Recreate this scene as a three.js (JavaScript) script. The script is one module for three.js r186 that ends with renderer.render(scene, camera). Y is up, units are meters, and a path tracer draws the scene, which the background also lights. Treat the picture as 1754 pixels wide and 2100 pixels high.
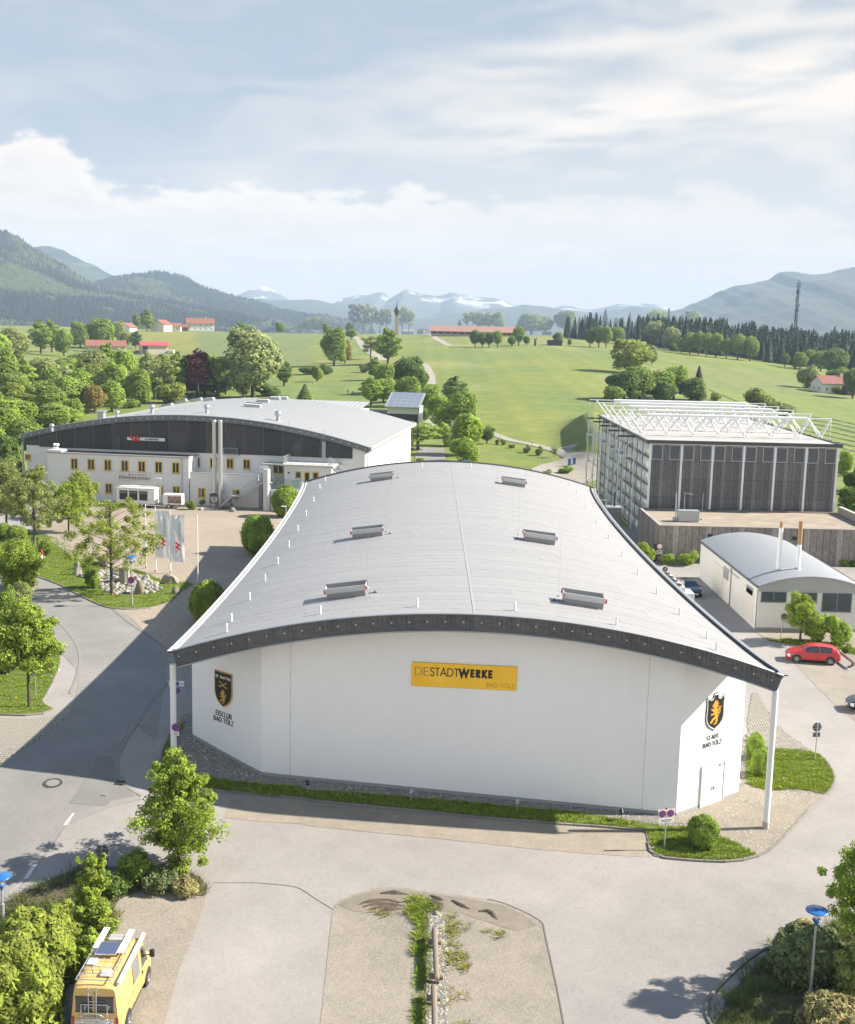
import * as THREE from 'three';
import { mergeGeometries, toCreasedNormals } from 'three/addons/utils/BufferGeometryUtils.js';
import { RoundedBoxGeometry } from 'three/addons/geometries/RoundedBoxGeometry.js';
import { FontLoader } from 'three/addons/loaders/FontLoader.js';
import { TextGeometry } from 'three/addons/geometries/TextGeometry.js';
import { MarchingCubes } from 'three/addons/objects/MarchingCubes.js';

// ---------------------------------------------------------------- camera, sky, sun, exposure
const EXPO = 2.65, EYE_H = 26.5, FOC = 2400;           // FOC in units of a 1754 x 2100 picture
const scene = new THREE.Scene();
const camera = new THREE.PerspectiveCamera(2 * Math.atan(1050 / FOC) * 180 / Math.PI, 855 / 1024, 0.5, 40000);
const EYE = new THREE.Vector3(0, EYE_H, 0);
// world axes seen from the lens: -z runs along the hall's ridge, which meets the horizon at (882, 670); the horizon falls to the right by 0.0238
const V = new THREE.Vector3(882 - 877, 670 - 1050, FOC).normalize();
const DN = new THREE.Vector3().crossVectors(V, new THREE.Vector3(1, 0.0238, 0)).normalize();
const RT = new THREE.Vector3().crossVectors(DN, V).normalize();
const rayOf = (px, py) => { const c = new THREE.Vector3(px - 877, py - 1050, FOC); return new THREE.Vector3(c.dot(RT), -c.dot(DN), -c.dot(V)); };
const toCam = (v) => new THREE.Vector3(v.x, -v.y, -v.z);
camera.position.copy(EYE);
camera.up.copy(new THREE.Vector3(-RT.y, DN.y, V.y));
camera.lookAt(EYE.clone().add(rayOf(877, 1050)));
scene.add(camera);
const renderer = new THREE.WebGLRenderer({ antialias: true });
renderer.toneMapping = THREE.LinearToneMapping;
renderer.toneMappingExposure = EXPO;
renderer.shadowMap.enabled = true;

let seed = 7;
const srnd = (s) => { seed = s; };
const rnd = () => { seed = (seed + 0x6D2B79F5) | 0; let t = Math.imul(seed ^ (seed >>> 15), 1 | seed); t = (t + Math.imul(t ^ (t >>> 7), 61 | t)) ^ t; return ((t ^ (t >>> 14)) >>> 0) / 4294967296; };
const rr = (a, b) => a + (b - a) * rnd();
const clamp = (x, a = 0, b = 1) => Math.min(b, Math.max(a, x));
const ss = (a, b, x) => { const t = clamp((x - a) / (b - a)); return t * t * (3 - 2 * t); };
const mix = (a, b, t) => a + (b - a) * t;
const s2l = (c) => { c /= 255; return c <= 0.04045 ? c / 12.92 : Math.pow((c + 0.055) / 1.055, 2.4); };
// lattice noise
const PERM = new Uint8Array(512); { srnd(11); const p = [...Array(256).keys()]; for (let i = 255; i > 0; i--) { const j = Math.floor(rnd() * (i + 1)); [p[i], p[j]] = [p[j], p[i]]; } for (let i = 0; i < 512; i++) PERM[i] = p[i & 255]; }
const h3 = (x, y, z) => PERM[(PERM[(PERM[x & 255] + y) & 255] + z) & 255] / 255;
function vn3(x, y, z) {
  const xi = Math.floor(x), yi = Math.floor(y), zi = Math.floor(z), f = (t) => t * t * (3 - 2 * t), u = f(x - xi), v = f(y - yi), w = f(z - zi);
  const a = (k) => mix(mix(h3(xi, yi, zi + k), h3(xi + 1, yi, zi + k), u), mix(h3(xi, yi + 1, zi + k), h3(xi + 1, yi + 1, zi + k), u), v);
  return mix(a(0), a(1), w);
}
const fbm = (x, y, z, n = 4, g = 0.5) => { let s = 0, a = 1, t = 0; for (let i = 0; i < n; i++) { s += a * vn3(x, y, z); t += a; a *= g; x = x * 2.03 + 17.1; y = y * 2.03 + 5.3; z = z * 2.03 + 9.7; } return s / t; };

{ // the sky: air, high cloud streaks and a bank of cumulus above the mountains
  const W = 4096, H = 2048, data = new Float32Array(W * H * 4);
  const L = (r, g, b) => [s2l(r) * 1.11 / EXPO, s2l(g) * 1.09 / EXPO, s2l(b) * 1.05 / EXPO];
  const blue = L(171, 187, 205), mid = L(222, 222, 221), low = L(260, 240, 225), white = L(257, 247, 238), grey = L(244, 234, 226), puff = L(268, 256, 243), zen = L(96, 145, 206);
  const m3 = (o, c, t) => { o[0] += (c[0] - o[0]) * t; o[1] += (c[1] - o[1]) * t; o[2] += (c[2] - o[2]) * t; };
  for (let j = 0; j < H; j++) {
    const el = ((j + 0.5) / H - 0.5) * 180;
    for (let i = 0; i < W; i++) {
      const k = (j * W + i) * 4;
      if (el < -1) { data[k] = low[0]; data[k + 1] = low[1]; data[k + 2] = low[2]; data[k + 3] = 1; continue; }
      let az = ((i + 0.5) / W - 0.25) * 360; if (az > 180) az -= 360;
      const fine = Math.abs(az) < 34 && el < 24;
      const ca = Math.cos(az * Math.PI / 180) * 20, sa = Math.sin(az * Math.PI / 180) * 20;
      const c = [...blue];
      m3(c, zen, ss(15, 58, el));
      m3(c, mid, 1 - ss(3, 12 + 5 * clamp(az / 20, -1, 1.4), el));
      m3(c, low, 1 - ss(0, 6.5, el));
      // veil and streaks rising to the right
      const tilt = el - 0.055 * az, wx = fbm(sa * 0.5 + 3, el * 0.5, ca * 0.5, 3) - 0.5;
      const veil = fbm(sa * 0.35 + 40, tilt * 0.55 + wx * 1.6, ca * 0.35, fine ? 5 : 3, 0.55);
      const veilAmt = ss(0.36, 0.74, veil) * (0.35 + 0.65 * Math.max(ss(-16, 10, az + (9 - el) * 1.2), ss(-35, -80, az)));  // veil out of view, left and overhead, added to brighten the shaded hall
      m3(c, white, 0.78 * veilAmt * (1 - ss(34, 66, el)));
      const s1 = Math.exp(-Math.pow((el - (8.8 + 0.145 * (az - 2) + wx * 1.4)) / (0.75 + 0.05 * clamp(az + 6, 0, 24)), 2)) * ss(-9, 9, az) * ss(0.3, 0.62, fbm(sa * 0.9, tilt * 1.8, ca * 0.9, fine ? 5 : 3));
      m3(c, white, clamp(0.95 * s1) * (1 - ss(30, 60, Math.abs(az))));
      const s2 = Math.exp(-Math.pow((el - (12.7 + 0.08 * (az - 6) + wx)) / 0.5, 2)) * ss(-3, 6, az) * 0.6;
      m3(c, white, s2 * (1 - ss(26, 50, Math.abs(az))));
      // cumulus bank: a ragged top edge, white rims, greyer folds beneath
      const lump = fbm(sa * 0.62 + 9, 0.3, ca * 0.62, fine ? 5 : 3);
      const top = 6.2 + (lump - 0.5) * 3.2 + 2.1 * Math.exp(-Math.pow((az + 17.6) / 2.6, 2)) + 0.5 * Math.exp(-Math.pow((az - 4) / 5, 2)) - 0.6 * ss(12, 20, az);
      const rag = (fbm(sa * 2.2, el * 2.6, ca * 2.2, fine ? 6 : 3, 0.58) - 0.5) * 2.6;
      const d = top + rag - el, body = ss(-0.12, 0.5 + 0.7 * ss(-4, 14, az), d);
      if (body > 0) {
        const fold = fbm(sa * 1.5 + 70, el * 2.1 + 4, ca * 1.5, fine ? 6 : 3, 0.55), b = [...white];
        m3(b, grey, 0.75 * ss(0.35, 0.66, fold) * ss(0.2, 1.6, d));
        m3(b, puff, ss(0.9, 0.1, Math.abs(d - 0.35)) * ss(6, -16, az) * 0.9);
        m3(b, low, 0.75 * ss(2.6, 0.2, el));
        m3(c, b, body * mix(0.9, 0.72, ss(-4, 14, az)));
      }
      // small bright heads low over the ridges
      const head = fbm(sa * 1.9 + 21, el * 2.3 + 9, ca * 1.9, fine ? 6 : 3, 0.6);
      m3(c, puff, 0.65 * ss(0.6, 0.75, head) * ss(4.6, 2.6, el) * ss(0.2, 0.9, el));
      data[k] = c[0]; data[k + 1] = c[1]; data[k + 2] = c[2]; data[k + 3] = 1;
    }
  }
  const sky = new THREE.DataTexture(data, W, H, THREE.RGBAFormat, THREE.FloatType);
  sky.mapping = THREE.EquirectangularReflectionMapping; sky.magFilter = THREE.LinearFilter; sky.minFilter = THREE.LinearFilter; sky.needsUpdate = true;
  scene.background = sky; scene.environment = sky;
}
const SUN = new THREE.Vector3(1, 0.71, -0.12).normalize();
const sun = new THREE.DirectionalLight(new THREE.Color().setRGB(1, 0.93, 0.82), 5);
sun.position.set(2, 0, -95).addScaledVector(SUN, 240); sun.target.position.set(2, 0, -95);
sun.castShadow = true; sun.shadow.mapSize.set(4096, 4096); sun.shadow.radius = 1.2;
Object.assign(sun.shadow.camera, { left: -130, right: 130, top: 110, bottom: -110, near: 10, far: 600 });
scene.add(sun, sun.target);
scene.fog = new THREE.FogExp2(new THREE.Color().setRGB(0.60, 0.78, 1.0), 0.000125);

// ---------------------------------------------------------------- helpers
const used = new Map();
function numbered(name) { const n = used.get(name) ?? 0; used.set(name, n + 1); return n ? name + '_' + String(n).padStart(3, '0') : name; }
function tag(o, label, category, group, kind) { o.userData = { label, category }; if (group) o.userData.group = group; if (kind) o.userData.kind = kind; return o; }
function thing(name, label, category, p = [0, 0, 0], turn = 0, group) {
  const o = new THREE.Group(); o.name = numbered(name); o.position.set(...p); o.rotation.y = turn; scene.add(o);
  return tag(o, label, category, group);
}
function put(name, geo, mat, parent = scene) {
  const g = Array.isArray(geo) ? merge(geo) : geo;
  const m = new THREE.Mesh(g, mat); m.castShadow = m.receiveShadow = true;
  m.name = parent === scene ? numbered(name) : name; parent.add(m); return m;
}
function struct(name, geo, mat) { const m = put(name, geo, mat); m.userData = { kind: 'structure' }; return m; }
function merge(list) {
  const l = list.map((g) => { const q = g.index ? g.toNonIndexed() : g; for (const k of Object.keys(q.attributes)) if (!['position', 'normal', 'uv', 'color'].includes(k)) q.deleteAttribute(k); return q; });
  const col = l.some((g) => g.attributes.color);
  for (const g of l) {
    if (!g.attributes.normal) g.computeVertexNormals();
    if (!g.attributes.uv) g.setAttribute('uv', new THREE.BufferAttribute(new Float32Array(g.attributes.position.count * 2), 2));
    if (col && !g.attributes.color) g.setAttribute('color', new THREE.BufferAttribute(new Float32Array(g.attributes.position.count * 3).fill(1), 3));
  }
  return l.length === 1 ? l[0] : mergeGeometries(l);
}
function copyOf(o, label, p, turn, s) {
  const c = o.clone(); c.name = numbered(o.name.replace(/_\d{3}$/, '')); c.userData = { ...o.userData, label }; scene.add(c);
  if (p) c.position.set(...p); if (turn !== undefined) c.rotation.y = turn; if (s) Array.isArray(s) ? c.scale.set(...s) : c.scale.setScalar(s);
  return c;
}
const ONE = new THREE.Matrix4();
const box = (w, h, d, x = 0, y = 0, z = 0, ry = 0) => { const g = new THREE.BoxGeometry(w, h, d); if (ry) g.rotateY(ry); return g.translate(x, y, z); };   // centred on x, y, z
const bbox = (x0, x1, y0, y1, z0, z1) => box(x1 - x0, y1 - y0, z1 - z0, (x0 + x1) / 2, (y0 + y1) / 2, (z0 + z1) / 2);
const rbox = (w, h, d, r, x = 0, y = 0, z = 0) => new RoundedBoxGeometry(w, h, d, 2, r).translate(x, y, z);
const cyl = (r0, r1, h, x = 0, y = 0, z = 0, n = 10) => new THREE.CylinderGeometry(r1, r0, h, n).translate(x, y + h / 2, z);   // base at y
function bar(a, b, r, n = 6, r2 = r) {                    // round bar between two points
  const A = new THREE.Vector3(...a), B = new THREE.Vector3(...b), d = B.clone().sub(A), l = d.length();
  const g = new THREE.CylinderGeometry(r2, r, l, n, 1); g.translate(0, l / 2, 0);
  g.applyQuaternion(new THREE.Quaternion().setFromUnitVectors(new THREE.Vector3(0, 1, 0), d.normalize())); return g.translate(A.x, A.y, A.z);
}
function sbar(a, b, w, h) {                               // square bar between two points
  const A = new THREE.Vector3(...a), B = new THREE.Vector3(...b), l = A.distanceTo(B), g = new THREE.BoxGeometry(w, h, l);
  const m = new THREE.Matrix4().lookAt(A, B, Math.abs(B.y - A.y) > 0.98 * l ? new THREE.Vector3(0, 0, 1) : new THREE.Vector3(0, 1, 0)); g.applyMatrix4(m);
  return g.translate((A.x + B.x) / 2, (A.y + B.y) / 2, (A.z + B.z) / 2);
}
// a quad strip: rows of points, each row the same length
function surf(rows, closeU = false, uvf) {
  const n = rows[0].length, pos = [], uv = [], idx = [];
  rows.forEach((r, j) => r.forEach((p, i) => { pos.push(p[0], p[1], p[2]); const u = uvf ? uvf(p, i, j) : [i / (n - 1), j / (rows.length - 1)]; uv.push(u[0], u[1]); }));
  for (let j = 0; j < rows.length - 1; j++) for (let i = 0; i < n - 1; i++) { const a = j * n + i, b = a + 1, c = a + n, d = c + 1; idx.push(a, b, d, a, d, c); }
  const g = new THREE.BufferGeometry(); g.setAttribute('position', new THREE.Float32BufferAttribute(pos, 3)); g.setAttribute('uv', new THREE.Float32BufferAttribute(uv, 2)); g.setIndex(idx); g.computeVertexNormals(); return g;
}
// a prism: outline [[x, y]...] in a frame (origin, ex, ey), thickness t along ex x ey
function prism(pts, t, bevel = 0) { const s = new THREE.Shape(pts.map((p) => new THREE.Vector2(...p))); return new THREE.ExtrudeGeometry(s, { depth: t, bevelEnabled: bevel > 0, bevelSize: bevel, bevelThickness: bevel, bevelSegments: 1, curveSegments: 8 }); }
const frame = (g, o, ex, ey) => { const X = new THREE.Vector3(...ex).normalize(), Y = new THREE.Vector3(...ey).normalize(), Zz = new THREE.Vector3().crossVectors(X, Y).normalize(); Y.crossVectors(Zz, X); return g.applyMatrix4(new THREE.Matrix4().makeBasis(X, Y, Zz).setPosition(...o)); };

// materials
const lin = (r, g, b) => new THREE.Color().setRGB(r, g, b);
function noiseTex(n, fn, srgb = true) {                   // tileable map, fn(u, v, per) -> 0..1 or [r, g, b]
  const d = new Uint8Array(n * n * 4);
  for (let y = 0; y < n; y++) for (let x = 0; x < n; x++) { let c = fn(x / n, y / n, x, y); if (!Array.isArray(c)) c = [c, c, c]; for (let k = 0; k < 3; k++) d[(y * n + x) * 4 + k] = 255 * clamp(srgb ? Math.pow(clamp(c[k]), 1 / 2.2) : c[k]); d[(y * n + x) * 4 + 3] = 255; }
  const t = new THREE.DataTexture(d, n, n); t.wrapS = t.wrapT = THREE.RepeatWrapping; t.magFilter = THREE.LinearFilter; t.minFilter = THREE.LinearMipmapLinearFilter; t.generateMipmaps = true; if (srgb) t.colorSpace = THREE.SRGBColorSpace; t.needsUpdate = true; return t;
}
const per = (u, v, f, s = 0) => { // periodic value noise with f cells per tile
  const x = u * f, y = v * f, xi = Math.floor(x), yi = Math.floor(y), q = (t) => t * t * (3 - 2 * t), a = q(x - xi), b = q(y - yi), m = (k) => ((k % f) + f) % f;
  return mix(mix(h3(m(xi), m(yi), s), h3(m(xi + 1), m(yi), s), a), mix(h3(m(xi), m(yi + 1), s), h3(m(xi + 1), m(yi + 1), s), a), b);
};
const pf = (u, v, f, s, n = 4) => { let t = 0, a = 1, k = 0; for (let i = 0; i < n; i++) { t += a * per(u, v, f, s + i * 7); k += a; a *= 0.55; f *= 2; } return t / k; };
const rep = (t, x, y = x) => { const c = t.clone(); c.repeat.set(1 / x, 1 / y); c.needsUpdate = true; return c; };
const std = (c, rough = 0.8, extra = {}) => new THREE.MeshStandardMaterial({ color: Array.isArray(c) ? lin(...c) : c, roughness: rough, ...extra });
const T = {
  grain: noiseTex(256, (u, v) => 0.5 + 0.5 * pf(u, v, 32, 3, 4)),
  asphalt: noiseTex(1024, (u, v) => 0.80 + 0.14 * (pf(u, v, 6, 1, 5) - 0.5) + 0.22 * (pf(u, v, 200, 2, 2) - 0.5) + 0.08 * (pf(u, v, 40, 22, 3) - 0.5)),
  gravel: noiseTex(1024, (u, v) => { const a = pf(u, v, 128, 5, 3), b = pf(u, v, 8, 6, 4), w = 0.72 + 0.5 * (a - 0.5) + 0.22 * (b - 0.5); return [w, w * (0.985 - 0.03 * b), w * (0.95 - 0.06 * b)]; }),
  wall: noiseTex(1024, (u, v) => 0.95 + 0.05 * (pf(u, v, 4, 52, 4) - 0.5) + 0.02 * (per(u, 0.5, 160, 53) - 0.5) * per(u, v, 3, 54) + 0.05 * (pf(u, v, 300, 55, 1) - 0.5)),
  stucco: noiseTex(512, (u, v) => 0.92 + 0.06 * (pf(u, v, 5, 8, 4) - 0.5) + 0.08 * (pf(u, v, 150, 9, 2) - 0.5)),
  grass: noiseTex(1024, (u, v) => { const a = pf(u, v, 10, 10, 5), b = pf(u, v, 160, 11, 3), w = 0.72 + 0.35 * (a - 0.5) + 0.55 * (b - 0.5); return [w * (0.95 + 0.25 * (a - 0.5)), w, w * 0.9]; }),
  meadow: noiseTex(1024, (u, v) => { const a = pf(u, v, 6, 13, 6), b = pf(u, v, 90, 14, 3), c = per(u, v, 400, 15), w = 0.74 + 0.34 * (a - 0.5) + 0.3 * (b - 0.5), f = c > 0.83 ? 0.18 : 0; return [w * (0.95 + 0.3 * (a - 0.5)) + f, w + f * 0.9, w * 0.9 + f * 0.35]; }),
  wood: noiseTex(512, (u, v) => { const p = Math.floor(u * 16), e = Math.abs((u * 16) % 1 - 0.5) > 0.46 ? 0.55 : 1, t = 0.62 + 0.5 * h3(p, 3, 9), s = 0.55 * (pf((u * 8) % 1, v * 0.5, 32, 17, 3) - 0.5) + 0.4 * (per(u, v, 64, 18) - 0.5); return clamp((t + s * 0.7) * e * 0.85); }),
  streak: noiseTex(512, (u, v) => 0.62 + 0.6 * (per(u, 0.5, 64, 21) - 0.5) * per(u, v, 3, 22) + 0.5 * (pf(u, v, 12, 23, 4) - 0.5)),
  bump: noiseTex(512, (u, v) => pf(u, v, 64, 31, 4), false),
};
// ---------------------------------------------------------------- the lie of the land
const FD = [150, 250, 350, 500, 700, 900, 1100, 1500, 2600, 9000];
const FU = [-300, 100, 300, 600, 900, 1150, 1450, 1750, 2100].map((p) => (p - 882) / 2430);
const FH = [
  [0.7, 1, 3, 8, 14, 18, 18, 6, -4, -10], [0.7, 1, 2, 5, 9, 16.5, 18, 6, -4, -10], [0.7, 1, 2, 4, 8.2, 15.8, 18, 7, -4, -10], [0.5, 1, 2.5, 6, 12, 16.7, 17, 5, -4, -10],
  [0, 1, 3, 8, 15, 19.6, 18, 5, -4, -10], [0, 1, 4, 9, 15.5, 20.6, 19, 5, -4, -10], [0, 0.6, 3, 6.4, 12.7, 15, 14, 5, -4, -10], [0, -0.6, -0.6, 2.4, 5.5, 8.5, 9, 4, -4, -10], [0, -1, -1, 0, 4, 7, 8, 4, -4, -10]];
const cr = (a, b, c, d, t) => b + 0.5 * t * (c - a + t * (2 * a - 5 * b + 4 * c - d + t * (3 * (b - c) + d - a)));
function farH(u, D) {
  const find = (A, x) => { let i = 0; while (i < A.length - 2 && x > A[i + 1]) i++; return [i, clamp((x - A[i]) / (A[i + 1] - A[i]))]; };
  const [i, s] = find(FU, u), [j, t] = find(FD, D), C = (k) => FH[clamp(k, 0, FU.length - 1)], R = (r) => { const q = (n) => r[clamp(n, 0, FD.length - 1)]; return cr(q(j - 1), q(j), q(j + 1), q(j + 2), t); };
  return cr(R(C(i - 1)), R(C(i)), R(C(i + 1)), R(C(i + 2)), s);
}
function ground(x, z) {
  const D = -z;
  let h = 0;
  if (D < 200) {
    const band = ss(42, 63, D) * (1 - 0.45 * ss(80, 130, D));
    h = (0.043 * clamp(14.3 - x, 0, 34) + 0.9 * ss(-8, -18, x)) * band - 0.7 * (1 - ss(42, 66, D));
  }
  if (D > 205 && D < 330) h += 5.5 * Math.exp(-Math.pow((x - 36.5 - (D - 250) * 0.1) / 5, 2)) * ss(208, 240, D) * (1 - ss(280, 328, D));
  const t = ss(135, 205, D);
  return t > 0 ? (D > 205 && D < 330 ? h : 0) + mix(D > 205 ? 0 : h, farH(x / D, Math.max(D, 150)) + 0.5 * (fbm(x / 70, z / 70, 3, 3) - 0.5) * ss(200, 400, D), t) : h;
}
function G(px, py, lift = 0) {                            // the point of the ground that a ray from the drone meets
  const d = rayOf(px, py); let a = 20, b = 20; const f = (t) => EYE_H + d.y * t - ground(d.x * t, d.z * t) - lift, k = 1 / -d.z;
  for (let D = 22; D < 3000; D *= 1.012) { b = D * k; if (f(b) < 0) break; a = b; }
  for (let i = 0; i < 30; i++) { const m = (a + b) / 2; if (f(m) < 0) b = m; else a = m; }
  return new THREE.Vector3(d.x * b, EYE_H + d.y * b, d.z * b);
}
const atD = (px, py, D) => { const d = rayOf(px, py), t = D / -d.z; return new THREE.Vector3(d.x * t, EYE_H + d.y * t, -D); };
const atY = (px, py, y) => { const d = rayOf(px, py), t = (y - EYE_H) / d.y; return new THREE.Vector3(d.x * t, y, d.z * t); };
const atX = (px, py, x) => { const d = rayOf(px, py), t = x / d.x; return new THREE.Vector3(x, EYE_H + d.y * t, d.z * t); };
const onPlane = (px, py, p, n) => { const d = rayOf(px, py), N = new THREE.Vector3(...n), t = (new THREE.Vector3(...p).sub(EYE)).dot(N) / d.dot(N); return EYE.clone().addScaledVector(d, t); };
const Zm = (ox, oy, w) => (X, Y) => [(ox + X * w / 1754) / 1.9504, (oy + Y * w / 1754) / 1.9504];    // enlarged crops of the picture
const GR = (p) => { const q = G(p[0], p[1]); return [q.x, q.z]; };
const pxAt = (x, z, y = 0) => { const q = new THREE.Vector3(x, y - EYE_H, z), c = new THREE.Vector3(0, 0, 0).addScaledVector(RT, q.x).addScaledVector(DN, -q.y).addScaledVector(V, -q.z); return [877 + FOC * c.x / c.z, 1050 + FOC * c.y / c.z]; };

const inPoly = (x, y, P) => { let c = false; for (let i = 0, j = P.length - 1; i < P.length; j = i++) if ((P[i][1] > y) !== (P[j][1] > y) && x < (P[j][0] - P[i][0]) * (y - P[i][1]) / (P[j][1] - P[i][1]) + P[i][0]) c = !c; return c; };
function smoothLine(pts, closed = false, per = 6) {
  const c = new THREE.CatmullRomCurve3(pts.map((p) => new THREE.Vector3(p[0], 0, p[1])), closed, 'centripetal');
  return c.getPoints(pts.length * per).map((p) => [p.x, p.z]).slice(0, closed ? -1 : undefined);
}
const SHEETS = [];
function sheet(name, pts, off, mat, maxEdge = 1.3, uvs = 1) {     // a sheet of ground with outline pts (world x, z), draped over the land
  const tri = THREE.ShapeUtils.triangulateShape(pts.map((p) => new THREE.Vector2(...p)), []);
  let T3 = tri.map((t) => t.map((i) => pts[i]));
  const key = (a) => a[0].toFixed(4) + ',' + a[1].toFixed(4);
  for (let guard = 0; guard < 16; guard++) {
    let cut = false; const nx = [];
    for (const [a, b, c] of T3) {
      const l = [Math.hypot(a[0] - b[0], a[1] - b[1]), Math.hypot(b[0] - c[0], b[1] - c[1]), Math.hypot(c[0] - a[0], c[1] - a[1])], k = l.indexOf(Math.max(...l));
      const lim = maxEdge * Math.max(1, -(a[1] + b[1] + c[1]) / 3 / 90);
      if (l[k] <= lim) { nx.push([a, b, c]); continue; }
      cut = true; const q = [a, b, c], p = q[k], r = q[(k + 1) % 3], o = q[(k + 2) % 3], m = [(p[0] + r[0]) / 2, (p[1] + r[1]) / 2];
      nx.push([p, m, o], [m, r, o]);
    }
    T3 = nx; if (!cut) break;
  }
  SHEETS.push([name, pts, off]);
  const map = new Map(), pos = [], uv = [], idx = [], col = [];
  const vi = (p) => { const k = key(p); if (!map.has(k)) { map.set(k, pos.length / 3); pos.push(p[0], ground(p[0], p[1]) + off, p[1]); uv.push(p[0] / uvs, p[1] / uvs); const t = 0.95 + 0.34 * (fbm(p[0] / 7, p[1] / 7, off * 90, 4) - 0.5) + 0.16 * (fbm(p[0] / 1.7, p[1] / 1.7, off * 90 + 5, 3) - 0.5); col.push(t, t, t); } return map.get(k); };
  for (const [a, b, c] of T3) { const i = [vi(a), vi(b), vi(c)]; const up = (b[0] - a[0]) * (c[1] - a[1]) - (b[1] - a[1]) * (c[0] - a[0]) < 0; idx.push(...(up ? i : [i[0], i[2], i[1]])); }
  const g = new THREE.BufferGeometry(); g.setAttribute('position', new THREE.Float32BufferAttribute(pos, 3)); g.setAttribute('uv', new THREE.Float32BufferAttribute(uv, 2)); g.setAttribute('color', new THREE.Float32BufferAttribute(col, 3)); mat.vertexColors = true; g.setIndex(idx); g.computeVertexNormals();
  return struct(name, g, mat);
}
function ribbon(name, line, w, off, mat, parent, uvs = 1) {       // a strip of width w along a ground line
  const rows = line.map((p, i) => { const a = line[Math.max(0, i - 1)], b = line[Math.min(line.length - 1, i + 1)], l = Math.hypot(b[0] - a[0], b[1] - a[1]) || 1, nx = -(b[1] - a[1]) / l, nz = (b[0] - a[0]) / l, q = (s) => { const x = p[0] + nx * s, z = p[1] + nz * s; return [x, ground(x, z) + off, z]; }; return [q(w / 2), q(-w / 2)]; });
  const g = surf(rows, false, (p) => [p[0] / uvs, p[2] / uvs]);
  return parent ? put(name, g, mat, parent) : struct(name, g, mat);
}
function dense(line, step) { const o = []; for (let i = 0; i < line.length - 1; i++) { const a = line[i], b = line[i + 1], n = Math.max(1, Math.ceil(Math.hypot(b[0] - a[0], b[1] - a[1]) / step)); for (let k = 0; k < n; k++) o.push([mix(a[0], b[0], k / n), mix(a[1], b[1], k / n)]); } o.push(line[line.length - 1]); return o; }
const kerbGeo = rbox(0.13, 0.22, 0.985, 0.015), kerbMat = ['#b3aca2', '#a9a299', '#bab4aa'].map((c) => new THREE.MeshStandardMaterial({ color: new THREE.Color(c).multiplyScalar(0.62), roughness: 0.9, map: rep(T.grain, 1) }));
let kerbs = null;
function kerb(line, closed = false, hgt = 0.1) {          // single kerb stones, a metre each, laid along a ground line
  if (!kerbs) { kerbs = new THREE.Group(); kerbs.name = 'kerb'; kerbs.userData = { kind: 'structure' }; scene.add(kerbs); }
  const c = new THREE.CatmullRomCurve3(line.map((p) => new THREE.Vector3(p[0], 0, p[1])), closed, 'centripetal'), L = c.getLength(), n = Math.max(1, Math.round(L));
  const P = c.getSpacedPoints(n);
  for (let i = 0; i < n; i++) {
    const a = P[i], b = P[i + 1], m = put('kerb_stone', kerbGeo, kerbMat[Math.floor(rnd() * 3)], kerbs);
    a.y = ground(a.x, a.z); b.y = ground(b.x, b.z);
    m.position.copy(a).add(b).multiplyScalar(0.5); m.position.y += hgt - 0.11 + rr(-0.006, 0.006); m.lookAt(b.x, b.y + m.position.y - (a.y + b.y) / 2, b.z); m.scale.z = a.distanceTo(b);
  }
}

const M = {
  asphalt: std([0.345, 0.317, 0.293], 0.93, { map: rep(T.asphalt, 9), bumpMap: rep(T.bump, 1.2), bumpScale: 0.004 }),
  street: std([0.285, 0.27, 0.248], 0.93, { map: rep(T.asphalt, 7), bumpMap: rep(T.bump, 1.2), bumpScale: 0.004 }),
  street2: std([0.215, 0.205, 0.192], 0.93, { map: rep(T.asphalt, 5), bumpMap: rep(T.bump, 1.2), bumpScale: 0.004 }),
  gravel: std([0.37, 0.33, 0.275], 1, { map: rep(T.gravel, 5), bumpMap: rep(T.bump, 0.8), bumpScale: 0.012 }),
  dust: std([0.36, 0.325, 0.28], 1, { map: rep(T.gravel, 7), bumpMap: rep(T.bump, 0.9), bumpScale: 0.008 }),
  pebble: std([0.30, 0.29, 0.28], 1, { map: rep(T.gravel, 2.6), bumpMap: rep(T.bump, 0.5), bumpScale: 0.02 }),
  grass: std([0.15, 0.205, 0.022], 1, { map: rep(T.grass, 5), bumpMap: rep(T.bump, 0.9), bumpScale: 0.03 }),
  earth: std([0.20, 0.16, 0.115], 1, { map: rep(T.gravel, 3), bumpMap: rep(T.bump, 0.7), bumpScale: 0.03 }),
  path: std([0.42, 0.39, 0.34], 1, { map: rep(T.gravel, 9) }),
  meadow: std([1, 1, 1], 1, { map: rep(T.meadow, 26), vertexColors: true }),
};

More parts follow.
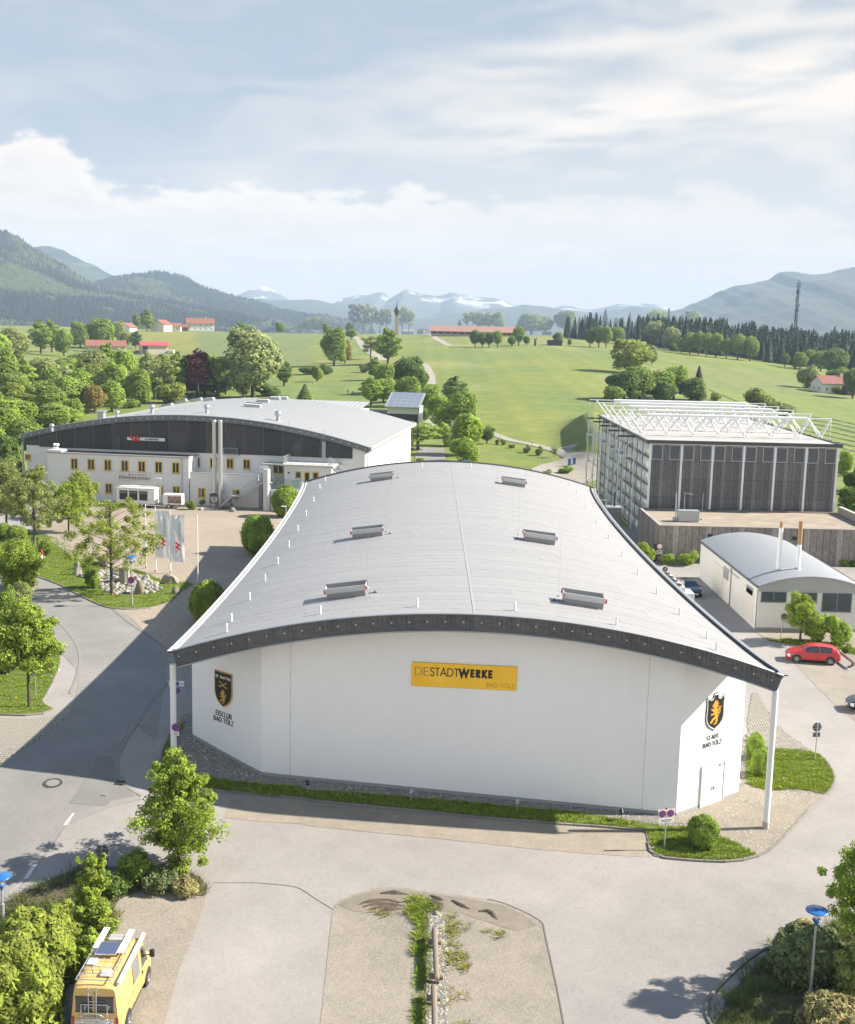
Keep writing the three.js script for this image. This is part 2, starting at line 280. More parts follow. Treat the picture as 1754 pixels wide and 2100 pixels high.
{ // one sheet of ground from behind the drone to the foot of the mountains
  const rowsD = []; for (let D = -90; D < 150; D += 2) rowsD.push(D); for (let D = 150; D < 9500; D *= 1.014) rowsD.push(D);
  const nu = 240, pos = [], uv = [], col = [], idx = [];
  const gcol = (x, z) => {
    const D = -z, u = x / Math.max(D, 60), n = fbm(x / 90, z / 90, 1, 4), n2 = fbm(x / 22, z / 40, 7, 3);
    let c = [0.19, 0.225, 0.034];                                          // fresh meadow
    const m3 = (b, t) => { for (let k = 0; k < 3; k++) c[k] = mix(c[k], b[k], clamp(t)); };
    m3([0.30, 0.285, 0.05], 1.5 * (n - 0.42));                            // buttercups
    m3([0.16, 0.215, 0.045], ss(0.46, 0.68, n2) * 0.85);
    m3([0.30, 0.30, 0.12], ss(0.58, 0.75, fbm(x / 15 + 50, z / 60, 3, 4)) * 0.5);
    const band = (px0, px1, d0, d1, b, t) => { const a = (px0 - 882) / 2430, e = (px1 - 882) / 2430; m3(b, t * ss(a - 0.003, a + 0.003, u) * (1 - ss(e - 0.003, e + 0.003, u)) * ss(d0 * 0.97, d0 * 1.03, D) * (1 - ss(d1 * 0.97, d1 * 1.03, D))); };
    band(280, 402, 700, 1000, [0.27, 0.245, 0.04], 0.8); band(402, 640, 560, 1100, [0.165, 0.205, 0.065], 0.8);
    band(560, 780, 250, 440, [0.175, 0.235, 0.05], 0.75);
    band(870, 1260, 780, 1000, [0.225, 0.225, 0.055], 0.55);
    band(1280, 1720, 480, 600, [0.215, 0.225, 0.07], 0.6); band(1380, 2300, 210, 470, [0.17, 0.225, 0.045], 0.65);
    if (u > 0.17 && D > 220 && D < 470) m3([0.235, 0.255, 0.075], 0.35 * ss(0.2, 0.5, Math.sin((x * 0.75 + D * 0.5) / 1.6)));
    if (u > 0.2 && D > 470 && D < 620) m3([0.18, 0.21, 0.05], 0.5 * ss(0, 0.6, Math.sin((D + 0.0012 * (x - 170) * (x - 170)) / 2.2)));
    if (u < -0.03 && u > -0.14 && D > 250 && D < 440) m3([0.14, 0.20, 0.035], 0.4 * ss(-0.2, 0.2, Math.sin((x + D * 0.25) / 2.6)));
    m3([0.10, 0.145, 0.028], 0.55 * ss(1200, 2500, D)); return c;
  };
  rowsD.forEach((D) => { for (let i = 0; i <= nu; i++) { const s = (i / nu - 0.5) * 2, uu = Math.sign(s) * (0.25 * Math.abs(s) + 1.25 * Math.pow(Math.abs(s), 3)), x = uu * (D + 150), z = -D, near = (1 - ss(140, 165, D)); pos.push(x, ground(x, z) - 0.1 * near, z); uv.push(x, z); col.push(...gcol(x, z)); } });
  const n = nu + 1; for (let j = 0; j < rowsD.length - 1; j++) for (let i = 0; i < nu; i++) { const a = j * n + i; idx.push(a, a + 1, a + n + 1, a, a + n + 1, a + n); }
  const g = new THREE.BufferGeometry(); g.setAttribute('position', new THREE.Float32BufferAttribute(pos, 3)); g.setAttribute('uv', new THREE.Float32BufferAttribute(uv, 2)); g.setAttribute('color', new THREE.Float32BufferAttribute(col, 3)); g.setIndex(idx); g.computeVertexNormals();
  struct('meadow', g, M.meadow);
}
// ---------------------------------------------------------------- the big hall
const HX0 = -13.88, HX1 = 19.19, HXC = 2.655, HR = 51.98, HYC = 11.35 - 51.98;
const arcY = (x) => HYC + Math.sqrt(HR * HR - (x - HXC) * (x - HXC));
const zFront = (x) => mix(-62.02, -60.11, (x - HX0) / (HX1 - HX0)), zBack = (x) => mix(-131.9, -132.7, (x - HX0) / (HX1 - HX0));
const waist = (z) => Math.pow(Math.sin(Math.PI * clamp((-z - 60.5) / 71.6)), 0.62);     // the eaves draw in along the middle of the hall
const warpX = (x, z) => HXC + (x - HXC) * (1 - (x > HXC ? 0.094 : 0.064) * waist(z)), unwarp = (x, z) => clamp(HXC + (x - HXC) / (1 - (x > HXC ? 0.094 : 0.064) * waist(z)), HX0, HX1);
const roofY = (x, z) => arcY(unwarp(x, z));
const arcN = (x) => new THREE.Vector3(x - HXC, arcY(x) - HYC, 0).normalize();
const white = std([0.93, 0.935, 0.94], 0.9, { map: rep(T.wall, 14, 11), bumpMap: rep(T.bump, 0.6), bumpScale: 0.006 });
const whitePaint = std([0.78, 0.78, 0.77], 0.5), steel = std([0.55, 0.56, 0.57], 0.35, { metalness: 0.8 }), galv = std([0.42, 0.44, 0.46], 0.5, { metalness: 0.55 }), darkMetal = std([0.07, 0.075, 0.08], 0.5, { metalness: 0.3 }), black = std([0.025, 0.025, 0.027], 0.5);
const red = std([0.55, 0.035, 0.04], 0.4), glassDark = new THREE.MeshPhysicalMaterial({ color: lin(0.03, 0.04, 0.045), roughness: 0.06, specularIntensity: 1 });
const hall = thing('ice_hall', 'large white hall with pale arched roof and yellow sign in the picture centre', 'hall', [HXC, 0, -96]);
const HO = (g) => g.translate(-HXC, 0, 96);               // from world to the hall's own origin
{
  const arcRow = (z0f, dy, n = 40, x0 = HX0, x1 = HX1) => { const r = []; for (let i = 0; i <= n; i++) { const x = mix(x0, x1, i / n), N = arcN(x), z = z0f(x); r.push([warpX(x, z) + N.x * dy, arcY(x) + N.y * dy, z]); } return r; };
  const zl = (t) => (x) => mix(zFront(x), zBack(x), t);
  const many = (dy) => Array.from({ length: 41 }, (_, k) => arcRow(zl(0.001 + 0.998 * Math.min(1, k / 40)), dy));
  const deck = [surf(many(-0.03)), surf(many(-0.3).reverse()), surf([arcRow(zl(0.999), -0.02), arcRow(zl(0.999), -0.3)])];
  const roofTone = [[0.315, 0.311, 0.307], [0.308, 0.304, 0.300], [0.323, 0.318, 0.313]].map((c) => std(c, 0.62, { map: rep(T.stucco, 3.1), bumpMap: rep(T.bump, 2), bumpScale: 0.003 }));
  const seamM = std([0.325, 0.32, 0.315], 0.7), stainM = std([0.40, 0.37, 0.33], 0.8, { map: rep(T.streak, 4) });
  const roof = put('roof', HO(merge(deck)), roofTone[0], hall);
  srnd(31);
  const N = 66, seams = [], dots = [];
  for (let k = 0; k < N; k++) {
    const t0 = k / N, t1 = (k + 1) / N, cuts = [HX0], st = rr(-3, 3);
    for (const f of [0.2, 0.5, 0.8]) if (rnd() < 0.86) cuts.push(mix(HX0, HX1, f) + st + rr(-1.2, 1.2) + (k % 2 ? 2.2 : -2.2));
    cuts.push(HX1);
    for (let c = 0; c < cuts.length - 1; c++) {
      const n = Math.max(4, Math.round((cuts[c + 1] - cuts[c]) * 0.9)), a = cuts[c], b = cuts[c + 1], up = 0.004 + 0.003 * (c % 2);
      const g = surf([arcRow(zl(t0), up - 0.01, n, a, b), arcRow(zl(t0), up + 0.004, n, a, b), arcRow(zl(t1), up, n, a, b)], false, (p) => [p[0], p[2]]);
      put('roof_sheet', HO(toCreasedNormals(g, 0.6)), roofTone[Math.floor(rnd() * 3)], roof);
      if (c) seams.push(surf([arcRow(zl(t0), 0.018, 1, a - 0.045, a + 0.045), arcRow(zl(t1), 0.013, 1, a - 0.045, a + 0.045)]));
    }
    if (k % 4 === 2) for (let x = HX0 + 0.8; x < HX1; x += 1.15) { const nn = arcN(x); dots.push(new THREE.CylinderGeometry(0.035, 0.035, 0.03, 5).translate(warpX(x, zl(t0)(x)), arcY(x) + 0.02, zl(t0)(x) - 0.2)); }
  }
  seams.push(surf([arcRow(zl(0), 0.024, 1, HXC + 0.05, HXC + 0.17), arcRow(zl(1), 0.024, 1, HXC + 0.05, HXC + 0.17)]));
  put('roof_seam', HO(merge(seams)), seamM, roof).userData.kind = 'stuff';
  put('roof_fixing', HO(merge(dots)), std([0.45, 0.45, 0.45], 0.6), roof).userData.kind = 'stuff';
  // fascia along the front arch, in weathered fibre boards, with round bolt heads
  const fasM = [0.9, 1.05, 0.97].map((k) => std([0.165 * k, 0.168 * k, 0.172 * k], 0.8, { map: rep(T.streak, 3.2, 1.1), bumpMap: rep(T.bump, 1), bumpScale: 0.006 }));
  const fas = (x0, x1, top, bot, zo, zi, n) => { const r = (dy, dz) => arcRow((x) => zFront(x) + dz, dy, n, x0, x1); return surf([r(top, zi), r(top, zo), r(bot, zo), r(bot, zi), r(top, zi)], false, (p) => [p[0], p[1] - arcY(clamp(p[0], HX0, HX1))]); };
  const fascia = put('fascia', HO(toCreasedNormals(fas(HX0, HX1, -0.04, -0.9, 0.05, 0.0, 40), 0.5)), fasM[0], hall);
  const P = 8; for (let k = 0; k < P; k++) put('fascia_board', HO(toCreasedNormals(fas(mix(HX0, HX1, k / P) + 0.006, mix(HX0, HX1, (k + 1) / P) - 0.006, -0.05, -0.92, 0.085, 0.045, 8), 0.5)), fasM[k % 3], fascia);
  put('edge_trim', HO(fas(HX0, HX1, 0.05, -0.03, 0.12, -0.12, 40)), galv, fascia); put('edge_trim', HO(fas(HX0, HX1, -0.93, -1.0, 0.09, 0.0, 40)), galv, fascia);
  const bolt = new THREE.CylinderGeometry(0.052, 0.06, 0.03, 10).rotateX(Math.PI / 2);
  for (let k = 0; k < 34; k++) { const x = mix(HX0 + 0.45, HX1 - 0.45, k / 33), m = put('bolt', bolt, galv, fascia), n = arcN(x); m.position.set(x - n.x * 0.43 - HXC, arcY(x) - n.y * 0.43, zFront(x) + 0.1 + 96); }
  // far fascia, verges
  put('rear_fascia', HO(surf([arcRow((x) => zBack(x) - 0.05, 0.1), arcRow((x) => zBack(x) - 0.05, -0.9)])), fasM[0], hall);
  const rim = (z0, z1, dy) => surf([arcRow((x) => zBack(x) + z0, 0.0), arcRow((x) => zBack(x) + z0, dy), arcRow((x) => zBack(x) + z1, dy), arcRow((x) => zBack(x) + z1, 0.0)]);
  put('rear_rim', HO(rim(0.12, -0.1, 0.16)), darkMetal, hall);
  const edgeStrip = (side, prof) => { const X = side < 0 ? HX0 : HX1, rows = []; for (let k = 0; k <= 60; k++) { const z = mix(zFront(X) + 0.1, zBack(X), k / 60), x = warpX(X, z); rows.push(prof.map(([a, b]) => [x + side * a, arcY(X) + b, z])); } const g = surf(side < 0 ? rows : rows.map((r) => r.slice().reverse())); return toCreasedNormals(g, 0.4); };
  const ring4 = (a0, a1, b0, b1) => [[a0, b1], [a1, b1], [a1, b0], [a0, b0], [a0, b1]];
  const paleG = std([0.55, 0.54, 0.51], 0.6);
  put('left_gutter', HO(edgeStrip(-1, ring4(-0.02, 0.26, -0.12, 0.02))), paleG, hall); put('left_upstand', HO(edgeStrip(-1, ring4(-0.22, -0.12, -0.02, 0.13))), paleG, hall);
  put('right_upstand', HO(edgeStrip(1, ring4(-0.36, -0.30, -0.1, 0.30))), darkMetal, hall); put('right_gutter', HO(edgeStrip(1, ring4(-0.30, 0.02, -0.1, 0.02))), darkMetal, hall); put('gutter_cover', HO(edgeStrip(1, ring4(0.02, 0.24, -0.02, 0.05))), galv, hall);
  // walls
  const A = [-13.7, -67.4], B = [-9.0, -63.5], C = [14.3, -61.6], D = [18.6, -64.8], E = [18.5, -131.4], F = [-13.3, -130.6];
  const wallTop = (x, z = -62) => roofY(x, z) - 0.32;
  const wallSeg = (p, q, n, y0, y1, out = 0) => { const l = Math.hypot(q[0] - p[0], q[1] - p[1]), nx = -(q[1] - p[1]) / l, nz = (q[0] - p[0]) / l, rows = [[], []]; for (let i = 0; i <= n; i++) { const x = mix(p[0], q[0], i / n), z = mix(p[1], q[1], i / n), g = ground(x, z); rows[0].push([x + nx * out, y1 === undefined ? wallTop(x, z) : g + y1, z + nz * out]); rows[1].push([x + nx * out, g + y0, z + nz * out]); } return surf(rows, false, (pt, i) => [i / n * l, pt[1]]); };
  const sideLine = (P0, P1, s) => Array.from({ length: 13 }, (_, k) => { const z = mix(P0[1], P1[1], k / 12); return [k === 0 ? P0[0] : k === 12 ? P1[0] : warpX(s > 0 ? HX1 : HX0, z) - s * 0.7, z]; });
  const RS = sideLine(D, E, 1), LS = sideLine(F, A, -1), segs = (l) => l.slice(1).map((q, k) => [l[k], q, 4]);
  const loop = [[A, B, 4], [B, C, 24], [C, D, 4], ...segs(RS), [E, F, 30], ...segs(LS)];
  put('front_wall', HO(wallSeg(B, C, 24, -0.4)), white, hall);
  put('left_wing_wall', HO(wallSeg(A, B, 6, -0.4)), white, hall); put('right_wing_wall', HO(wallSeg(C, D, 6, -0.4)), white, hall);
  put('side_wall', HO(merge([...segs(RS), [E, F, 30], ...segs(LS)].map(([p, q, n]) => wallSeg(p, q, n, -0.4)))), white, hall);
  put('plinth', HO(merge(loop.map(([p, q, n]) => merge([wallSeg(p, q, n, -0.3, 0.24, 0.025), (() => { const l = Math.hypot(q[0] - p[0], q[1] - p[1]), nx = -(q[1] - p[1]) / l, nz = (q[0] - p[0]) / l, r = [[], []]; for (let i = 0; i <= n; i++) { const x = mix(p[0], q[0], i / n), z = mix(p[1], q[1], i / n), g = ground(x, z) + 0.24; r[0].push([x, g, z]); r[1].push([x + nx * 0.025, g, z + nz * 0.025]); } return surf(r); })()])))), std([0.36, 0.36, 0.35], 0.9, { map: rep(T.stucco, 2) }), hall);
  // expansion joints with screw heads on the front wall
  const fw = (x) => mix(B[1], C[1], (x - B[0]) / (C[0] - B[0]));
  for (const px of [[596, 1450], [1324, 1520]]) {
    const d = rayOf(...px), t = (() => { let a = 40, b = 90; for (let i = 0; i < 40; i++) { const m = (a + b) / 2; if (-m > fw(d.x / -d.z * m)) a = m; else b = m; } return a; })(), x = d.x / -d.z * t, z = fw(x), y0 = ground(x, z), y1 = wallTop(x) - 0.4;
    const j = put('expansion_joint', HO(box(0.035, y1 - y0, 0.012, x, (y0 + y1) / 2, z + 0.004)), std([0.62, 0.63, 0.64], 0.6), hall);
    for (let k = 0; k < 8; k++) put('screw', HO(box(0.035, 0.035, 0.03, x, mix(y0 + 0.3, y1 - 0.2, k / 7), z + 0.01)), darkMetal, j);
  }
  // the two front posts
  const post = (px, py, tx, ty, foot) => { const b = G(px, py), n = zFront(b.x) - 0.35, p = new THREE.Vector3(b.x, 0, b.z), top = arcY(clamp(b.x, HX0, HX1)) - 0.95; const m = put('front_post', HO(cyl(0.17, 0.17, top - b.y, b.x, b.y, b.z, 20)), whitePaint, hall); put('post_foot', HO(cyl(0.185, 0.185, foot, b.x, b.y - 0.05, b.z, 20)), std([0.45, 0.44, 0.42], 0.9), m); return b; };
  const pr = post(1570, 1700, 0, 0, 0.5), pl = post(357, 1575, 0, 0, 0.3);
  put('post_plinth', HO(box(1.0, 0.5, 0.9, pl.x - 0.25, pl.y - 0.1, pl.z + 0.1)), std([0.42, 0.42, 0.42], 0.9, { map: rep(T.stucco, 1) }), hall);
  // double door in the right wing
  const l = Math.hypot(D[0] - C[0], D[1] - C[1]), ex = [(D[0] - C[0]) / l, 0, (D[1] - C[1]) / l], nrm = [-ex[2], 0, ex[0]];
  const zr = Zm(2221, 2900, 1200), on = (X, Y) => onPlane(...zr(X, Y), [C[0], 0, C[1]], nrm), along = (p) => (p.x - C[0]) * ex[0] + (p.z - C[1]) * ex[2];
  const w0 = along(on(851, 380)), w1 = along(on(978, 330)), dh = 2.45;
  const place = (g, s, y, off) => HO(frame(g, [C[0] + ex[0] * s + nrm[0] * off, y, C[1] + ex[2] * s + nrm[2] * off], ex, [0, 1, 0]));
  const gy = ground(C[0] + ex[0] * w0, C[1] + ex[2] * w0) - 0.02, leafM = std([0.70, 0.695, 0.68], 0.55);
  const dr = put('double_door', place(merge([bbox(-0.08, 0, 0, dh + 0.08, -0.02, 0.09), bbox(w1 - w0, w1 - w0 + 0.08, 0, dh + 0.08, -0.02, 0.09), bbox(0, w1 - w0, dh, dh + 0.08, -0.02, 0.09)]), w0, gy, 0), std([0.62, 0.62, 0.61], 0.5), hall);
  const mid = (w1 - w0) * 0.5;
  for (const [a, b] of [[0.012, mid - 0.012], [mid + 0.012, w1 - w0 - 0.012]]) put('door_leaf', place(rbox(b - a, dh - 0.03, 0.06, 0.012, (a + b) / 2, dh / 2, 0.03), w0, gy, 0), leafM, dr);
  put('door_handle', place(merge([box(0.14, 0.03, 0.03, mid + 0.13, 1.05, 0.1), box(0.04, 0.2, 0.02, mid + 0.1, 1.03, 0.068), box(0.04, 0.2, 0.02, mid - 0.1, 1.03, 0.068)]), w0, gy, 0), darkMetal, dr);
  put('door_closer', place(box(0.3, 0.06, 0.07, w1 - w0 - 0.3, dh - 0.1, 0.09), w0, gy, 0), galv, dr);
  // roof lights that stand open, two rows of three
  const frameM = std([0.25, 0.255, 0.26], 0.45, { metalness: 0.5 }), inner = std([0.5, 0.51, 0.52], 0.3), lamM = std([0.40, 0.405, 0.41], 0.4, { metalness: 0.3 });
  const lights = [[672, 752, 1210], [726, 784, 1088], [765, 802, 972], [1149, 1240, 1228], [1074, 1137, 1099], [1030, 1076, 983]];
  for (const [xa, xb, py] of lights) {
    let y = 11; for (let i = 0; i < 12; i++) { const q = atY((xa + xb) / 2, py + 12, y); y = roofY(q.x, q.z); }
    const q = atY((xa + xb) / 2, py + 12, y), n = arcN(q.x), w = 2.45, dd = 1.05, lean = -Math.atan2(n.x, n.y);
    const s = put('roof_light', merge([bbox(-w / 2 + 0.1, w / 2 - 0.1, -0.1, 0.34, -dd / 2, dd / 2)]), frameM, hall); s.position.set(q.x - HXC, y, q.z + 96); s.rotation.z = lean;
    put('louvre_bed', merge(Array.from({ length: 9 }, (_, k) => rbox(w - 0.2, 0.04, dd / 11, 0.01, 0, 0.36, -dd / 2 + dd * (k + 0.9) / 9.6))), lamM, s);
    for (const z of [-1, 1]) {
      const f = put('open_flap', merge([rbox(w, 0.36, 0.035, 0.01, 0, 0.2, 0), ...(z < 0 ? Array.from({ length: 4 }, (_, k) => box(w - 0.1, 0.025, 0.03, 0, 0.06 + 0.09 * k, 0.03)) : [])]), z < 0 ? frameM : inner, s); f.position.set(0, 0.33, z * (dd / 2 + 0.02)); f.rotation.x = z * 0.32;
    }
    for (const x of [-1, 1]) {
      put('end_panel', box(0.04, 0.3, dd * 0.9, x * (w / 2 - 0.04), 0.48, 0), inner, s);
      for (const z of [-1, 1]) put('red_hinge', box(0.06, 0.2, 0.16, x * (w / 2), 0.5, z * (dd / 2 + 0.08)), red, s);
    }
    put('motor', merge([box(0.2, 0.1, 0.2, -w / 2 + 0.3, 0.44, -0.1)]), whitePaint, s);
    put('drain_pipe', merge([cyl(0.05, 0.05, 0.12, (q.x < HXC ? 1 : -1) * (w / 2 + 0.42), 0, 0, 8), box(0.5, 0.03, 0.1, (q.x < HXC ? 1 : -1) * (w / 2 + 0.3), 0.02, 0)]), darkMetal, s);
  }
  // white vent stubs and thin lightning rods
  const zz = Zm(1100, 1750, 1200), z0 = Zm(0, 2200, 1200), zr2 = Zm(2221, 2200, 1200), zr1 = Zm(2221, 1500, 1200);
  const stubs = [zz(860, 172), zz(1145, 176), zz(1437, 212), zz(1726, 284), zz(295, 255), zz(262, 300), zz(226, 376), zz(182, 458), zz(134, 546), zz(81, 640), zz(17, 740), zz(265, 1032), zz(832, 990), zz(1404, 1012),
    z0(1624, 82), z0(1550, 183), z0(1460, 293), z0(1353, 418), z0(1326, 480), zr2(392, 40), zr2(485, 147), zr2(594, 260), zr2(727, 382), zr2(887, 520), zr2(943, 587), zr2(358, 440), zr1(128, 695), zr1(183, 778), zr1(244, 866), zr1(313, 960)];
  const stub = merge([cyl(0.06, 0.06, 0.46, 0, 0, 0, 10), new THREE.SphereGeometry(0.062, 10, 5, 0, 7, 0, 1.6).translate(0, 0.46, 0)]);
  for (const [px, py] of stubs) { let y = 10; for (let i = 0; i < 14; i++) { const q = atY(px, py, y); y = roofY(q.x, q.z); } const q = atY(px, py, y); const m = put('vent_pipe', stub, whitePaint, hall); m.position.set(q.x - HXC, y - 0.02, q.z + 96); }
  const rodM = std([0.4, 0.41, 0.42], 0.5, { metalness: 0.5 });
  for (const [px, py, h] of [[...zz(1660, 930), 4], [...zz(541, 880), 4], [...zz(1424, 570), 4], [...zz(655, 550), 3.6], [...zz(1305, 240), 4.5]]) { let y = 10; for (let i = 0; i < 14; i++) { const q = atY(px, py, y); y = roofY(q.x, q.z); } const q = atY(px, py, y); put('lightning_rod', HO(merge([cyl(0.007, 0.005, h, q.x, y - 0.02, q.z, 5), cyl(0.1, 0.08, 0.08, q.x, y, q.z, 8)])), rodM, hall); }
  // where things on the front are fixed
  hall.front = { A, B, C, D, fw };
}
const HF = hall.front; delete hall.front;
// ---------------------------------------------------------------- paving, verges and islands
const zA = Zm(0, 2900, 1200), zB = Zm(1000, 3096, 1400), zC = Zm(2221, 2900, 1200), zD = Zm(2221, 2200, 1200), zE = Zm(0, 2200, 1200), zF = Zm(1100, 1100, 1200), zP = Zm(0, 2000, 800);
const W = (...pts) => pts.map((p) => GR(p));              // picture points -> ground points
const w = (z, list) => list.map(([X, Y]) => GR(z(X, Y)));
{
  const rect = (x0, x1, z0, z1) => [[x0, z0], [x1, z0], [x1, z1], [x0, z1]];
  sheet('parking_lot', rect(-90, 90, 20, -158), 0, M.asphalt, 2);
  // street on the left, with a mended strip and a stone channel
  sheet('street', [...W([-60, 1140], [0, 1155], [80, 1184], [150, 1213], [225, 1246], [262, 1262], [330, 1334], [345, 1345]), [-15.6, -66], ...W([270, 1480], [247, 1530], [238, 1580], [262, 1612], [290, 1640], [228, 1655], [140, 1690], [70, 1765], [0, 1850], [-160, 1960], [-300, 1700], [-60, 1600], [0, 1565], [55, 1530], [115, 1488], [140, 1465], [158, 1420], [160, 1395], [155, 1370], [120, 1335], [82, 1310], [-50, 1240], [-120, 1180])], 0.012, M.street);
  sheet('mended_asphalt', w(zA, [[575, 183], [655, 183], [690, 250], [705, 330], [790, 415], [700, 432], [655, 440], [620, 475], [520, 470], [405, 458], [450, 395], [545, 245]]), 0.02, M.street2, 1);
  ribbon('kerb_strip', dense(smoothLine(w(zE, [[235, 350], [350, 430], [445, 545], [470, 640], [445, 760], [410, 840]])), 1), 0.2, 0.03, kerbMat[2]);
  ribbon('kerb_strip', dense(smoothLine(w(zA, [[985, -250], [880, -130], [795, 0], [720, 120], [683, 210], [700, 300], [760, 370], [830, 415]])), 1), 0.2, 0.03, kerbMat[0]);
  ribbon('kerb_strip', dense(smoothLine([...w(zE, [[655, 345], [760, 430], [860, 495], [975, 580]])]), 1), 0.16, 0.03, kerbMat[1]);
  const white2 = std([0.66, 0.65, 0.62], 0.8, { map: rep(T.asphalt, 2) }), crack = std([0.22, 0.205, 0.19], 0.9);
  for (const q of [[[425, 518], [440, 518], [395, 588], [370, 587]], [[195, 818], [217, 818], [165, 902], [138, 902]]]) sheet('lane_marking', w(zA, q), 0.022, white2);
  for (const [z, l] of [[zA, [[480, 470], [400, 570], [300, 715], [210, 830], [120, 955]]], [zB, [[-180, 545], [0, 545], [150, 555], [240, 570], [330, 625], [420, 680]]], [zA, [[1090, 810], [1200, 680], [1310, 545]]]])
    ribbon('asphalt_joint', dense(smoothLine(w(z, l)), 0.8), 0.05, 0.022, crack);
  ribbon('asphalt_joint', dense(smoothLine(w(zB, [[1190, 628], [1260, 645], [1330, 672], [1395, 702], [1465, 748], [1476, 790], [1491, 860], [1531, 1040], [1572, 1253], [1590, 1380]])), 0.8), 0.06, 0.03, std([0.13, 0.115, 0.10], 0.9));
  // brick plaza before the arena
  const brick = noiseTex(512, (u, v) => { const r = Math.floor(v * 16), o = (r % 2) * 0.5, c = Math.floor(u * 8 + o), fx = (u * 8 + o) % 1, fy = (v * 16) % 1, j = fx < 0.05 || fx > 0.95 || fy < 0.09 || fy > 0.91 ? 0.68 : 1, t = 0.8 + 0.3 * (h3(c % 8, r, 5) - 0.5) + 0.2 * (pf(u, v, 6, 41, 3) - 0.5); return [t * j, t * j * 0.98, t * j * 0.95]; });
  sheet('plaza', [...W([200, 1235], [90, 1150], [60, 1065], [100, 1028], [330, 1026], [560, 1040]), [-15, -158], [-15, -90], [-15.4, -78], ...W([345, 1345], [262, 1262])], 0.014, std([0.40, 0.335, 0.265], 0.9, { map: rep(brick, 1.7) }));
  // the park on the left
  const park = [...W([-200, 1130], [-60, 1140]), ...w(zP, [[-20, 545], [130, 590], [310, 668], [420, 700], [520, 745], [620, 795], [720, 850], [810, 895], [900, 930], [980, 953], [1090, 962], [1200, 960], [1290, 953], [1370, 938], [1440, 918], [1490, 895], [1528, 860], [1560, 825], [1690, 740], [1640, 725], [1560, 725], [1450, 715], [1380, 690], [1310, 655], [1180, 610], [1050, 600], [900, 560], [760, 520], [690, 480], [620, 400], [470, 330], [300, 290], [80, 240], [-150, 200]]), ...W([-200, 1050])];
  sheet('lawn', park, 0.07, M.grass, 1.5);
  kerb([...W([-60, 1140]), ...w(zP, [[-20, 545], [130, 590], [310, 668], [520, 745], [720, 850], [900, 930], [980, 953], [1090, 962], [1200, 960], [1290, 953], [1370, 938], [1440, 918], [1490, 895], [1528, 860], [1560, 820]])]);
  sheet('gravel_walk', w(zP, [[470, 330], [620, 380], [700, 470], [800, 530], [640, 520], [540, 430], [430, 350]]), 0.08, M.dust, 1.2);
  // lawn in the bend, lower left
  const bend = [...w(zE, [[-150, 962], [0, 965], [150, 970], [250, 960], [310, 935], [245, 890], [300, 790], [340, 700], [352, 620], [345, 560], [310, 490], [280, 440], [200, 350], [100, 290], [-60, 230], [-300, 180]]), ...W([-260, 1400])];
  sheet('lawn', bend, 0.07, M.grass, 1.5);
  kerb(w(zE, [[-150, 962], [0, 965], [150, 970], [250, 960], [315, 932]]));
  kerb(w(zE, [[248, 890], [300, 790], [340, 700], [352, 620], [345, 560], [310, 490], [280, 440], [200, 350]]), false, 0.07);
  // verge round the hall's front: pebbles by the wall, turf, brown grit under the right post
  const { A, B, C, D } = HF;
  const edge = [...w(zA, [[1075, -60], [1000, 40], [955, 130], [938, 210], [955, 280], [1010, 330], [1110, 362], [1230, 385], [1500, 408], [1754, 432]]), ...w(zB, [[300, 135], [600, 165], [900, 195], [1200, 225], [1500, 248]]), ...w(zC, [[0, 580], [300, 600], [525, 622], [545, 690], [575, 768], [690, 785], [800, 795], [1000, 803], [1060, 800], [1120, 788], [1170, 775], [1220, 755], [1300, 695], [1400, 590], [1500, 480], [1580, 415], [1620, 365], [1636, 320], [1625, 280], [1600, 232], [1560, 190], [1530, 168], [1490, 155], [1400, 148], [1280, 140], [1215, 135], [1150, 100], [1118, 60]])];
  sheet('gravel_bed', [...edge, [D[0] - 0.2, D[1] - 6], [D[0] - 0.3, D[1]], [C[0], C[1] - 0.2], [B[0], B[1] - 0.3], [A[0] + 0.4, A[1]], [A[0] + 0.4, A[1] - 6]], 0.05, M.pebble, 1);
  kerb(edge.slice(4, 16)); kerb(edge.slice(15, 18)); kerb(edge.slice(18));
  sheet('grit', [...w(zC, [[1105, 350], [1220, 383], [1420, 400], [1575, 416], [1500, 478], [1400, 586], [1300, 690], [1220, 748], [1170, 766], [1080, 702], [950, 650], [900, 622], [780, 585], [690, 572]]), [C[0], C[1] - 0.1], [D[0] - 0.1, D[1]]], 0.06, M.gravel, 1);
  const front = [...w(zA, [[1090, -20], [1040, 70], [1005, 180], [1020, 262], [1120, 288], [1350, 332], [1754, 362]]), ...w(zB, [[300, 85], [700, 112], [1300, 166], [1754, 208]]), ...w(zC, [[300, 548], [500, 573], [660, 600], [760, 603], [850, 616], [950, 652], [1080, 704], [1165, 762], [1110, 780], [1000, 796], [800, 788], [690, 778], [585, 762], [555, 690], [535, 615], [300, 594], [0, 573]]), ...w(zB, [[1200, 219], [600, 159], [300, 129]]), ...w(zA, [[1754, 426], [1230, 379], [1110, 356], [1010, 325], [962, 278], [945, 210], [962, 130], [1005, 45]])];
  sheet('verge', front, 0.075, M.grass, 0.9);
  const right = w(zC, [[1113, 300], [1118, 345], [1160, 370], [1250, 388], [1420, 378], [1575, 408], [1614, 362], [1629, 318], [1618, 282], [1594, 236], [1555, 195], [1527, 173], [1489, 160], [1400, 153], [1280, 145], [1215, 140], [1150, 110], [1122, 80]]);
  sheet('verge', right, 0.075, M.grass, 0.9);
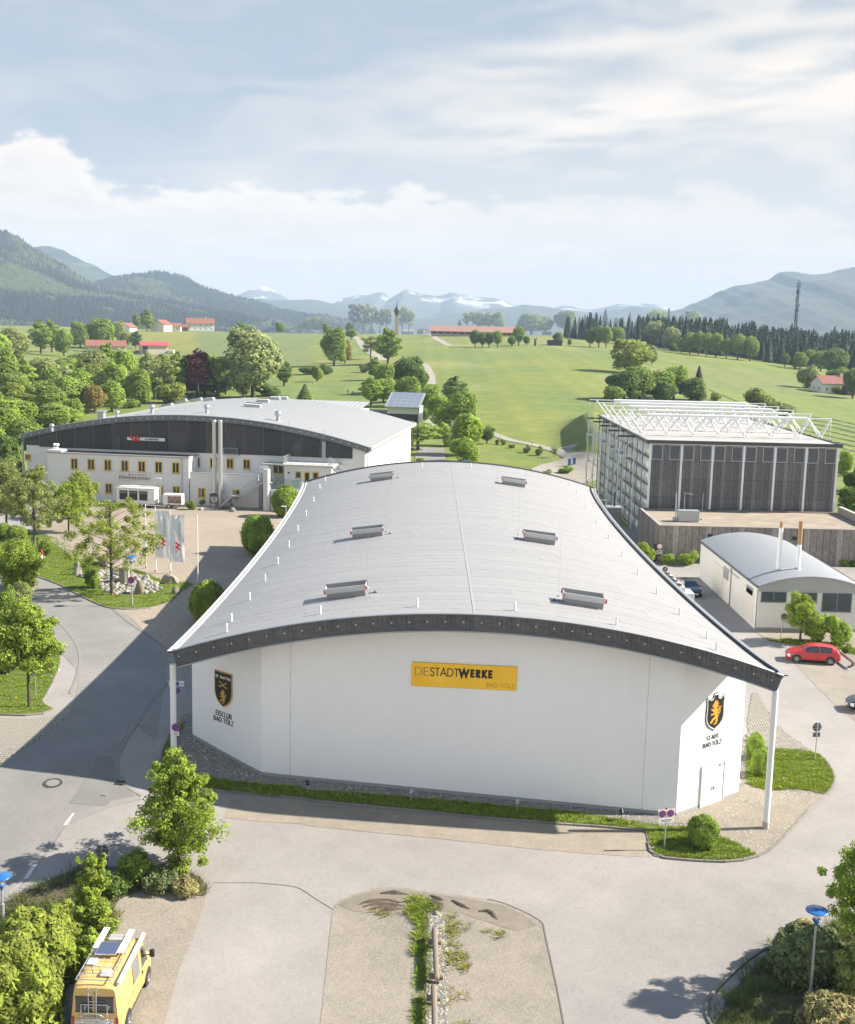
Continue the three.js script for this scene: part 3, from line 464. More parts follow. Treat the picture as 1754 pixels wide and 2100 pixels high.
  // gravel strip before the kerb, islands, bays
  sheet('gravel_strip', [...w(zA, [[1350, 440], [1310, 542], [1754, 578]]), ...w(zB, [[300, 262], [600, 292], [900, 320], [1200, 352], [1500, 385]]), ...w(zC, [[0, 735], [130, 748], [250, 757], [400, 766], [560, 774], [543, 700], [523, 628], [300, 606], [0, 586]]), ...w(zB, [[1200, 231], [600, 170], [300, 140]]), ...w(zA, [[1754, 438]])], 0.012, M.gravel, 1.2);
  const isle = [...w(zB, [[340, 1400], [352, 1253], [390, 900], [412, 700], [428, 655], [455, 630], [520, 602], [580, 585], [640, 572], [700, 568], [760, 570], [900, 590], [1000, 602], [1100, 614], [1190, 628], [1260, 645], [1330, 672], [1390, 700], [1440, 728], [1465, 748], [1475, 790], [1490, 860], [1530, 1040], [1570, 1253], [1600, 1400]])];
  sheet('gravel_island', [...isle, [4, -25], [-2.5, -25]], 0.014, M.dust, 1);
  sheet('bare_earth', w(zB, [[440, 655], [520, 612], [640, 582], [760, 580], [900, 600], [1100, 626], [1260, 657], [1380, 712], [1440, 760], [1330, 790], [1180, 740], [1060, 700], [980, 690], [780, 700], [640, 700], [520, 690]]), 0.024, std([0.33, 0.292, 0.245], 1, { map: rep(T.gravel, 3), bumpMap: rep(T.bump, 0.7), bumpScale: 0.02 }), 0.8);
  sheet('pebble_strip', w(zB, [[890, 700], [960, 700], [985, 800], [990, 1000], [985, 1253], [985, 1380], [880, 1380], [880, 1000], [895, 800]]), 0.03, M.pebble, 1);
  sheet('parking_bay', w(zA, [[690, 1000], [850, 968], [1000, 968], [1100, 1000], [1205, 1000], [1190, 1060], [1130, 1250], [1050, 1430], [990, 1640], [950, 1800], [300, 1800], [420, 1400], [560, 1240], [640, 1180], [650, 1090]]), 0.012, M.dust, 1.2);
  const hedge = [...w(zA, [[20, 1040], [100, 1000], [200, 950], [330, 890], [400, 862], [480, 842], [700, 830], [900, 822], [1000, 832], [1060, 850], [1170, 892], [1215, 950], [1205, 1000], [1100, 1000], [1000, 968], [850, 968], [700, 1015], [650, 1100], [630, 1200], [560, 1240], [420, 1400], [380, 1600], [300, 1748], [260, 1850], [-200, 1850], [-200, 1160]])];
  sheet('planting_bed', hedge, 0.05, M.earth, 1.2);
  kerb(w(zA, [[-100, 1100], [20, 1040], [100, 1000], [200, 950], [330, 890], [400, 862], [480, 842]]), false, 0.07);
  const corner = [...w(zC, [[1300, 1270], [1235, 1330], [1150, 1400], [1080, 1480], [1000, 1580], [950, 1680], [930, 1760], [940, 1860]]), [24, -30], [40, -40], [40, -62], ...W([1800, 1850], [1754, 1880])];
  sheet('planting_bed', corner, 0.05, M.earth, 1.2);
  sheet('concrete_strip', w(zC, [[1225, 1330], [1140, 1390], [1060, 1455], [950, 1570], [905, 1650], [900, 1700], [935, 1760], [970, 1690], [1010, 1600], [1090, 1500], [1170, 1420], [1245, 1350]]), 0.06, std([0.33, 0.315, 0.29], 0.95, { map: rep(T.gravel, 2) }), 1);
  kerb(w(zC, [[1270, 1290], [1180, 1340], [1080, 1415], [960, 1530], [885, 1620], [868, 1660], [900, 1730], [930, 1790]]), false, 0.09);
  sheet('gravel_island', w(zD, [[1245, 530], [1200, 500], [1168, 472], [1300, 468], [1600, 470], [1754, 500], [1850, 560], [1850, 690], [1754, 660], [1700, 628], [1660, 592], [1590, 570], [1400, 545], [1330, 540]]), 0.03, M.gravel, 1.2);
  sheet('verge', w(zD, [[1250, 532], [1330, 520], [1500, 535], [1640, 560], [1754, 580], [1850, 600], [1850, 640], [1700, 600], [1590, 572], [1400, 555]]), 0.045, M.grass, 1.2);
  sheet('gravel_bay', w(zD, [[1380, 640], [1560, 668], [1660, 690], [1754, 720], [1900, 760], [1900, 1060], [1754, 1000], [1650, 920], [1500, 770]]), 0.012, M.dust, 1.5);
  // paths into the fields
  const tr = (l, ww, n = 'path') => ribbon(n, dense(smoothLine(w(zF, l)), 3), ww, 0.10, M.path);
  tr([[1900, 1085], [1754, 1062], [1650, 1030], [1520, 995], [1400, 972], [1330, 950], [1270, 928], [1180, 890]], 2.6);
  tr([[1610, 1020], [1680, 1012], [1760, 1003]], 1.6);
  tr([[912, 640], [908, 600], [895, 560], [875, 527], [845, 508]], 4); tr([[640, 500], [590, 470], [540, 440], [508, 405], [490, 378], [455, 360], [410, 366]], 5); tr([[1022, 415], [985, 395], [940, 370], [880, 348]], 4.5);
  tr([[940, 770], [925, 830], [900, 880], [850, 880]], 4); tr([[700, 764], [850, 758], [1000, 755]], 3.2); 
  sheet('gravel_square', w(zF, [[1754, 1052], [1660, 1085], [1560, 1110], [1500, 1135], [1520, 1200], [1700, 1240], [1900, 1200], [1900, 1070]]), 0.1, M.path, 2);
  sheet('service_road', [...w(zF, [[850, 1010], [990, 1015], [1000, 1090], [1010, 1180], [820, 1180], [820, 1060]])], 0.1, M.street, 2);
  // covers in the ground
  const ring = std([0.05, 0.047, 0.045], 0.9), lid = std([0.2, 0.19, 0.18], 0.9);
  const manhole = (p, label, r = 0.42) => { const q = G(...p), m = thing('manhole_cover', label, 'manhole cover', [q.x, q.y + 0.012, q.z]); const gx = ground(q.x + 0.5, q.z) - ground(q.x - 0.5, q.z), gz = ground(q.x, q.z + 0.5) - ground(q.x, q.z - 0.5); m.quaternion.setFromUnitVectors(new THREE.Vector3(0, 1, 0), new THREE.Vector3(-gx, 1, -gz).normalize()); put('ring', cyl(r, r, 0.02, 0, 0, 0, 24), ring, m); put('lid', cyl(r * 0.68, r * 0.68, 0.004, 0, 0.0205, 0, 24), lid, m); };
  manhole(zA(310, 341), 'round manhole cover in the left street at the edge of the hall shadow', 0.5); manhole(zA(1235, 192), 'round manhole cover in the gravel beside the left wing wall', 0.45);
  const dr = thing('storm_drain', 'square dark storm drain grate beside the stone channel of the left street', 'storm drain', G(...zA(700, 340)).toArray()); put('grate', merge([box(0.5, 0.05, 0.5, 0, 0.02, 0), ...[-2, -1, 0, 1, 2].map((k) => box(0.42, 0.03, 0.04, 0, 0.05, k * 0.085))]), ring, dr);
  const cv = thing('valve_cover', 'small square valve cover set in the mended asphalt strip', 'valve cover', G(...zA(608, 408)).toArray()); put('lid', merge([box(0.3, 0.05, 0.3, 0, 0.01, 0), box(0.2, 0.02, 0.2, 0, 0.04, 0)]), lid, cv);
}
// ---------------------------------------------------------------- mountains
{
  // crest: picture points of the skyline; D: distance of the crest; the slope runs down towards us over 'run' metres
  const mountain = (crest, D, run, back, opt, seedN) => {
    const P = crest.map(([x, y]) => atD(x, y, D)), x0 = P[0].x, x1 = P[P.length - 1].x, n = opt.n ?? 200, rows = [], R = opt.rows ?? 46, col = [];
    const crestH = (x) => { let i = 0; while (i < P.length - 2 && x > P[i + 1].x) i++; return mix(P[i].y, P[i + 1].y, ss(0, 1, clamp((x - P[i].x) / (P[i + 1].x - P[i].x))) * 0.5 + 0.5 * clamp((x - P[i].x) / (P[i + 1].x - P[i].x))); };
    const H = (x, t) => { // t: 0 foot .. 1 crest .. 1.6 behind
      const u = t <= 1 ? t : 1 - (t - 1) / 0.6, c = crestH(x), base = -60, z = -(D - run * (1 - Math.min(t, 1)) + back * Math.max(0, t - 1) / 0.6);
      const rid = 1 - Math.abs(2 * fbm(x / opt.sc + seedN, z / opt.sc * 0.6, seedN, 5) - 1), fall = Math.pow(Math.max(0, u), opt.pow ?? 0.85);
      const jag = (fbm(x / (opt.sc * 0.16), z / (opt.sc * 0.16), 3 + seedN, 4) - 0.5) * opt.jag;
      return [x, base + (c - base) * fall * (1 + (rid - 0.6) * 0.5 * (1 - u) * (u > 0 ? 1 : 0)) + jag * ss(0, 0.2, u), z];
    };
    for (let j = 0; j <= R; j++) { const t = j / R * 1.6, r = []; for (let i = 0; i <= n; i++) r.push(H(mix(x0, x1, i / n), t)); rows.push(r); }
    const g = surf(rows);
    const nor = g.attributes.normal, pos = g.attributes.position;
    for (let i = 0; i < pos.count; i++) { const c = opt.col(pos.getX(i), pos.getY(i), pos.getZ(i), nor.getY(i), crestH(pos.getX(i))); col.push(...c); }
    g.setAttribute('color', new THREE.Float32BufferAttribute(col, 3));
    const idx = g.index.array; // faces look up
    struct('mountain', g, new THREE.MeshStandardMaterial({ vertexColors: true, roughness: 1, side: THREE.DoubleSide }));
    return { H, x0, x1, crestH };
  };
  const forest = (s) => (x, y, z) => { const n = fbm(x / 160, y / 120, z / 160 + s, 5), m = fbm(x / 420, y / 300 + s, z / 420, 4); const a = [0.009, 0.02, 0.016], b = [0.034, 0.052, 0.017]; let t = ss(0.42, 0.62, n * 0.7 + m * 0.4 - 0.03); const c = [0, 1, 2].map((k) => mix(a[k], b[k], t)); if (m > 0.60 && y < 260) return [0.08, 0.10, 0.03]; return c; };
  const blueHill = () => (x, y, z) => { const n = fbm(x / 700, y / 300, z / 700, 4); return [0.02 + 0.02 * n, 0.032 + 0.025 * n, 0.022]; };
  const alp = (snowLine) => (x, y, z, ny, c) => { const n = fbm(x / 260, y / 90, z / 320, 5), s = ss(0.56, 0.60, n) * ss(c * snowLine, c * (snowLine + 0.22), y); return [mix(0.06 + 0.04 * n, 0.5, s), mix(0.07 + 0.04 * n, 0.51, s), mix(0.065 + 0.03 * n, 0.54, s)]; };
  mountain([[-420, 640], [440, 628], [480, 612], [500, 607], [525, 598], [545, 587], [560, 592], [580, 604], [605, 618], [640, 632], [690, 640], [720, 640], [2300, 645]], 9500, 3400, 1500, { sc: 1450, jag: 60, col: alp(0.45), n: 500 }, 3);
  mountain([[560, 650], [640, 640], [690, 625], [706, 610], [735, 604], [760, 601], [785, 598], [800, 608], [815, 600], [832, 591], [850, 598], [872, 603], [900, 606], [925, 599], [948, 606], [985, 612], [1015, 612], [1040, 622], [1080, 632], [1150, 640]], 8500, 3000, 1500, { sc: 1100, jag: 52, col: alp(0.55), n: 420 }, 9);
  mountain([[1020, 648], [1090, 640], [1150, 630], [1200, 634], [1280, 622], [1340, 626], [1400, 640], [1500, 645]], 9000, 3000, 1500, { sc: 1300, jag: 52, col: alp(0.7), n: 260 }, 15);
  mountain([[430, 640], [490, 622], [520, 612], [560, 614], [600, 612], [640, 612], [690, 622], [740, 632], [800, 640], [880, 642], [960, 640], [1010, 634], [1050, 630], [1075, 626], [1110, 630], [1150, 636], [1200, 640], [1260, 632], [1300, 627], [1340, 634], [1400, 648]], 7000, 2400, 1300, { sc: 1000, jag: 34, col: blueHill(), n: 420 }, 21);
  mountain([[1300, 660], [1375, 640], [1400, 634], [1422, 622], [1450, 610], [1482, 592], [1500, 583], [1520, 580], [1545, 581], [1575, 576], [1600, 560], [1625, 557], [1660, 560], [1700, 556], [1725, 549], [1754, 543], [1860, 520], [2050, 470]], 5500, 2200, 1300, { sc: 800, jag: 36, col: blueHill(), n: 300 }, 27);
  mountain([[-420, 540], [-200, 520], [20, 510], [60, 507], [95, 503], [125, 511], [150, 522], [180, 535], [215, 553], [240, 566], [257, 575], [300, 590], [360, 620], [420, 650]], 5200, 1900, 1200, { sc: 800, jag: 32, col: forest(40), n: 300 }, 33);
  const mid = mountain([[130, 640], [190, 605], [230, 585], [257, 574], [285, 569], [318, 567], [345, 571], [380, 582], [420, 598], [460, 610], [500, 622], [540, 634], [580, 645], [640, 657], [760, 668]], 4300, 1300, 1000, { sc: 800, jag: 22, col: forest(60), n: 300, pow: 0.8 }, 39);
  const left = mountain([[-460, 440], [-200, 455], [-60, 478], [0, 489], [30, 494], [60, 515], [90, 533], [125, 556], [170, 583], [200, 597], [250, 612], [300, 622], [360, 634], [420, 645], [480, 655], [560, 666]], 3200, 1350, 900, { sc: 620, jag: 16, col: forest(80), n: 320, rows: 60, pow: 0.75 }, 45);
  // forest on the two nearer slopes: spruce and broadleaf crowns, too many to count
  const cone = new THREE.ConeGeometry(0.3, 1, 6, 1).translate(0, 0.5, 0), ball = new THREE.IcosahedronGeometry(0.5, 1).translate(0, 0.45, 0);
  const wood = (m, N, geo, name, hgt, wide, colr, keep, seedN) => {
    srnd(seedN); const im = new THREE.InstancedMesh(geo, std([1, 1, 1], 1), N), d = new THREE.Object3D(), c = new THREE.Color(); let k = 0;
    for (let i = 0; i < N * 6 && k < N; i++) {
      const x = mix(m.x0, m.x1, rnd()), t = Math.pow(rnd(), 0.7) * 1.02; const p = m.H(x, t);
      const [px] = pxAt(p[0], p[2], p[1]); if (px < -160 || px > 760) continue;
      if (!keep(fbm(p[0] / 160, p[1] / 120, p[2] / 160 + 80, 4) , rnd())) continue;
      const h = hgt * rr(0.65, 1.25); d.position.set(p[0], p[1] - 2, p[2]); d.scale.set(h * wide * rr(0.8, 1.2), h, h * wide * rr(0.8, 1.2)); d.rotation.y = rnd() * 6.28; d.updateMatrix(); im.setMatrixAt(k, d.matrix);
      const q = colr(); c.setRGB(...q); im.setColorAt(k, c); k++;
    }
    im.count = k; im.name = numbered(name); im.castShadow = im.receiveShadow = true; scene.add(im);
    return im;
  };
  const dark = () => { const k = rr(0.7, 1.3); return [0.008 * k, 0.019 * k, 0.016 * k]; }, fresh = () => { const k = rr(0.7, 1.35), y = rr(0, 0.03); return [(0.028 + y * 0.6) * k, 0.052 * k, 0.014 * k]; };
  tag(wood(left, 26000, cone, 'mountain_forest', 24, 0.75, dark, (n, r) => r < ss(0.62, 0.42, n), 51), 'dark spruce forest covering the green mountain at the left edge', 'forest', undefined, 'stuff');
  tag(wood(left, 20000, ball, 'mountain_forest', 17, 1.0, fresh, (n, r) => r < ss(0.40, 0.60, n), 52), 'light green broadleaf woods in patches on the green mountain at the left', 'forest', undefined, 'stuff');
  tag(wood(mid, 16000, cone, 'mountain_forest', 24, 0.8, dark, (n, r) => r < ss(0.66, 0.40, n), 53), 'spruce forest on the rounded hill behind the village at left', 'forest', undefined, 'stuff');
  tag(wood(mid, 10000, ball, 'mountain_forest', 18, 1.0, fresh, (n, r) => r < ss(0.42, 0.62, n), 54), 'broadleaf woods on the rounded hill behind the village at left', 'forest', undefined, 'stuff');
}
// ---------------------------------------------------------------- the arena across the plaza
const zS = Zm(0, 1500, 1200);
const yellow = std([0.70, 0.44, 0.02], 0.5), wallW = std([0.74, 0.74, 0.725], 0.9, { map: rep(T.stucco, 4), bumpMap: rep(T.bump, 0.6), bumpScale: 0.006 });
const slatM = [0.85, 1, 1.15].map((k) => std([0.125 * k, 0.122 * k, 0.122 * k], 0.85, { map: rep(T.streak, 2) }));
const font = await new FontLoader().loadAsync('fonts/droid/droid_sans_regular.typeface.json'), fontB = await new FontLoader().loadAsync('fonts/droid/droid_sans_bold.typeface.json');
const text = (s, size, depth, f = font) => { const g = new TextGeometry(s, { font: f, size, depth, curveSegments: 4, bevelEnabled: false }); g.computeBoundingBox(); const b = g.boundingBox; return g.translate(-(b.min.x + b.max.x) / 2, -(b.min.y + b.max.y) / 2, 0); };
function canvasTex(wd, hg, draw) { const c = document.createElement('canvas'); c.width = wd; c.height = hg; draw(c.getContext('2d'), wd, hg); const t = new THREE.CanvasTexture(c); t.colorSpace = THREE.SRGBColorSpace; t.minFilter = THREE.LinearMipmapLinearFilter; return t; }
// a window set in a wall that faces +z of its parent: frame, mullion and two panes
function windowAt(parent, x, y, z, wd = 1.05, hg = 1.6, frameMat = yellow, turn = 0, leaves = 2) {
  const t = 0.11, f = put('window', merge([bbox(-wd / 2, wd / 2, hg / 2 - t, hg / 2, -0.05, 0.05), bbox(-wd / 2, wd / 2, -hg / 2, -hg / 2 + t, -0.05, 0.05), bbox(-wd / 2, -wd / 2 + t, -hg / 2 + t, hg / 2 - t, -0.05, 0.05), bbox(wd / 2 - t, wd / 2, -hg / 2 + t, hg / 2 - t, -0.05, 0.05)]), frameMat, parent);
  f.position.set(x, y, z); f.rotation.y = turn;
  if (leaves > 1) put('mullion', bbox(-0.05, 0.05, -hg / 2 + t, hg / 2 - t, -0.04, 0.045), frameMat, f);
  for (let k = 0; k < leaves; k++) { const a = -wd / 2 + t + k * (wd - 2 * t) / leaves, b = a + (wd - 2 * t) / leaves; put('pane', bbox(a + 0.02, b - 0.02, -hg / 2 + t, hg / 2 - t, -0.03, 0.0), glassDark, f); }
  put('sill', bbox(-wd / 2 - 0.06, wd / 2 + 0.06, -hg / 2 - 0.06, -hg / 2 - 0.005, -0.05, 0.14), galv, f);
  return f;
}
function railing(parent, name, a, b, hgt = 1.0, step = 0.14) {         // posts, rails and thin balusters from a to b (points on the floor)
  const A = new THREE.Vector3(...a), B = new THREE.Vector3(...b), l = A.distanceTo(B), n = Math.max(1, Math.round(l / 1.4)), g = [], at = (t, y) => [mix(A.x, B.x, t), mix(A.y, B.y, t) + y, mix(A.z, B.z, t)];
  const r = put(name, merge([bar(at(0, hgt), at(1, hgt), 0.03), bar(at(0, 0.12), at(1, 0.12), 0.018)]), galv, parent);
  for (let i = 0; i <= n; i++) put('post', bar(at(i / n, 0), at(i / n, hgt), 0.028), galv, r);
  for (let i = 0; i < l / step; i++) g.push(bar(at(i * step / l, 0.12), at(i * step / l, hgt), 0.009, 4));
  put('balusters', merge(g), galv, r).userData.kind = 'stuff'; return r;
}
const TH = -7.5 * Math.PI / 180, AP = G(...zS(1129, 734)), AY = AP.y;
const arenaAt = (x, y, z) => new THREE.Vector3(x, y, z).applyAxisAngle(new THREE.Vector3(0, 1, 0), TH).add(AP);
{
  const a = thing('arena_hall', 'white arena with arched grey roof and dark slatted gable behind the paved plaza', 'hall', AP.toArray(), TH);
  let ZR = 0; const hw = 25.6, R = 92.8, top = 12.2, ay = (x) => top - R + Math.sqrt(R * R - x * x), L = 44, nZ = [Math.sin(TH), 0, Math.cos(TH)], X = (s) => { const o = arenaAt(0, 0, ZR), q = onPlane(...zS(s, 650 - 0), o.toArray(), nZ).sub(AP); return q.x * Math.cos(TH) - q.z * Math.sin(TH); };
  const arow = (z, dy, n = 40, x0 = -hw, x1 = hw) => Array.from({ length: n + 1 }, (_, i) => { const x = mix(x0, x1, i / n); return [x, ay(x) + dy, z]; });
  const roofM = std([0.30, 0.305, 0.31], 0.6, { map: rep(T.stucco, 3) });
  const roof = put('roof', merge([surf([arow(0.4, 0), arow(-L, 0)]), surf([arow(-L, -0.3), arow(0.3, -0.3)]), surf([arow(-L, 0), arow(-L, -0.3)])]), roofM, a);
  const seams = []; for (let k = 1; k < 26; k++) seams.push(surf([arow(0.4 - k * 1.7, 0.03), arow(0.4 - k * 1.7 - 0.08, 0.03)])); for (let k = 1; k < 30; k++) { const x = mix(-hw, hw, k / 30); seams.push(sbar([x, ay(x) + 0.02, 0.3], [x, ay(x) + 0.02, -L], 0.06, 0.03)); }
  put('roof_seam', merge(seams), std([0.29, 0.295, 0.30], 0.6), roof).userData.kind = 'stuff';
  const fasM = std([0.23, 0.25, 0.265], 0.65, { map: rep(T.streak, 4, 1) });
  const fas = (x0, x1, t, b, zo, zi, n) => toCreasedNormals(surf([arow(zi, t, n, x0, x1), arow(zo, t, n, x0, x1), arow(zo, b, n, x0, x1), arow(zi, b, n, x0, x1)]), 0.5);
  const f = put('fascia', fas(-hw, hw, 0.05, -0.72, 0.5, 0.3, 60), fasM, a), bolt = new THREE.CylinderGeometry(0.07, 0.07, 0.04, 8).rotateX(Math.PI / 2);
  for (let k = 0; k < 44; k++) { const x = mix(-hw + 0.5, hw - 0.5, k / 43); put('bolt', bolt, whitePaint, f).position.set(x, ay(x) - 0.33, 0.52); }
  put('edge_trim', fas(-hw - 0.1, hw + 0.1, 0.12, 0.03, 0.56, 0.2, 60), galv, f);
  // walls
  const gable = [[-hw + 0.6, -3]]; for (let i = 0; i <= 30; i++) { const x = mix(-hw + 0.6, hw - 0.6, i / 30); gable.push([x, ay(x) - 0.25]); } gable.push([hw - 0.6, -3]);
  put('gable_wall', prism(gable, 0.3).translate(0, 0, -0.3), wallW, a);
  const sideM = std([0.78, 0.775, 0.76], 0.9, { map: rep(T.stucco, 4) });
  for (const s of [-1, 1]) { const x = s * (hw - 0.75); put('side_wall', bbox(x - 0.15, x + 0.15, -3, ay(hw) - 0.2, -L + 0.6, -0.31), sideM, a); for (let k = 0; k < 8; k++) put('wall_joint', bbox(x + s * 0.15, x + s * 0.17, -1, ay(hw) - 0.4, -2 - k * 5.2, -2.06 - k * 5.2), galv, a); }
  put('rear_wall', bbox(-hw + 0.6, hw - 0.6, -3, ay(hw) - 0.2, -L + 0.3, -L + 0.6), sideM, a);
  put('side_gutter', sbar([hw + 0.1, ay(hw) - 0.15, 0.4], [hw + 0.1, ay(hw) - 0.15, -L], 0.5, 0.5), std([0.34, 0.34, 0.34], 0.6), a);
  put('side_gutter', sbar([-hw - 0.1, ay(hw) - 0.1, 0.4], [-hw - 0.1, ay(hw) - 0.1, -L], 0.3, 0.3), galv, a);
  put('corner_post', cyl(0.14, 0.14, ay(hw) + 2, -hw + 0.1, -3, 0.2, 12), galv, a); put('downpipe', cyl(0.07, 0.07, ay(hw) + 2, hw - 0.2, -3, 0.2, 10), galv, a);
  // slatted timber cladding of the gable, panel by panel
  const xs = [153, 240, 343, 447, 555, 664, 772, 882, 992, 1103, 1213, 1323, 1433, 1543, 1652, 1762, 1872, 1982, 2060].map(X);
  srnd(5);
  for (let k = 0; k < xs.length - 1; k++) {
    const x0 = xs[k] + 0.04, x1 = xs[k + 1] - 0.04, g = [], yb = k < 1 ? 7.15 : 6.95;
    for (let y = yb; y < 11.6; y += 0.135) { let p = x0, q = x1; const inside = (x) => y + 0.1 < ay(x) - 0.75; if (!inside(p) && !inside(q)) continue; while (!inside(p) && p < q) p += 0.1; while (!inside(q) && q > p) q -= 0.1; g.push(box(q - p, 0.1, 0.03, (p + q) / 2, y + 0.05, 0.10, 0)); }
    if (!g.length) continue;
    put('slat_panel', merge(g), slatM[Math.floor(rnd() * 3)], a); 
    const bp = [[x0, yb - 0.02]]; for (let i = 0; i <= 4; i++) { const x = mix(x0, x1, i / 4); bp.push([x, Math.max(yb, ay(x) - 0.72)]); } bp.push([x1, yb - 0.02]); put('panel_back', prism(bp, 0.05).translate(0, 0, 0.02), std([0.035, 0.034, 0.033], 0.9), a);
    put('cladding_post', bbox(xs[k] - 0.035, xs[k] + 0.035, yb, Math.max(yb + 0.1, ay(xs[k]) - 0.75), 0.06, 0.15), std([0.15, 0.145, 0.14], 0.8), a);
  }
  const doorM = std([0.075, 0.072, 0.07], 0.7);
  for (const [x0, x1, y0, y1] of [[672, 712, 375, 452], [1342, 1388, 390, 470], [1002, 1096, 342, 458], [1712, 1756, 393, 470], [1866, 1912, 410, 490]]) put('dark_door', merge([bbox(X(x0), X(x1), 7.0, 7.0 + (y1 - y0) / 40.6, 0.12, 0.18), bbox(X(x0) - 0.06, X(x0), 7.0, 7.05 + (y1 - y0) / 40.6, 0.12, 0.2), bbox(X(x1), X(x1) + 0.06, 7.0, 7.05 + (y1 - y0) / 40.6, 0.12, 0.2)]), doorM, a);
  put('small_window', bbox(X(288), X(308), 7.5, 8.0, 0.12, 0.17), black, a); put('small_window', bbox(X(1820), X(1838), 8.1, 8.5, 0.12, 0.17), black, a);
  // two-storey front wing, terrace wing, pavilion
  ZR = 4;
  const bx0 = X(283), bx1 = X(1106), copM = std([0.36, 0.34, 0.31], 0.8);
  const wing = (n, x0, x1, h, z1, m = wallW) => put(n, bbox(x0, x1, -1.6, h, 0.01, z1), m, a);
  wing('front_wing', bx0, bx1, 6.55, 4); put('coping', merge([bbox(bx0 - 0.1, bx1 + 0.1, 6.55, 6.72, 3.75, 4.12), bbox(bx0 - 0.1, bx0 + 0.3, 6.55, 6.72, 0.02, 3.75), bbox(bx1 - 0.3, bx1 + 0.1, 6.55, 6.72, 0.02, 3.75)]), copM, a); put('wing_roof', bbox(bx0 + 0.3, bx1 - 0.3, 6.55, 6.6, 0.02, 3.75), std([0.09, 0.09, 0.09], 0.9), a);
  put('wing_parapet', bbox(bx0, bx0 + 2.1, 6.72, 7.0, 1.5, 4.0), wallW, a);
  ZR = 4.4; const tx0 = X(1112), tx1 = X(1512); wing('terrace_wing', tx0, tx1, 3.95, 4.4); put('terrace_parapet', merge([bbox(tx0, tx1, 3.95, 4.6, 4.2, 4.4)]), wallW, a); put('coping', bbox(tx0 - 0.05, tx1 + 0.05, 4.6, 4.68, 4.15, 4.45), copM, a);
  const px0 = X(1665), px1 = X(1940); wing('pavilion', px0, px1, 6.1, 4.6); put('pavilion_roof', bbox(px0 - 0.3, px1 + 0.3, 6.1, 6.35, 0.05, 4.9), std([0.5, 0.49, 0.47], 0.8), a);
  wing('link_wall', tx1, px0, 3.2, 2.2);
  railing(a, 'terrace_railing', [px0 - 0.2, 6.35, 4.7], [px1 + 0.2, 6.35, 4.7]); railing(a, 'terrace_railing', [px0 - 0.2, 6.35, 0.4], [px0 - 0.2, 6.35, 4.7]);
  ZR = 1; railing(a, 'balcony_railing', [X(1310), 7.0, 1.2], [X(1392), 7.0, 1.2], 0.9); put('balcony_floor', bbox(X(1305), X(1395), 6.88, 7.0, 0.15, 1.25), galv, a);
  ZR = 4; for (const x of [439, 537, 634, 733, 832, 930, 1030]) windowAt(a, X(x), 5.15, 4.03, 1.08, 1.55);
  for (const x of [500, 555, 637, 736, 834, 935, 1032]) windowAt(a, X(x), 1.85, 4.03, 1.05, 1.45);
  ZR = 0; for (const x of [1153, 1250, 1347, 1444]) windowAt(a, X(x), 5.55, 0.08, 1.05, 1.45);
  windowAt(a, X(170), 5.35, 0.08, 0.85, 0.9); ZR = 4.4; windowAt(a, X(1179), 1.85, 4.43, 1.05, 1.4); windowAt(a, X(1382), 1.9, 4.43, 1.05, 1.3);
  const xf = (s) => X((1100 + s * 1200 / 1754) * 1754 / 1200);
  windowAt(a, xf(139), 4.95, 4.63, 0.85, 0.95, yellow, 0, 1); windowAt(a, xf(240), 4.95, 4.63, 0.85, 0.95, yellow, 0, 1); windowAt(a, xf(190), 4.4, 4.63, 0.8, 2.0, yellow, 0, 1);
  ZR = 0.1; windowAt(a, xf(363), 4.2, 0.08, 0.9, 0.9); ZR = 3;
  windowAt(a, X(1620), 5.3, 2.24, 1.6, 1.3); windowAt(a, X(1524), 1.3, 2.24, 1.0, 2.5, yellow, 0, 1);
  for (const s of [536, 556, 574]) windowAt(a, hw - 0.58, 2.6, -6 - (s - 536) * 0.35, 0.7, 1.0, yellow, Math.PI / 2, 1);
  put('downpipe', merge([cyl(0.06, 0.06, 7.6, X(1080), -1.2, 4.1, 8), bar([X(1080), 6.4, 4.1], [X(1062), 6.6, 4.1], 0.06)]), galv, a);
  // chimneys, roof fans, roof lights
  ZR = 5; for (const x of [1255, 1290]) { const c = put('chimney', cyl(0.29, 0.29, 12.9, X(x), -0.9, 5.0, 20), std([0.62, 0.63, 0.64], 0.28, { metalness: 0.7 }), a); put('rain_cap', cyl(0.30, 0.24, 0.12, X(x), 12.0, 5.0, 20), galv, c); }
  const fan = (sx, sy, k, style) => { let y = 11; a.updateMatrixWorld(true); let q; for (let i = 0; i < 12; i++) { q = a.worldToLocal(atY(...zS(sx, sy), AY + y)); y = ay(clamp(q.x, -hw, hw)); }
    const o = put('roof_fan', style ? merge([box(0.9 * k, 1.1 * k, 0.9 * k, 0, 0.5 * k, 0)]) : cyl(0.26 * k, 0.22 * k, 0.75 * k, 0, -0.1, 0, 14), galv, a); o.position.set(q.x, y, q.z);
    put('cowl', style ? merge([box(1.25 * k, 0.2 * k, 1.25 * k, 0, 1.15 * k, 0)]) : new THREE.LatheGeometry([[0.24, 0.6], [0.42, 0.8], [0.44, 1.0], [0.3, 1.22], [0.0, 1.3]].map((p) => new THREE.Vector2(p[0] * k, p[1] * k)), 14), steel, o); };
  fan(595, 258, 1, true); fan(686, 248, 0.8); fan(890, 225, 1.1); fan(1210, 222, 1.0); fan(1626, 268, 1.15); fan(305, 325, 0.7);
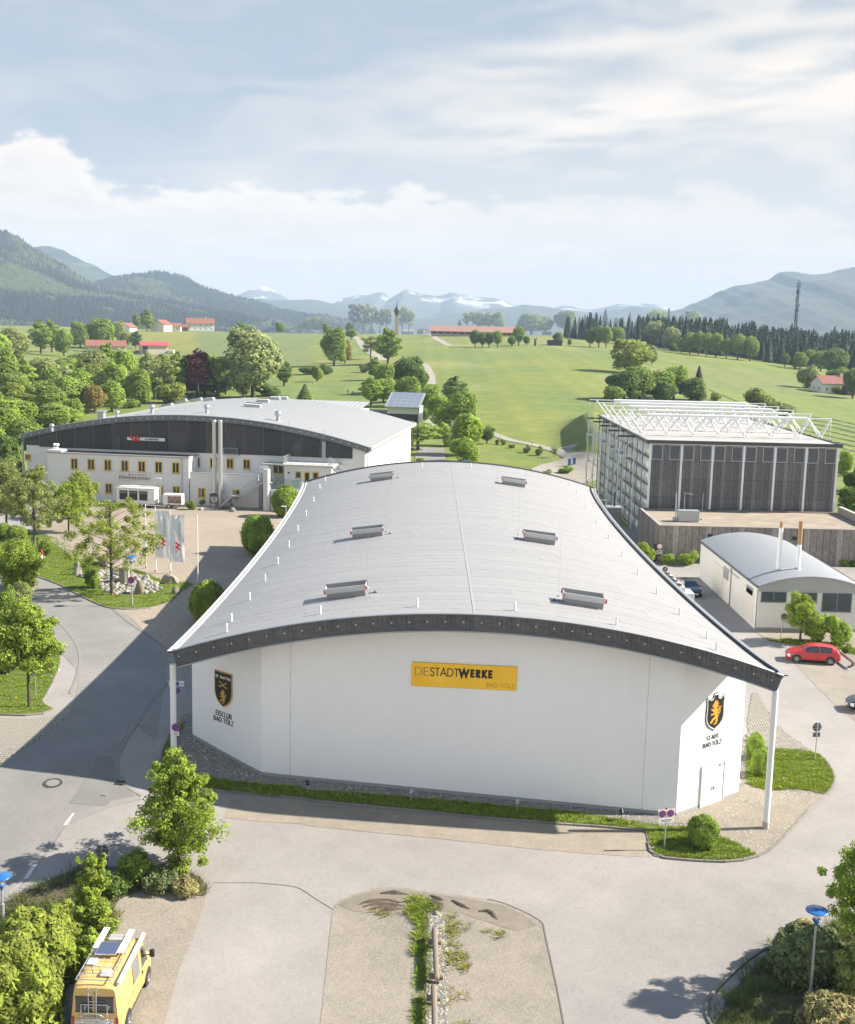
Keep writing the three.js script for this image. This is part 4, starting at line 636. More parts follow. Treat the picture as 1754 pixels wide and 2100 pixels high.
  const light2 = (sx, sy, wd) => { let y = 11, q; for (let i = 0; i < 12; i++) { q = a.worldToLocal(atY(...zS(sx, sy), AY + y)); y = ay(clamp(q.x, -hw, hw)); } const o = put('roof_light', box(wd, 0.45, 1.3, 0, 0.2, 0), galv, a); o.position.set(q.x, y, q.z); o.rotation.z = -Math.asin(q.x / R); put('glazing', merge([box(wd - 0.2, 0.06, 1.1, 0, 0.46, 0)]), whitePaint, o); put('raised_edge', box(wd, 0.2, 0.05, 0, 0.55, -0.62), darkMetal, o); };
  light2(975, 180, 2.5); light2(1065, 160, 2.2); light2(1150, 152, 2.2); light2(1225, 150, 1.8); light2(1480, 187, 2.6); light2(1540, 158, 2.0); light2(1610, 143, 1.8); light2(1660, 142, 1.5);
  for (const [sx, sy, h] of [[1087, 215, 2.4], [912, 165, 2.2], [1160, 95, 2.0], [1690, 300, 1.0], [1462, 262, 1.3]]) { let y = 11, q; for (let i = 0; i < 12; i++) { q = a.worldToLocal(atY(...zS(sx, sy), AY + y)); y = ay(clamp(q.x, -hw, hw)); } put('rod', cyl(0.035, 0.03, h, q.x, y, q.z, 6), galv, a); }
  ZR = 3; put('vent_hood', merge([box(0.55, 0.5, 0.5, X(332), 7.1, 3), new THREE.CylinderGeometry(0.35, 0.35, 0.6, 12, 1, false, 0, Math.PI).rotateZ(Math.PI / 2).translate(X(336), 7.5, 3.0)]), whitePaint, a);
  // right service ladder and stair on the gable
  ZR = 0.5; const lx = xf(283); put('roof_ladder', merge([bar([lx - 0.2, 7.2, 0.6], [lx - 0.2, 11, 0.6], 0.03), bar([lx + 0.2, 7.2, 0.6], [lx + 0.2, 11, 0.6], 0.03), ...Array.from({ length: 11 }, (_, k) => bar([lx - 0.2, 7.4 + k * 0.33, 0.6], [lx + 0.2, 7.4 + k * 0.33, 0.6], 0.018, 5))]), galv, a);
  put('gable_pier', bbox(lx - 0.25, lx + 0.25, 6.9, 9.2, 0.15, 0.4), std([0.45, 0.44, 0.42], 0.8), a);
  const stair = (n, top0, bot, wd) => { const A2 = new THREE.Vector3(...top0), B2 = new THREE.Vector3(...bot), s = put(n, merge([sbar(top0, bot, 0.06, 0.28), sbar([top0[0], top0[1], top0[2] + wd], [bot[0], bot[1], bot[2] + wd], 0.06, 0.28)]), galv, a); const k = Math.max(3, Math.round((top0[1] - bot[1]) / 0.2)); for (let i = 0; i < k; i++) { const t = (i + 0.5) / k; put('tread', box(0.32, 0.04, wd - 0.06, mix(A2.x, B2.x, t), mix(A2.y, B2.y, t) + 0.1, mix(A2.z, B2.z, t) + wd / 2), galv, s); } railing(s, 'stair_railing', [top0[0], top0[1], top0[2] + wd], [bot[0], bot[1], bot[2] + wd], 1.0, 0.2); railing(s, 'stair_railing', top0, bot, 1.0, 0.2); };
  stair('gable_stair', [xf(340), 6.35, 2.6], [xf(480), 3.6, 2.6], 1.1);
  ZR = 5.5; stair('front_stair', [X(1540), 3.9, 5.0], [X(1418), 1.9, 5.0], 1.3); stair('front_stair', [X(1370), 1.9, 5.4], [X(1285), 0.0, 5.4], 1.3);
  put('stair_landing', merge([bbox(X(1372), X(1420), 1.85, 1.92, 4.8, 6.8), cyl(0.06, 0.06, 2, X(1380), -0.1, 6.6), cyl(0.06, 0.06, 2, X(1412), -0.1, 6.6)]), galv, a);
  put('stair_landing', bbox(X(1535), X(1600), 3.85, 3.95, 2.2, 6.6), galv, a);
  // white round column, canopy, arched sign over the entrance
  put('round_column', cyl(0.5, 0.5, 6.2, X(1570), -0.4, 6.4, 24), std([0.6, 0.61, 0.62], 0.35, { metalness: 0.2 }), a);
  put('canopy', merge([bbox(X(1500), X(1675), 6.0, 6.08, 0.3, 3.2), ...Array.from({ length: 14 }, (_, k) => bbox(X(1500) + 0.1 + k * 0.3, X(1500) + 0.2 + k * 0.3, 6.08, 6.12, 0.3, 3.2))]), std([0.30, 0.36, 0.36], 0.4, { metalness: 0.3 }), a);
  put('glass_screen', merge([bbox(X(1590), X(1665), 3.95, 5.0, 5.5, 5.53), bbox(X(1665), X(1760), 3.3, 4.4, 5.8, 5.83)]), new THREE.MeshPhysicalMaterial({ color: lin(0.8, 0.88, 0.88), transmission: 1, roughness: 0.05, thickness: 0 }), a);
  put('forecourt_wall', bbox(X(1595), X(2060), -1, 3.0, 6.2, 6.5), wallW, a);
  const ent = (x0, x1, y0, y1, z, s, sz) => { const m = put('entrance_sign', prism([[x0, y0], [x1, y0], [x1, y1 - 0.25], [mix(x0, x1, 0.75), y1 - 0.05], [(x0 + x1) / 2, y1], [mix(x0, x1, 0.25), y1 - 0.05], [x0, y1 - 0.25]], 0.08).translate(0, 0, z), whitePaint, a); put('lettering', text(s, sz, 0.02).translate((x0 + x1) / 2, (y0 + y1) / 2 - 0.1, z + 0.09), darkMetal, m); };
  ent(X(1508), X(1562), 5.1, 6.1, 4.6, 'Dietmanns', 0.14);
  put('sign_post', merge([bar([X(1520), 3.9, 4.6], [X(1520), 5.2, 4.6], 0.04), bar([X(1552), 3.9, 4.6], [X(1552), 5.2, 4.6], 0.04)]), darkMetal, a);
  for (const [sx, y, z] of [[1196, 6.2, 0.2], [1490, 5.6, 0.2], [1680, 5.2, 4.75]]) put('wall_lamp', merge([new THREE.SphereGeometry(0.13, 10, 8).translate(X(sx), y, z), box(0.1, 0.2, 0.15, X(sx), y, z - 0.08)]), black, a);
  // signs fixed to it, things of their own
  ZR = 0; const S2 = (n, label, cat, x, y, z) => thing(n, label, cat, arenaAt(x, y, z).toArray(), TH);
  const s1 = S2('arena_sign', 'white strip sign with red winding emblem reading weeArena on dark gable', 'sign', (X(752) + X(971)) / 2, 8.62, 0.2), wS = X(971) - X(752);
  put('board', rbox(wS, 0.45, 0.08, 0.02, 0, 0, 0), whitePaint, s1);
  const ribbonW = (k, parent, z) => { const c = new THREE.CatmullRomCurve3([[-0.72, 0.35], [-0.55, 0.42], [-0.38, 0.2], [-0.28, -0.3], [-0.1, -0.42], [0.1, 0.05], [0.16, 0.32], [0.32, 0.32], [0.34, 0.0], [0.42, -0.36], [0.62, -0.3], [0.78, 0.15], [0.88, 0.38]].map((p) => new THREE.Vector3(p[0] * k, p[1] * k, 0))); const g = new THREE.TubeGeometry(c, 40, 0.17 * k, 6); g.scale(1, 1, 0.3); const e = new THREE.TorusGeometry(0.17 * k, 0.07 * k, 6, 16).translate(-0.72 * k, 0.28 * k, 0.01); return put('emblem', merge([g.translate(0, 0, z), e.translate(0, 0, z)]), red, parent); };
  ribbonW(0.85, s1, 0.08).position.x = -wS / 2 + 1.15;
  put('lettering', merge([text('wee', 0.3, 0.03).translate(0.22, -0.02, 0.05), text('Arena', 0.32, 0.03, fontB).translate(1.22, 0.03, 0.05)]), black, s1);
  ZR = 4; const s2 = S2('restaurant_sign', 'beige rounded board reading Dietmanns between the window rows of the arena', 'sign', (X(694) + X(883)) / 2, 3.72, 4.06), w2 = X(883) - X(694), t2 = canvasTex(1024, 320, (c, Wd, Hg) => { c.fillStyle = '#cfcac2'; c.fillRect(0, 0, Wd, Hg); c.fillStyle = '#26231f'; c.font = 'bold 70px sans-serif'; c.textAlign = 'center'; c.fillText('Bistro & Sportsbar', Wd * 0.6, 112); c.font = 'italic bold 200px serif'; c.fillText('Dietmanns', Wd * 0.5, 280); });
  put('board', rbox(w2, 1.35, 0.08, 0.12, 0, 0, -0.01), std([0.62, 0.59, 0.55], 0.7), s2); put('print', new THREE.PlaneGeometry(w2 - 0.3, 1.1).translate(0, 0, 0.035), std([1, 1, 1], 0.7, { map: t2 }), s2);
  // sales trailer and cargo trailer in front
  const gy = (x, z) => ground(...(({ x: a1, z: b1 }) => [a1, b1])(arenaAt(x, 0, z))) - AY;
  ZR = 8; const tw = X(918) - X(694), tcx = (X(918) + X(694)) / 2, tz = 7.6;
  const st = thing('sales_trailer', 'long white sales trailer with three dark menu boards before the arena', 'trailer', arenaAt(tcx, gy(tcx, tz), tz).toArray(), TH - 0.03);
  put('body', rbox(tw, 2.0, 2.3, 0.06, 0, 1.55, 0), whitePaint, st); put('roof', merge([rbox(tw + 0.14, 0.14, 2.44, 0.04, 0, 2.62, 0)]), std([0.66, 0.65, 0.62], 0.6), st); put('skirt', box(tw - 0.1, 0.12, 2.2, 0, 0.5, 0), galv, st);
  for (const sx of [735, 793, 852]) { const b = put('menu_board', bbox(-0.58, 0.58, -0.62, 0.62, 0, 0.05), black, st); b.position.set(X(sx) - tcx, 1.65, 1.15); put('frame', merge([bbox(-0.64, 0.64, 0.62, 0.68, 0, 0.06), bbox(-0.64, 0.64, -0.68, -0.62, 0, 0.06)]), steel, b); put('lettering', text('Dietmanns', 0.13, 0.01).translate(0, 0.38, 0.05), whitePaint, b); }
  const wheel = (r, wd) => { const g = new THREE.TorusGeometry(r * 0.78, r * 0.22, 8, 20); return g.scale(1, 1, wd / (r * 0.44)); };
  for (const x of [-0.35, 0.35]) for (const z of [-1, 1]) { const v = put('wheel', wheel(0.3, 0.2), black, st); v.position.set(x, 0.3, z); put('rim', new THREE.CylinderGeometry(0.17, 0.17, 0.14, 12).rotateX(Math.PI / 2), steel, v); }
  const cx = (X(1070) + X(958)) / 2, ct = thing('cargo_trailer', 'small white box trailer with a printed photo on its flank, right of the sales trailer', 'trailer', arenaAt(cx, gy(cx, 7.9), 7.9).toArray(), TH + 0.12), cw = 2.6;
  put('body', rbox(cw, 1.45, 1.5, 0.08, 0, 1.25, 0), whitePaint, ct); put('drawbar', merge([bar([cw / 2, 0.5, 0.4], [cw / 2 + 0.9, 0.5, 0], 0.04), bar([cw / 2, 0.5, -0.4], [cw / 2 + 0.9, 0.5, 0], 0.04), cyl(0.035, 0.035, 0.5, cw / 2 + 0.85, 0, 0)]), galv, ct);
  put('print', new THREE.PlaneGeometry(cw * 0.72, 0.95).translate(0.28, 1.25, 0.756), std([1, 1, 1], 0.5, { map: canvasTex(256, 128, (c, Wd, Hg) => { c.fillStyle = '#8a6a52'; c.fillRect(0, 0, Wd, Hg); srnd(8); for (let i = 0; i < 60; i++) { c.fillStyle = ['#c9b8a2', '#a3472f', '#5b4636', '#d9d2c4', '#76553f'][Math.floor(rnd() * 5)]; c.fillRect(rnd() * Wd, rnd() * Hg * 0.8, 8 + rnd() * 26, 4 + rnd() * 10); } }) }), ct);
  for (const z of [-1, 1]) { const v = put('wheel', wheel(0.32, 0.2), black, ct); v.position.set(-0.5, 0.32, z * 0.72); put('rim', new THREE.CylinderGeometry(0.18, 0.18, 0.14, 12).rotateX(Math.PI / 2), steel, v); put('mudguard', new THREE.CylinderGeometry(0.42, 0.42, 0.24, 12, 1, true, -1.57, 3.14).rotateX(Math.PI / 2).rotateZ(0).translate(-0.5, 0.34, z * 0.72), black, ct); }
  const nb = thing('notice_board', 'dark framed notice board with pale posters, left of the arena stair', 'notice board', arenaAt(X(1238), gy(X(1238), 7), 7).toArray(), TH);
  put('frame', merge([bbox(-0.62, 0.62, 0.75, 0.85, -0.06, 0.06), bbox(-0.62, 0.62, 1.85, 2.0, -0.06, 0.08), bbox(-0.62, -0.54, 0, 1.9, -0.05, 0.05), bbox(0.54, 0.62, 0, 1.9, -0.05, 0.05), prism([[-0.7, 1.98], [0.7, 1.98], [0.35, 2.16], [0, 2.2], [-0.35, 2.16]], 0.16).translate(0, 0, -0.08)]), std([0.06, 0.055, 0.05], 0.6), nb);
  put('back_panel', bbox(-0.54, 0.54, 0.85, 1.85, -0.03, 0.02), std([0.2, 0.2, 0.2], 0.6), nb); for (const [x, y, c] of [[-0.3, 1.4, [0.7, 0.7, 0.68]], [0.05, 1.5, [0.55, 0.3, 0.25]], [0.32, 1.35, [0.65, 0.66, 0.7]], [-0.1, 1.08, [0.7, 0.69, 0.6]], [0.25, 1.05, [0.4, 0.42, 0.5]]]) put('poster', box(0.22, 0.3, 0.012, x, y, 0.03), std(c, 0.7), nb);
  // buildings behind the arena
  const lb = G(...zF(330, 850)), low = thing('low_annex', 'low long building with ribbed pale metal roof directly behind the arena', 'building', [lb.x, lb.y, lb.z - 4], TH);
  { const P = (X2, Y2, h) => { const q = atY(...zF(X2, Y2), lb.y + h); return low.worldToLocal(q.clone()); }; low.updateMatrixWorld(true); const a0 = P(560, 742, 8.5), b0 = P(110, 738, 8.5), c0 = P(545, 812, 7.2); const x0 = b0.x - 6, x1 = a0.x, z0 = a0.z, z1 = c0.z;
    put('roof', surf([[[x0, 8.5, z0], [x1, 8.5, z0]], [[x0, 7.2, z1], [x1, 7.2, z1]]]), std([0.42, 0.43, 0.43], 0.45, { metalness: 0.3 }), low); put('wall', bbox(x0 + 0.3, x1 - 0.3, -2, 7.1, z0 + 0.3, z1 - 0.4), wallW, low);
    const ribs = []; for (let x = x0; x <= x1; x += 1.1) ribs.push(sbar([x, 8.53, z0], [x, 7.23, z1], 0.08, 0.1)); put('roof_rib', merge(ribs), galv, low).userData.kind = 'stuff'; put('roof_edge', bbox(x0, x1, 6.95, 7.2, z1, z1 + 0.1), galv, low); for (const k of [0.75, 0.86]) windowAt(low, mix(x0, x1, k), 5.6, z1 - 0.37, 1.5, 1.0, galv); }
  const hb = G(...zF(745, 895)), hs = thing('timber_clad_house', 'dark clad house with pale upper band and sloping solar roof beyond the arena', 'building', hb.toArray(), TH);
  { hs.updateMatrixWorld(true); const P = (X2, Y2) => hs.worldToLocal(onPlane(...zF(X2, Y2), hb.toArray(), [Math.sin(TH), 0, Math.cos(TH)])); const l = P(655, 800), r = P(838, 800), x0 = l.x, x1 = r.x, yb = P(745, 812).y, yt = P(745, 772).y, d = 9;
    put('lower_wall', bbox(x0, x1, -2, yb, -d, 0), slatM[0], hs); put('upper_wall', bbox(x0 + 0.05, x1 - 0.05, yb, yt, -d, -0.05), wallW, hs);
    const rf = put('roof', prism([[0.9, yt - 0.05], [0.9, yt + 0.12], [-d - 0.6, yt + 3.1], [-d - 0.6, yt + 2.9]], x1 - x0 + 1.0).rotateY(-Math.PI / 2).translate(x1 + 0.5, 0, 0), galv, hs);
    const gl = []; for (let k = 0; k < 5; k++) for (let j = 0; j < 4; j++) { const t0 = j / 4 + 0.01, t1 = (j + 1) / 4 - 0.01, z = (t) => mix(0.8, -d - 0.5, t), y = (t) => mix(yt + 0.15, yt + 3.1, t); const a0 = mix(x0, x1, k / 5) + 0.05, a1 = mix(x0, x1, (k + 1) / 5) - 0.05; put('solar_panel', surf([[[a0, y(t1), z(t1)], [a1, y(t1), z(t1)]], [[a0, y(t0), z(t0)], [a1, y(t0), z(t0)]]]), std([0.16, 0.19, 0.23], 0.25), rf); }
    put('side_wing', bbox(x0 - 6.2, x0, -2, yb + 0.3, -d + 1, -2), std([0.16, 0.17, 0.18], 0.8), hs); put('pale_pier', bbox(x1, x1 + 0.35, -2, yt + 0.3, -0.6, 0), wallW, hs); windowAt(hs, P(692, 870).x, P(692, 870).y, 0.03, 1.4, 1.7, whitePaint, 0, 1); windowAt(hs, P(575, 850).x, P(575, 850).y, -1.97, 0.6, 0.7, whitePaint, 0, 1); windowAt(hs, P(630, 850).x, P(630, 850).y, -1.97, 0.6, 0.7, whitePaint, 0, 1); }
}
// ---------------------------------------------------------------- climbing hall, its timber annex and the small arched hall on the right
const zR = Zm(2221, 1500, 1200);
{
  const x0 = 28.3, x1 = 52.6, z0 = -149, z1 = -193, H = 12.8, o = [28.3, 0, -149];
  const c = thing('climbing_hall', 'tall box hall with dark boards and white tube trusses on its roof, far right', 'hall', o);
  const w = x1 - x0, L = z0 - z1;
  const boards = [0.9, 1.05, 0.97].map((k) => std([0.205 * k, 0.205 * k, 0.205 * k], 0.85, { map: rep(T.wood, 2.4, 3), bumpMap: rep(T.wood, 2.4, 3), bumpScale: 0.01 }));
  const wp = std([0.76, 0.77, 0.78], 0.4), roofM = std([0.40, 0.385, 0.36], 0.85, { map: rep(T.stucco, 5) });
  put('core', bbox(0.35, w - 0.12, -1, H - 0.3, -L + 0.2, -0.12), std([0.12, 0.11, 0.10], 0.9), c);
  const rf = put('roof', bbox(-0.1, w + 0.1, H - 0.25, H, -L, 0.25), roofM, c);
  put('roof_edge', merge([bbox(-0.3, w + 0.35, H - 0.3, H + 0.14, 0.25, 0.45)]), darkMetal, rf); put('roof_edge', bbox(-0.35, -0.1, H - 0.2, H + 0.1, -L, 0.25), std([0.12, 0.12, 0.13], 0.6), rf); put('roof_edge', bbox(w + 0.1, w + 0.35, H - 0.3, H + 0.14, -L, 0.25), darkMetal, rf);
  for (let k = 1; k < 8; k++) put('roof_seam', bbox(0, w, H, H + 0.02, -k * L / 8, -k * L / 8 + 0.1), std([0.5, 0.49, 0.46], 0.8), rf);
  const X = [0, 1, 2, 3, 4, 5, 6].map((k) => 0.25 + k * (w - 0.4) / 6);
  srnd(77); const slatV = std([0.16, 0.165, 0.17], 0.6);
  for (let k = 0; k < 7; k++) put('facade_post', bbox(X[k] - 0.13, X[k] + 0.13, k ? 2.5 : -0.5, H - 0.3, -0.05, 0.18), wp, c);
  put('top_rail', bbox(0.1, w, H - 0.42, H - 0.3, -0.05, 0.16), wp, c);
  for (let k = 0; k < 6; k++) {
    const a = X[k] + 0.15, b = X[k + 1] - 0.15;
    for (const [y0, y1] of [[0, 5.6], [5.63, 7.95], [7.98, 10.25]]) put('board_panel', bbox(a, b, Math.max(y0, y0 ? y0 : 2.4), y1, -0.1, 0.03 + rr(0, 0.012)), boards[Math.floor(rnd() * 3)], c);
    put('board_panel', bbox(a, b, 10.28, H - 0.42, -0.1, 0.0), boards[1], c);
    for (const [p, q] of [[a + 0.03, a + 1.4], [b - 1.4, b - 0.03]]) {
      const v = put('louvre_vent', merge([bbox(p, p + 0.06, 10.4, 12.3, 0.02, 0.1), bbox(q - 0.06, q, 10.4, 12.3, 0.02, 0.1), bbox(p + 0.06, q - 0.06, 12.24, 12.3, 0.02, 0.1), bbox(p + 0.06, q - 0.06, 10.4, 10.46, 0.02, 0.1)]), std([0.5, 0.51, 0.52], 0.5), c);
      put('vent_back', bbox(p + 0.06, q - 0.06, 10.46, 12.24, 0.01, 0.03), darkMetal, v);
      for (let s = 0; s < 12; s++) { const g = box(q - p - 0.13, 0.12, 0.015, (p + q) / 2, 0, 0); g.rotateX(-0.6); put('slat', g.translate(0, 10.53 + s * 0.148, 0.06), slatV, v); }
    }
  }
  // left face: puffy film panels between rails
  const film = [0.8, 1, 1.2].map((k) => std([0.56 * k, 0.58 * k, 0.58 * k], 0.28, { metalness: 0.25 })), rows = 7, cols = 11;
  for (let j = 0; j < rows; j++) for (let i = 0; i < cols; i++) {
    const za = -i * L / cols - 0.3, zb = -(i + 1) * L / cols + 0.05, ya = j * (H - 0.4) / rows, yb = (j + 1) * (H - 0.4) / rows - 0.08, s1 = rr(0, 50), r = [];
    for (let m = 0; m <= 8; m++) { const row = []; for (let n = 0; n <= 10; n++) { const u = n / 10, v = m / 8, e = Math.sin(Math.PI * u) * Math.sin(Math.PI * v); row.push([0.3 - 0.28 * Math.sqrt(e) - 0.22 * e * (fbm(u * 4 + s1, v * 4, s1, 3) - 0.5) * 2, mix(yb, ya, v), mix(zb, za, u)]); } r.push(row); }
    put('film_panel', surf(r), film[Math.floor(rnd() * 3)], c);
  }
  for (let j = 0; j <= rows; j++) put('rail', bbox(-0.05, 0.12, j * (H - 0.4) / rows - 0.06, j * (H - 0.4) / rows + 0.02, -L, -0.2), std([0.2, 0.21, 0.22], 0.5), c);
  for (let i = 1; i <= cols; i++) put('rail', bbox(-0.06, 0.1, 0, H - 0.4, -i * L / cols - 0.1, -i * L / cols + 0.02), std([0.3, 0.31, 0.32], 0.5), c);
  // five portal frames: lattice column on the left, triangular tube truss over the roof
  for (const zt of [-8, -16.5, -24.5, -32, -39]) {
    const f = put('truss_top_chord', bar([1.4, H + 2.75, zt], [w - 1.8, H + 2.75, zt], 0.19, 10), wp, c);
    put('chord_tail', bar([w - 1.8, H + 2.75, zt], [w + 1.5, H + 2.75, zt], 0.06, 8), wp, f); put('chord_tail', bar([1.4, H + 2.75, zt], [-2.4, H + 2.75, zt], 0.06, 8), wp, f);
    const n = 7, sp = (w + 0.2) / n, nodes = []; for (let k = 0; k < n; k++) nodes.push(-0.5 + sp * (k + 0.25)); nodes.push(w + 0.1);
    nodes.forEach((x, k) => {
      for (const s of [-0.75, 0.75]) {
        const lo = [x, H + 0.35, zt + s], up = (q) => [clamp(q, -2.4, w + 1.5), H + 2.75, zt];
        put('brace', bar(lo, up(x - sp / 2), 0.075, 8), wp, f); put('brace', bar(lo, up(x + sp / 2), 0.075, 8), wp, f);
        put('node_foot', merge([cyl(0.06, 0.06, 0.5, x, H - 0.05, zt + s, 8), new THREE.SphereGeometry(0.15, 10, 8).translate(x, H + 0.35, zt + s)]), wp, f);
      }
    });
    put('roof_outrigger', bbox(-2.7, 0.3, H - 0.3, H - 0.08, zt - 0.12, zt + 0.12), black, f);
    put('tie_rod', bar([-2.4, H + 2.75, zt], [-2.45, H - 0.1, zt], 0.03), wp, f); put('tie_rod', bar([w + 1.5, H + 2.75, zt], [w + 1.5, H - 0.2, zt], 0.025), wp, f); put('roof_outrigger', bbox(w - 0.3, w + 1.7, H - 0.25, H - 0.1, zt - 0.1, zt + 0.1), black, f);
    put('frame_column', bar([-2.45, -0.3, zt], [-2.45, H - 0.2, zt], 0.085, 8), wp, f); put('frame_column', bar([-0.35, -0.3, zt], [-0.35, H - 0.2, zt], 0.085, 8), wp, f);
    for (let k = 0; k < 6; k++) { const y = k * (H - 0.6) / 6 + 0.2, y2 = y + (H - 0.6) / 6; put('brace', bar(k % 2 ? [-2.45, y, zt] : [-0.35, y, zt], k % 2 ? [-0.35, y2, zt] : [-2.45, y2, zt], 0.05), wp, f); }
    put('gusset', bbox(-2.5, -0.3, H - 3.0, H - 2.7, zt - 0.1, zt + 0.1), wp, f); 
    for (let k = 0; k < 5; k++) put('wind_brace', bar([-2.45, 0.5 + k * 2.4, zt], [-2.45, 0.5 + (k + 1) * 2.4, zt + (k % 2 ? -1 : 1) * 2.2], 0.045), wp, f);
  }
  const an = thing('timber_annex', 'low flat-roofed timber annex with weathered upright boards before the tall climbing hall', 'building', [27.3, 0, -134.4]);
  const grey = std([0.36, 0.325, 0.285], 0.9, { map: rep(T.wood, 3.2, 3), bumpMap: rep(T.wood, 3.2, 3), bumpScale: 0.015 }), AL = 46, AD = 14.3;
  for (let k = 0; k < 12; k++) put('board_panel', bbox(k * AL / 12, (k + 1) * AL / 12 - 0.02, -1, 4.25, -0.2, 0.0 + rr(0, 0.012)), grey, an);
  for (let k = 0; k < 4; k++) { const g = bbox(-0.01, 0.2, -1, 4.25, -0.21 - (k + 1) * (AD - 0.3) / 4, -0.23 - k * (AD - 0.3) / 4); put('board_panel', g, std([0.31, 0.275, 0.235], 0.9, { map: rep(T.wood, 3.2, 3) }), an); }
  put('back_wall', bbox(0.2, AL, -1, 4.2, -AD + 0.3, -AD + 0.5), grey, an);
  put('roof', bbox(0.15, AL, 3.8, 4.02, -AD + 0.25, -0.2), std([0.40, 0.345, 0.28], 1, { map: rep(T.gravel, 4) }), an);
  put('coping', merge([bbox(-0.06, AL, 4.25, 4.33, -0.3, 0.08)]), std([0.30, 0.27, 0.24], 0.8), an); put('coping', bbox(-0.06, 0.3, 4.25, 4.33, -AD + 0.3, -0.3), std([0.34, 0.31, 0.28], 0.8), an);
  put('end_upstand', bbox(25.5, 26, 4.05, 5.0, -AD + 0.4, -0.4), std([0.45, 0.40, 0.34], 0.9), an);
  const P = (X2, Y2) => { const q = atD(...zR(X2, Y2), 134.4); return [q.x - 27.3, q.y]; };
  for (const [a, b] of [[905, 940], [1400, 955]]) { const [x, y] = P(a, b); put('vent_opening', bbox(x - 0.3, x + 0.3, y - 0.22, y + 0.22, -0.02, 0.04), black, an); }
  { const [x] = P(592, 1000); put('door', bbox(x - 0.35, x + 0.1, -0.2, 2.1, 0, 0.05), darkMetal, an); }
  { const q = atY(...zR(775, 855), 4.05), x = q.x - 27.3, z = q.z + 134.4; const b = put('roof_unit', rbox(2.5, 1.35, 1.2, 0.03, x, 4.75, z), galv, an); put('duct', merge([bar([x - 1.5, 4.1, z], [x - 1.5, 7.4, z - 0.3], 0.06), box(0.6, 0.4, 0.5, x - 1.5, 4.3, z)]), galv, b);
    const an1 = thing('roof_antenna', 'thin mast with a small horizontal aerial on the annex roof', 'antenna', [q.x - 0.25, 4.05, q.z - 1.2]); put('mast', bar([0, 0, 0], [0, 3.4, 0], 0.035), galv, an1); put('aerial', merge([bar([-0.1, 3.3, 0], [1.0, 3.1, 0], 0.03), ...[0.2, 0.4, 0.6, 0.8].map((k) => bar([k, 3.25 - k * 0.18, -0.3], [k, 3.25 - k * 0.18, 0.3], 0.015))]), galv, an1);
    const an2 = thing('roof_mast', 'plain thin lightning mast right of the aerial on the annex roof', 'mast', [atY(...zR(842, 835), 4.05).x, 4.05, q.z - 1.5]); put('rod', bar([0, 0, 0], [0, 3.3, 0], 0.025), galv, an2); put('foot', cyl(0.2, 0.18, 0.12, 0, 0, 0), std([0.4, 0.4, 0.4], 0.9), an2); }
  // equipment cabinet and camera by the left face
  { const q = atD(...zR(340, 800), 140), g = thing('plant_cabinet', 'dark equipment cabinet with a black flue between the main hall and the climbing frames', 'cabinet', [q.x, 0, q.z]); put('cabinet', box(1.7, q.y + 0.6, 1.6, 0, (q.y + 0.6) / 2, 0), std([0.09, 0.095, 0.1], 0.5), g); put('flue', cyl(0.12, 0.12, 1.8, 0.1, q.y + 0.6, 0), black, g); put('bracket', merge([box(0.9, 0.06, 0.3, -1.2, q.y + 1.4, 0), bar([-1.0, q.y + 0.2, 0], [-1.0, q.y + 1.4, 0], 0.04)]), galv, g); put('lid', box(1.8, 0.08, 1.7, 0, q.y + 0.64, 0), galv, g); }
}
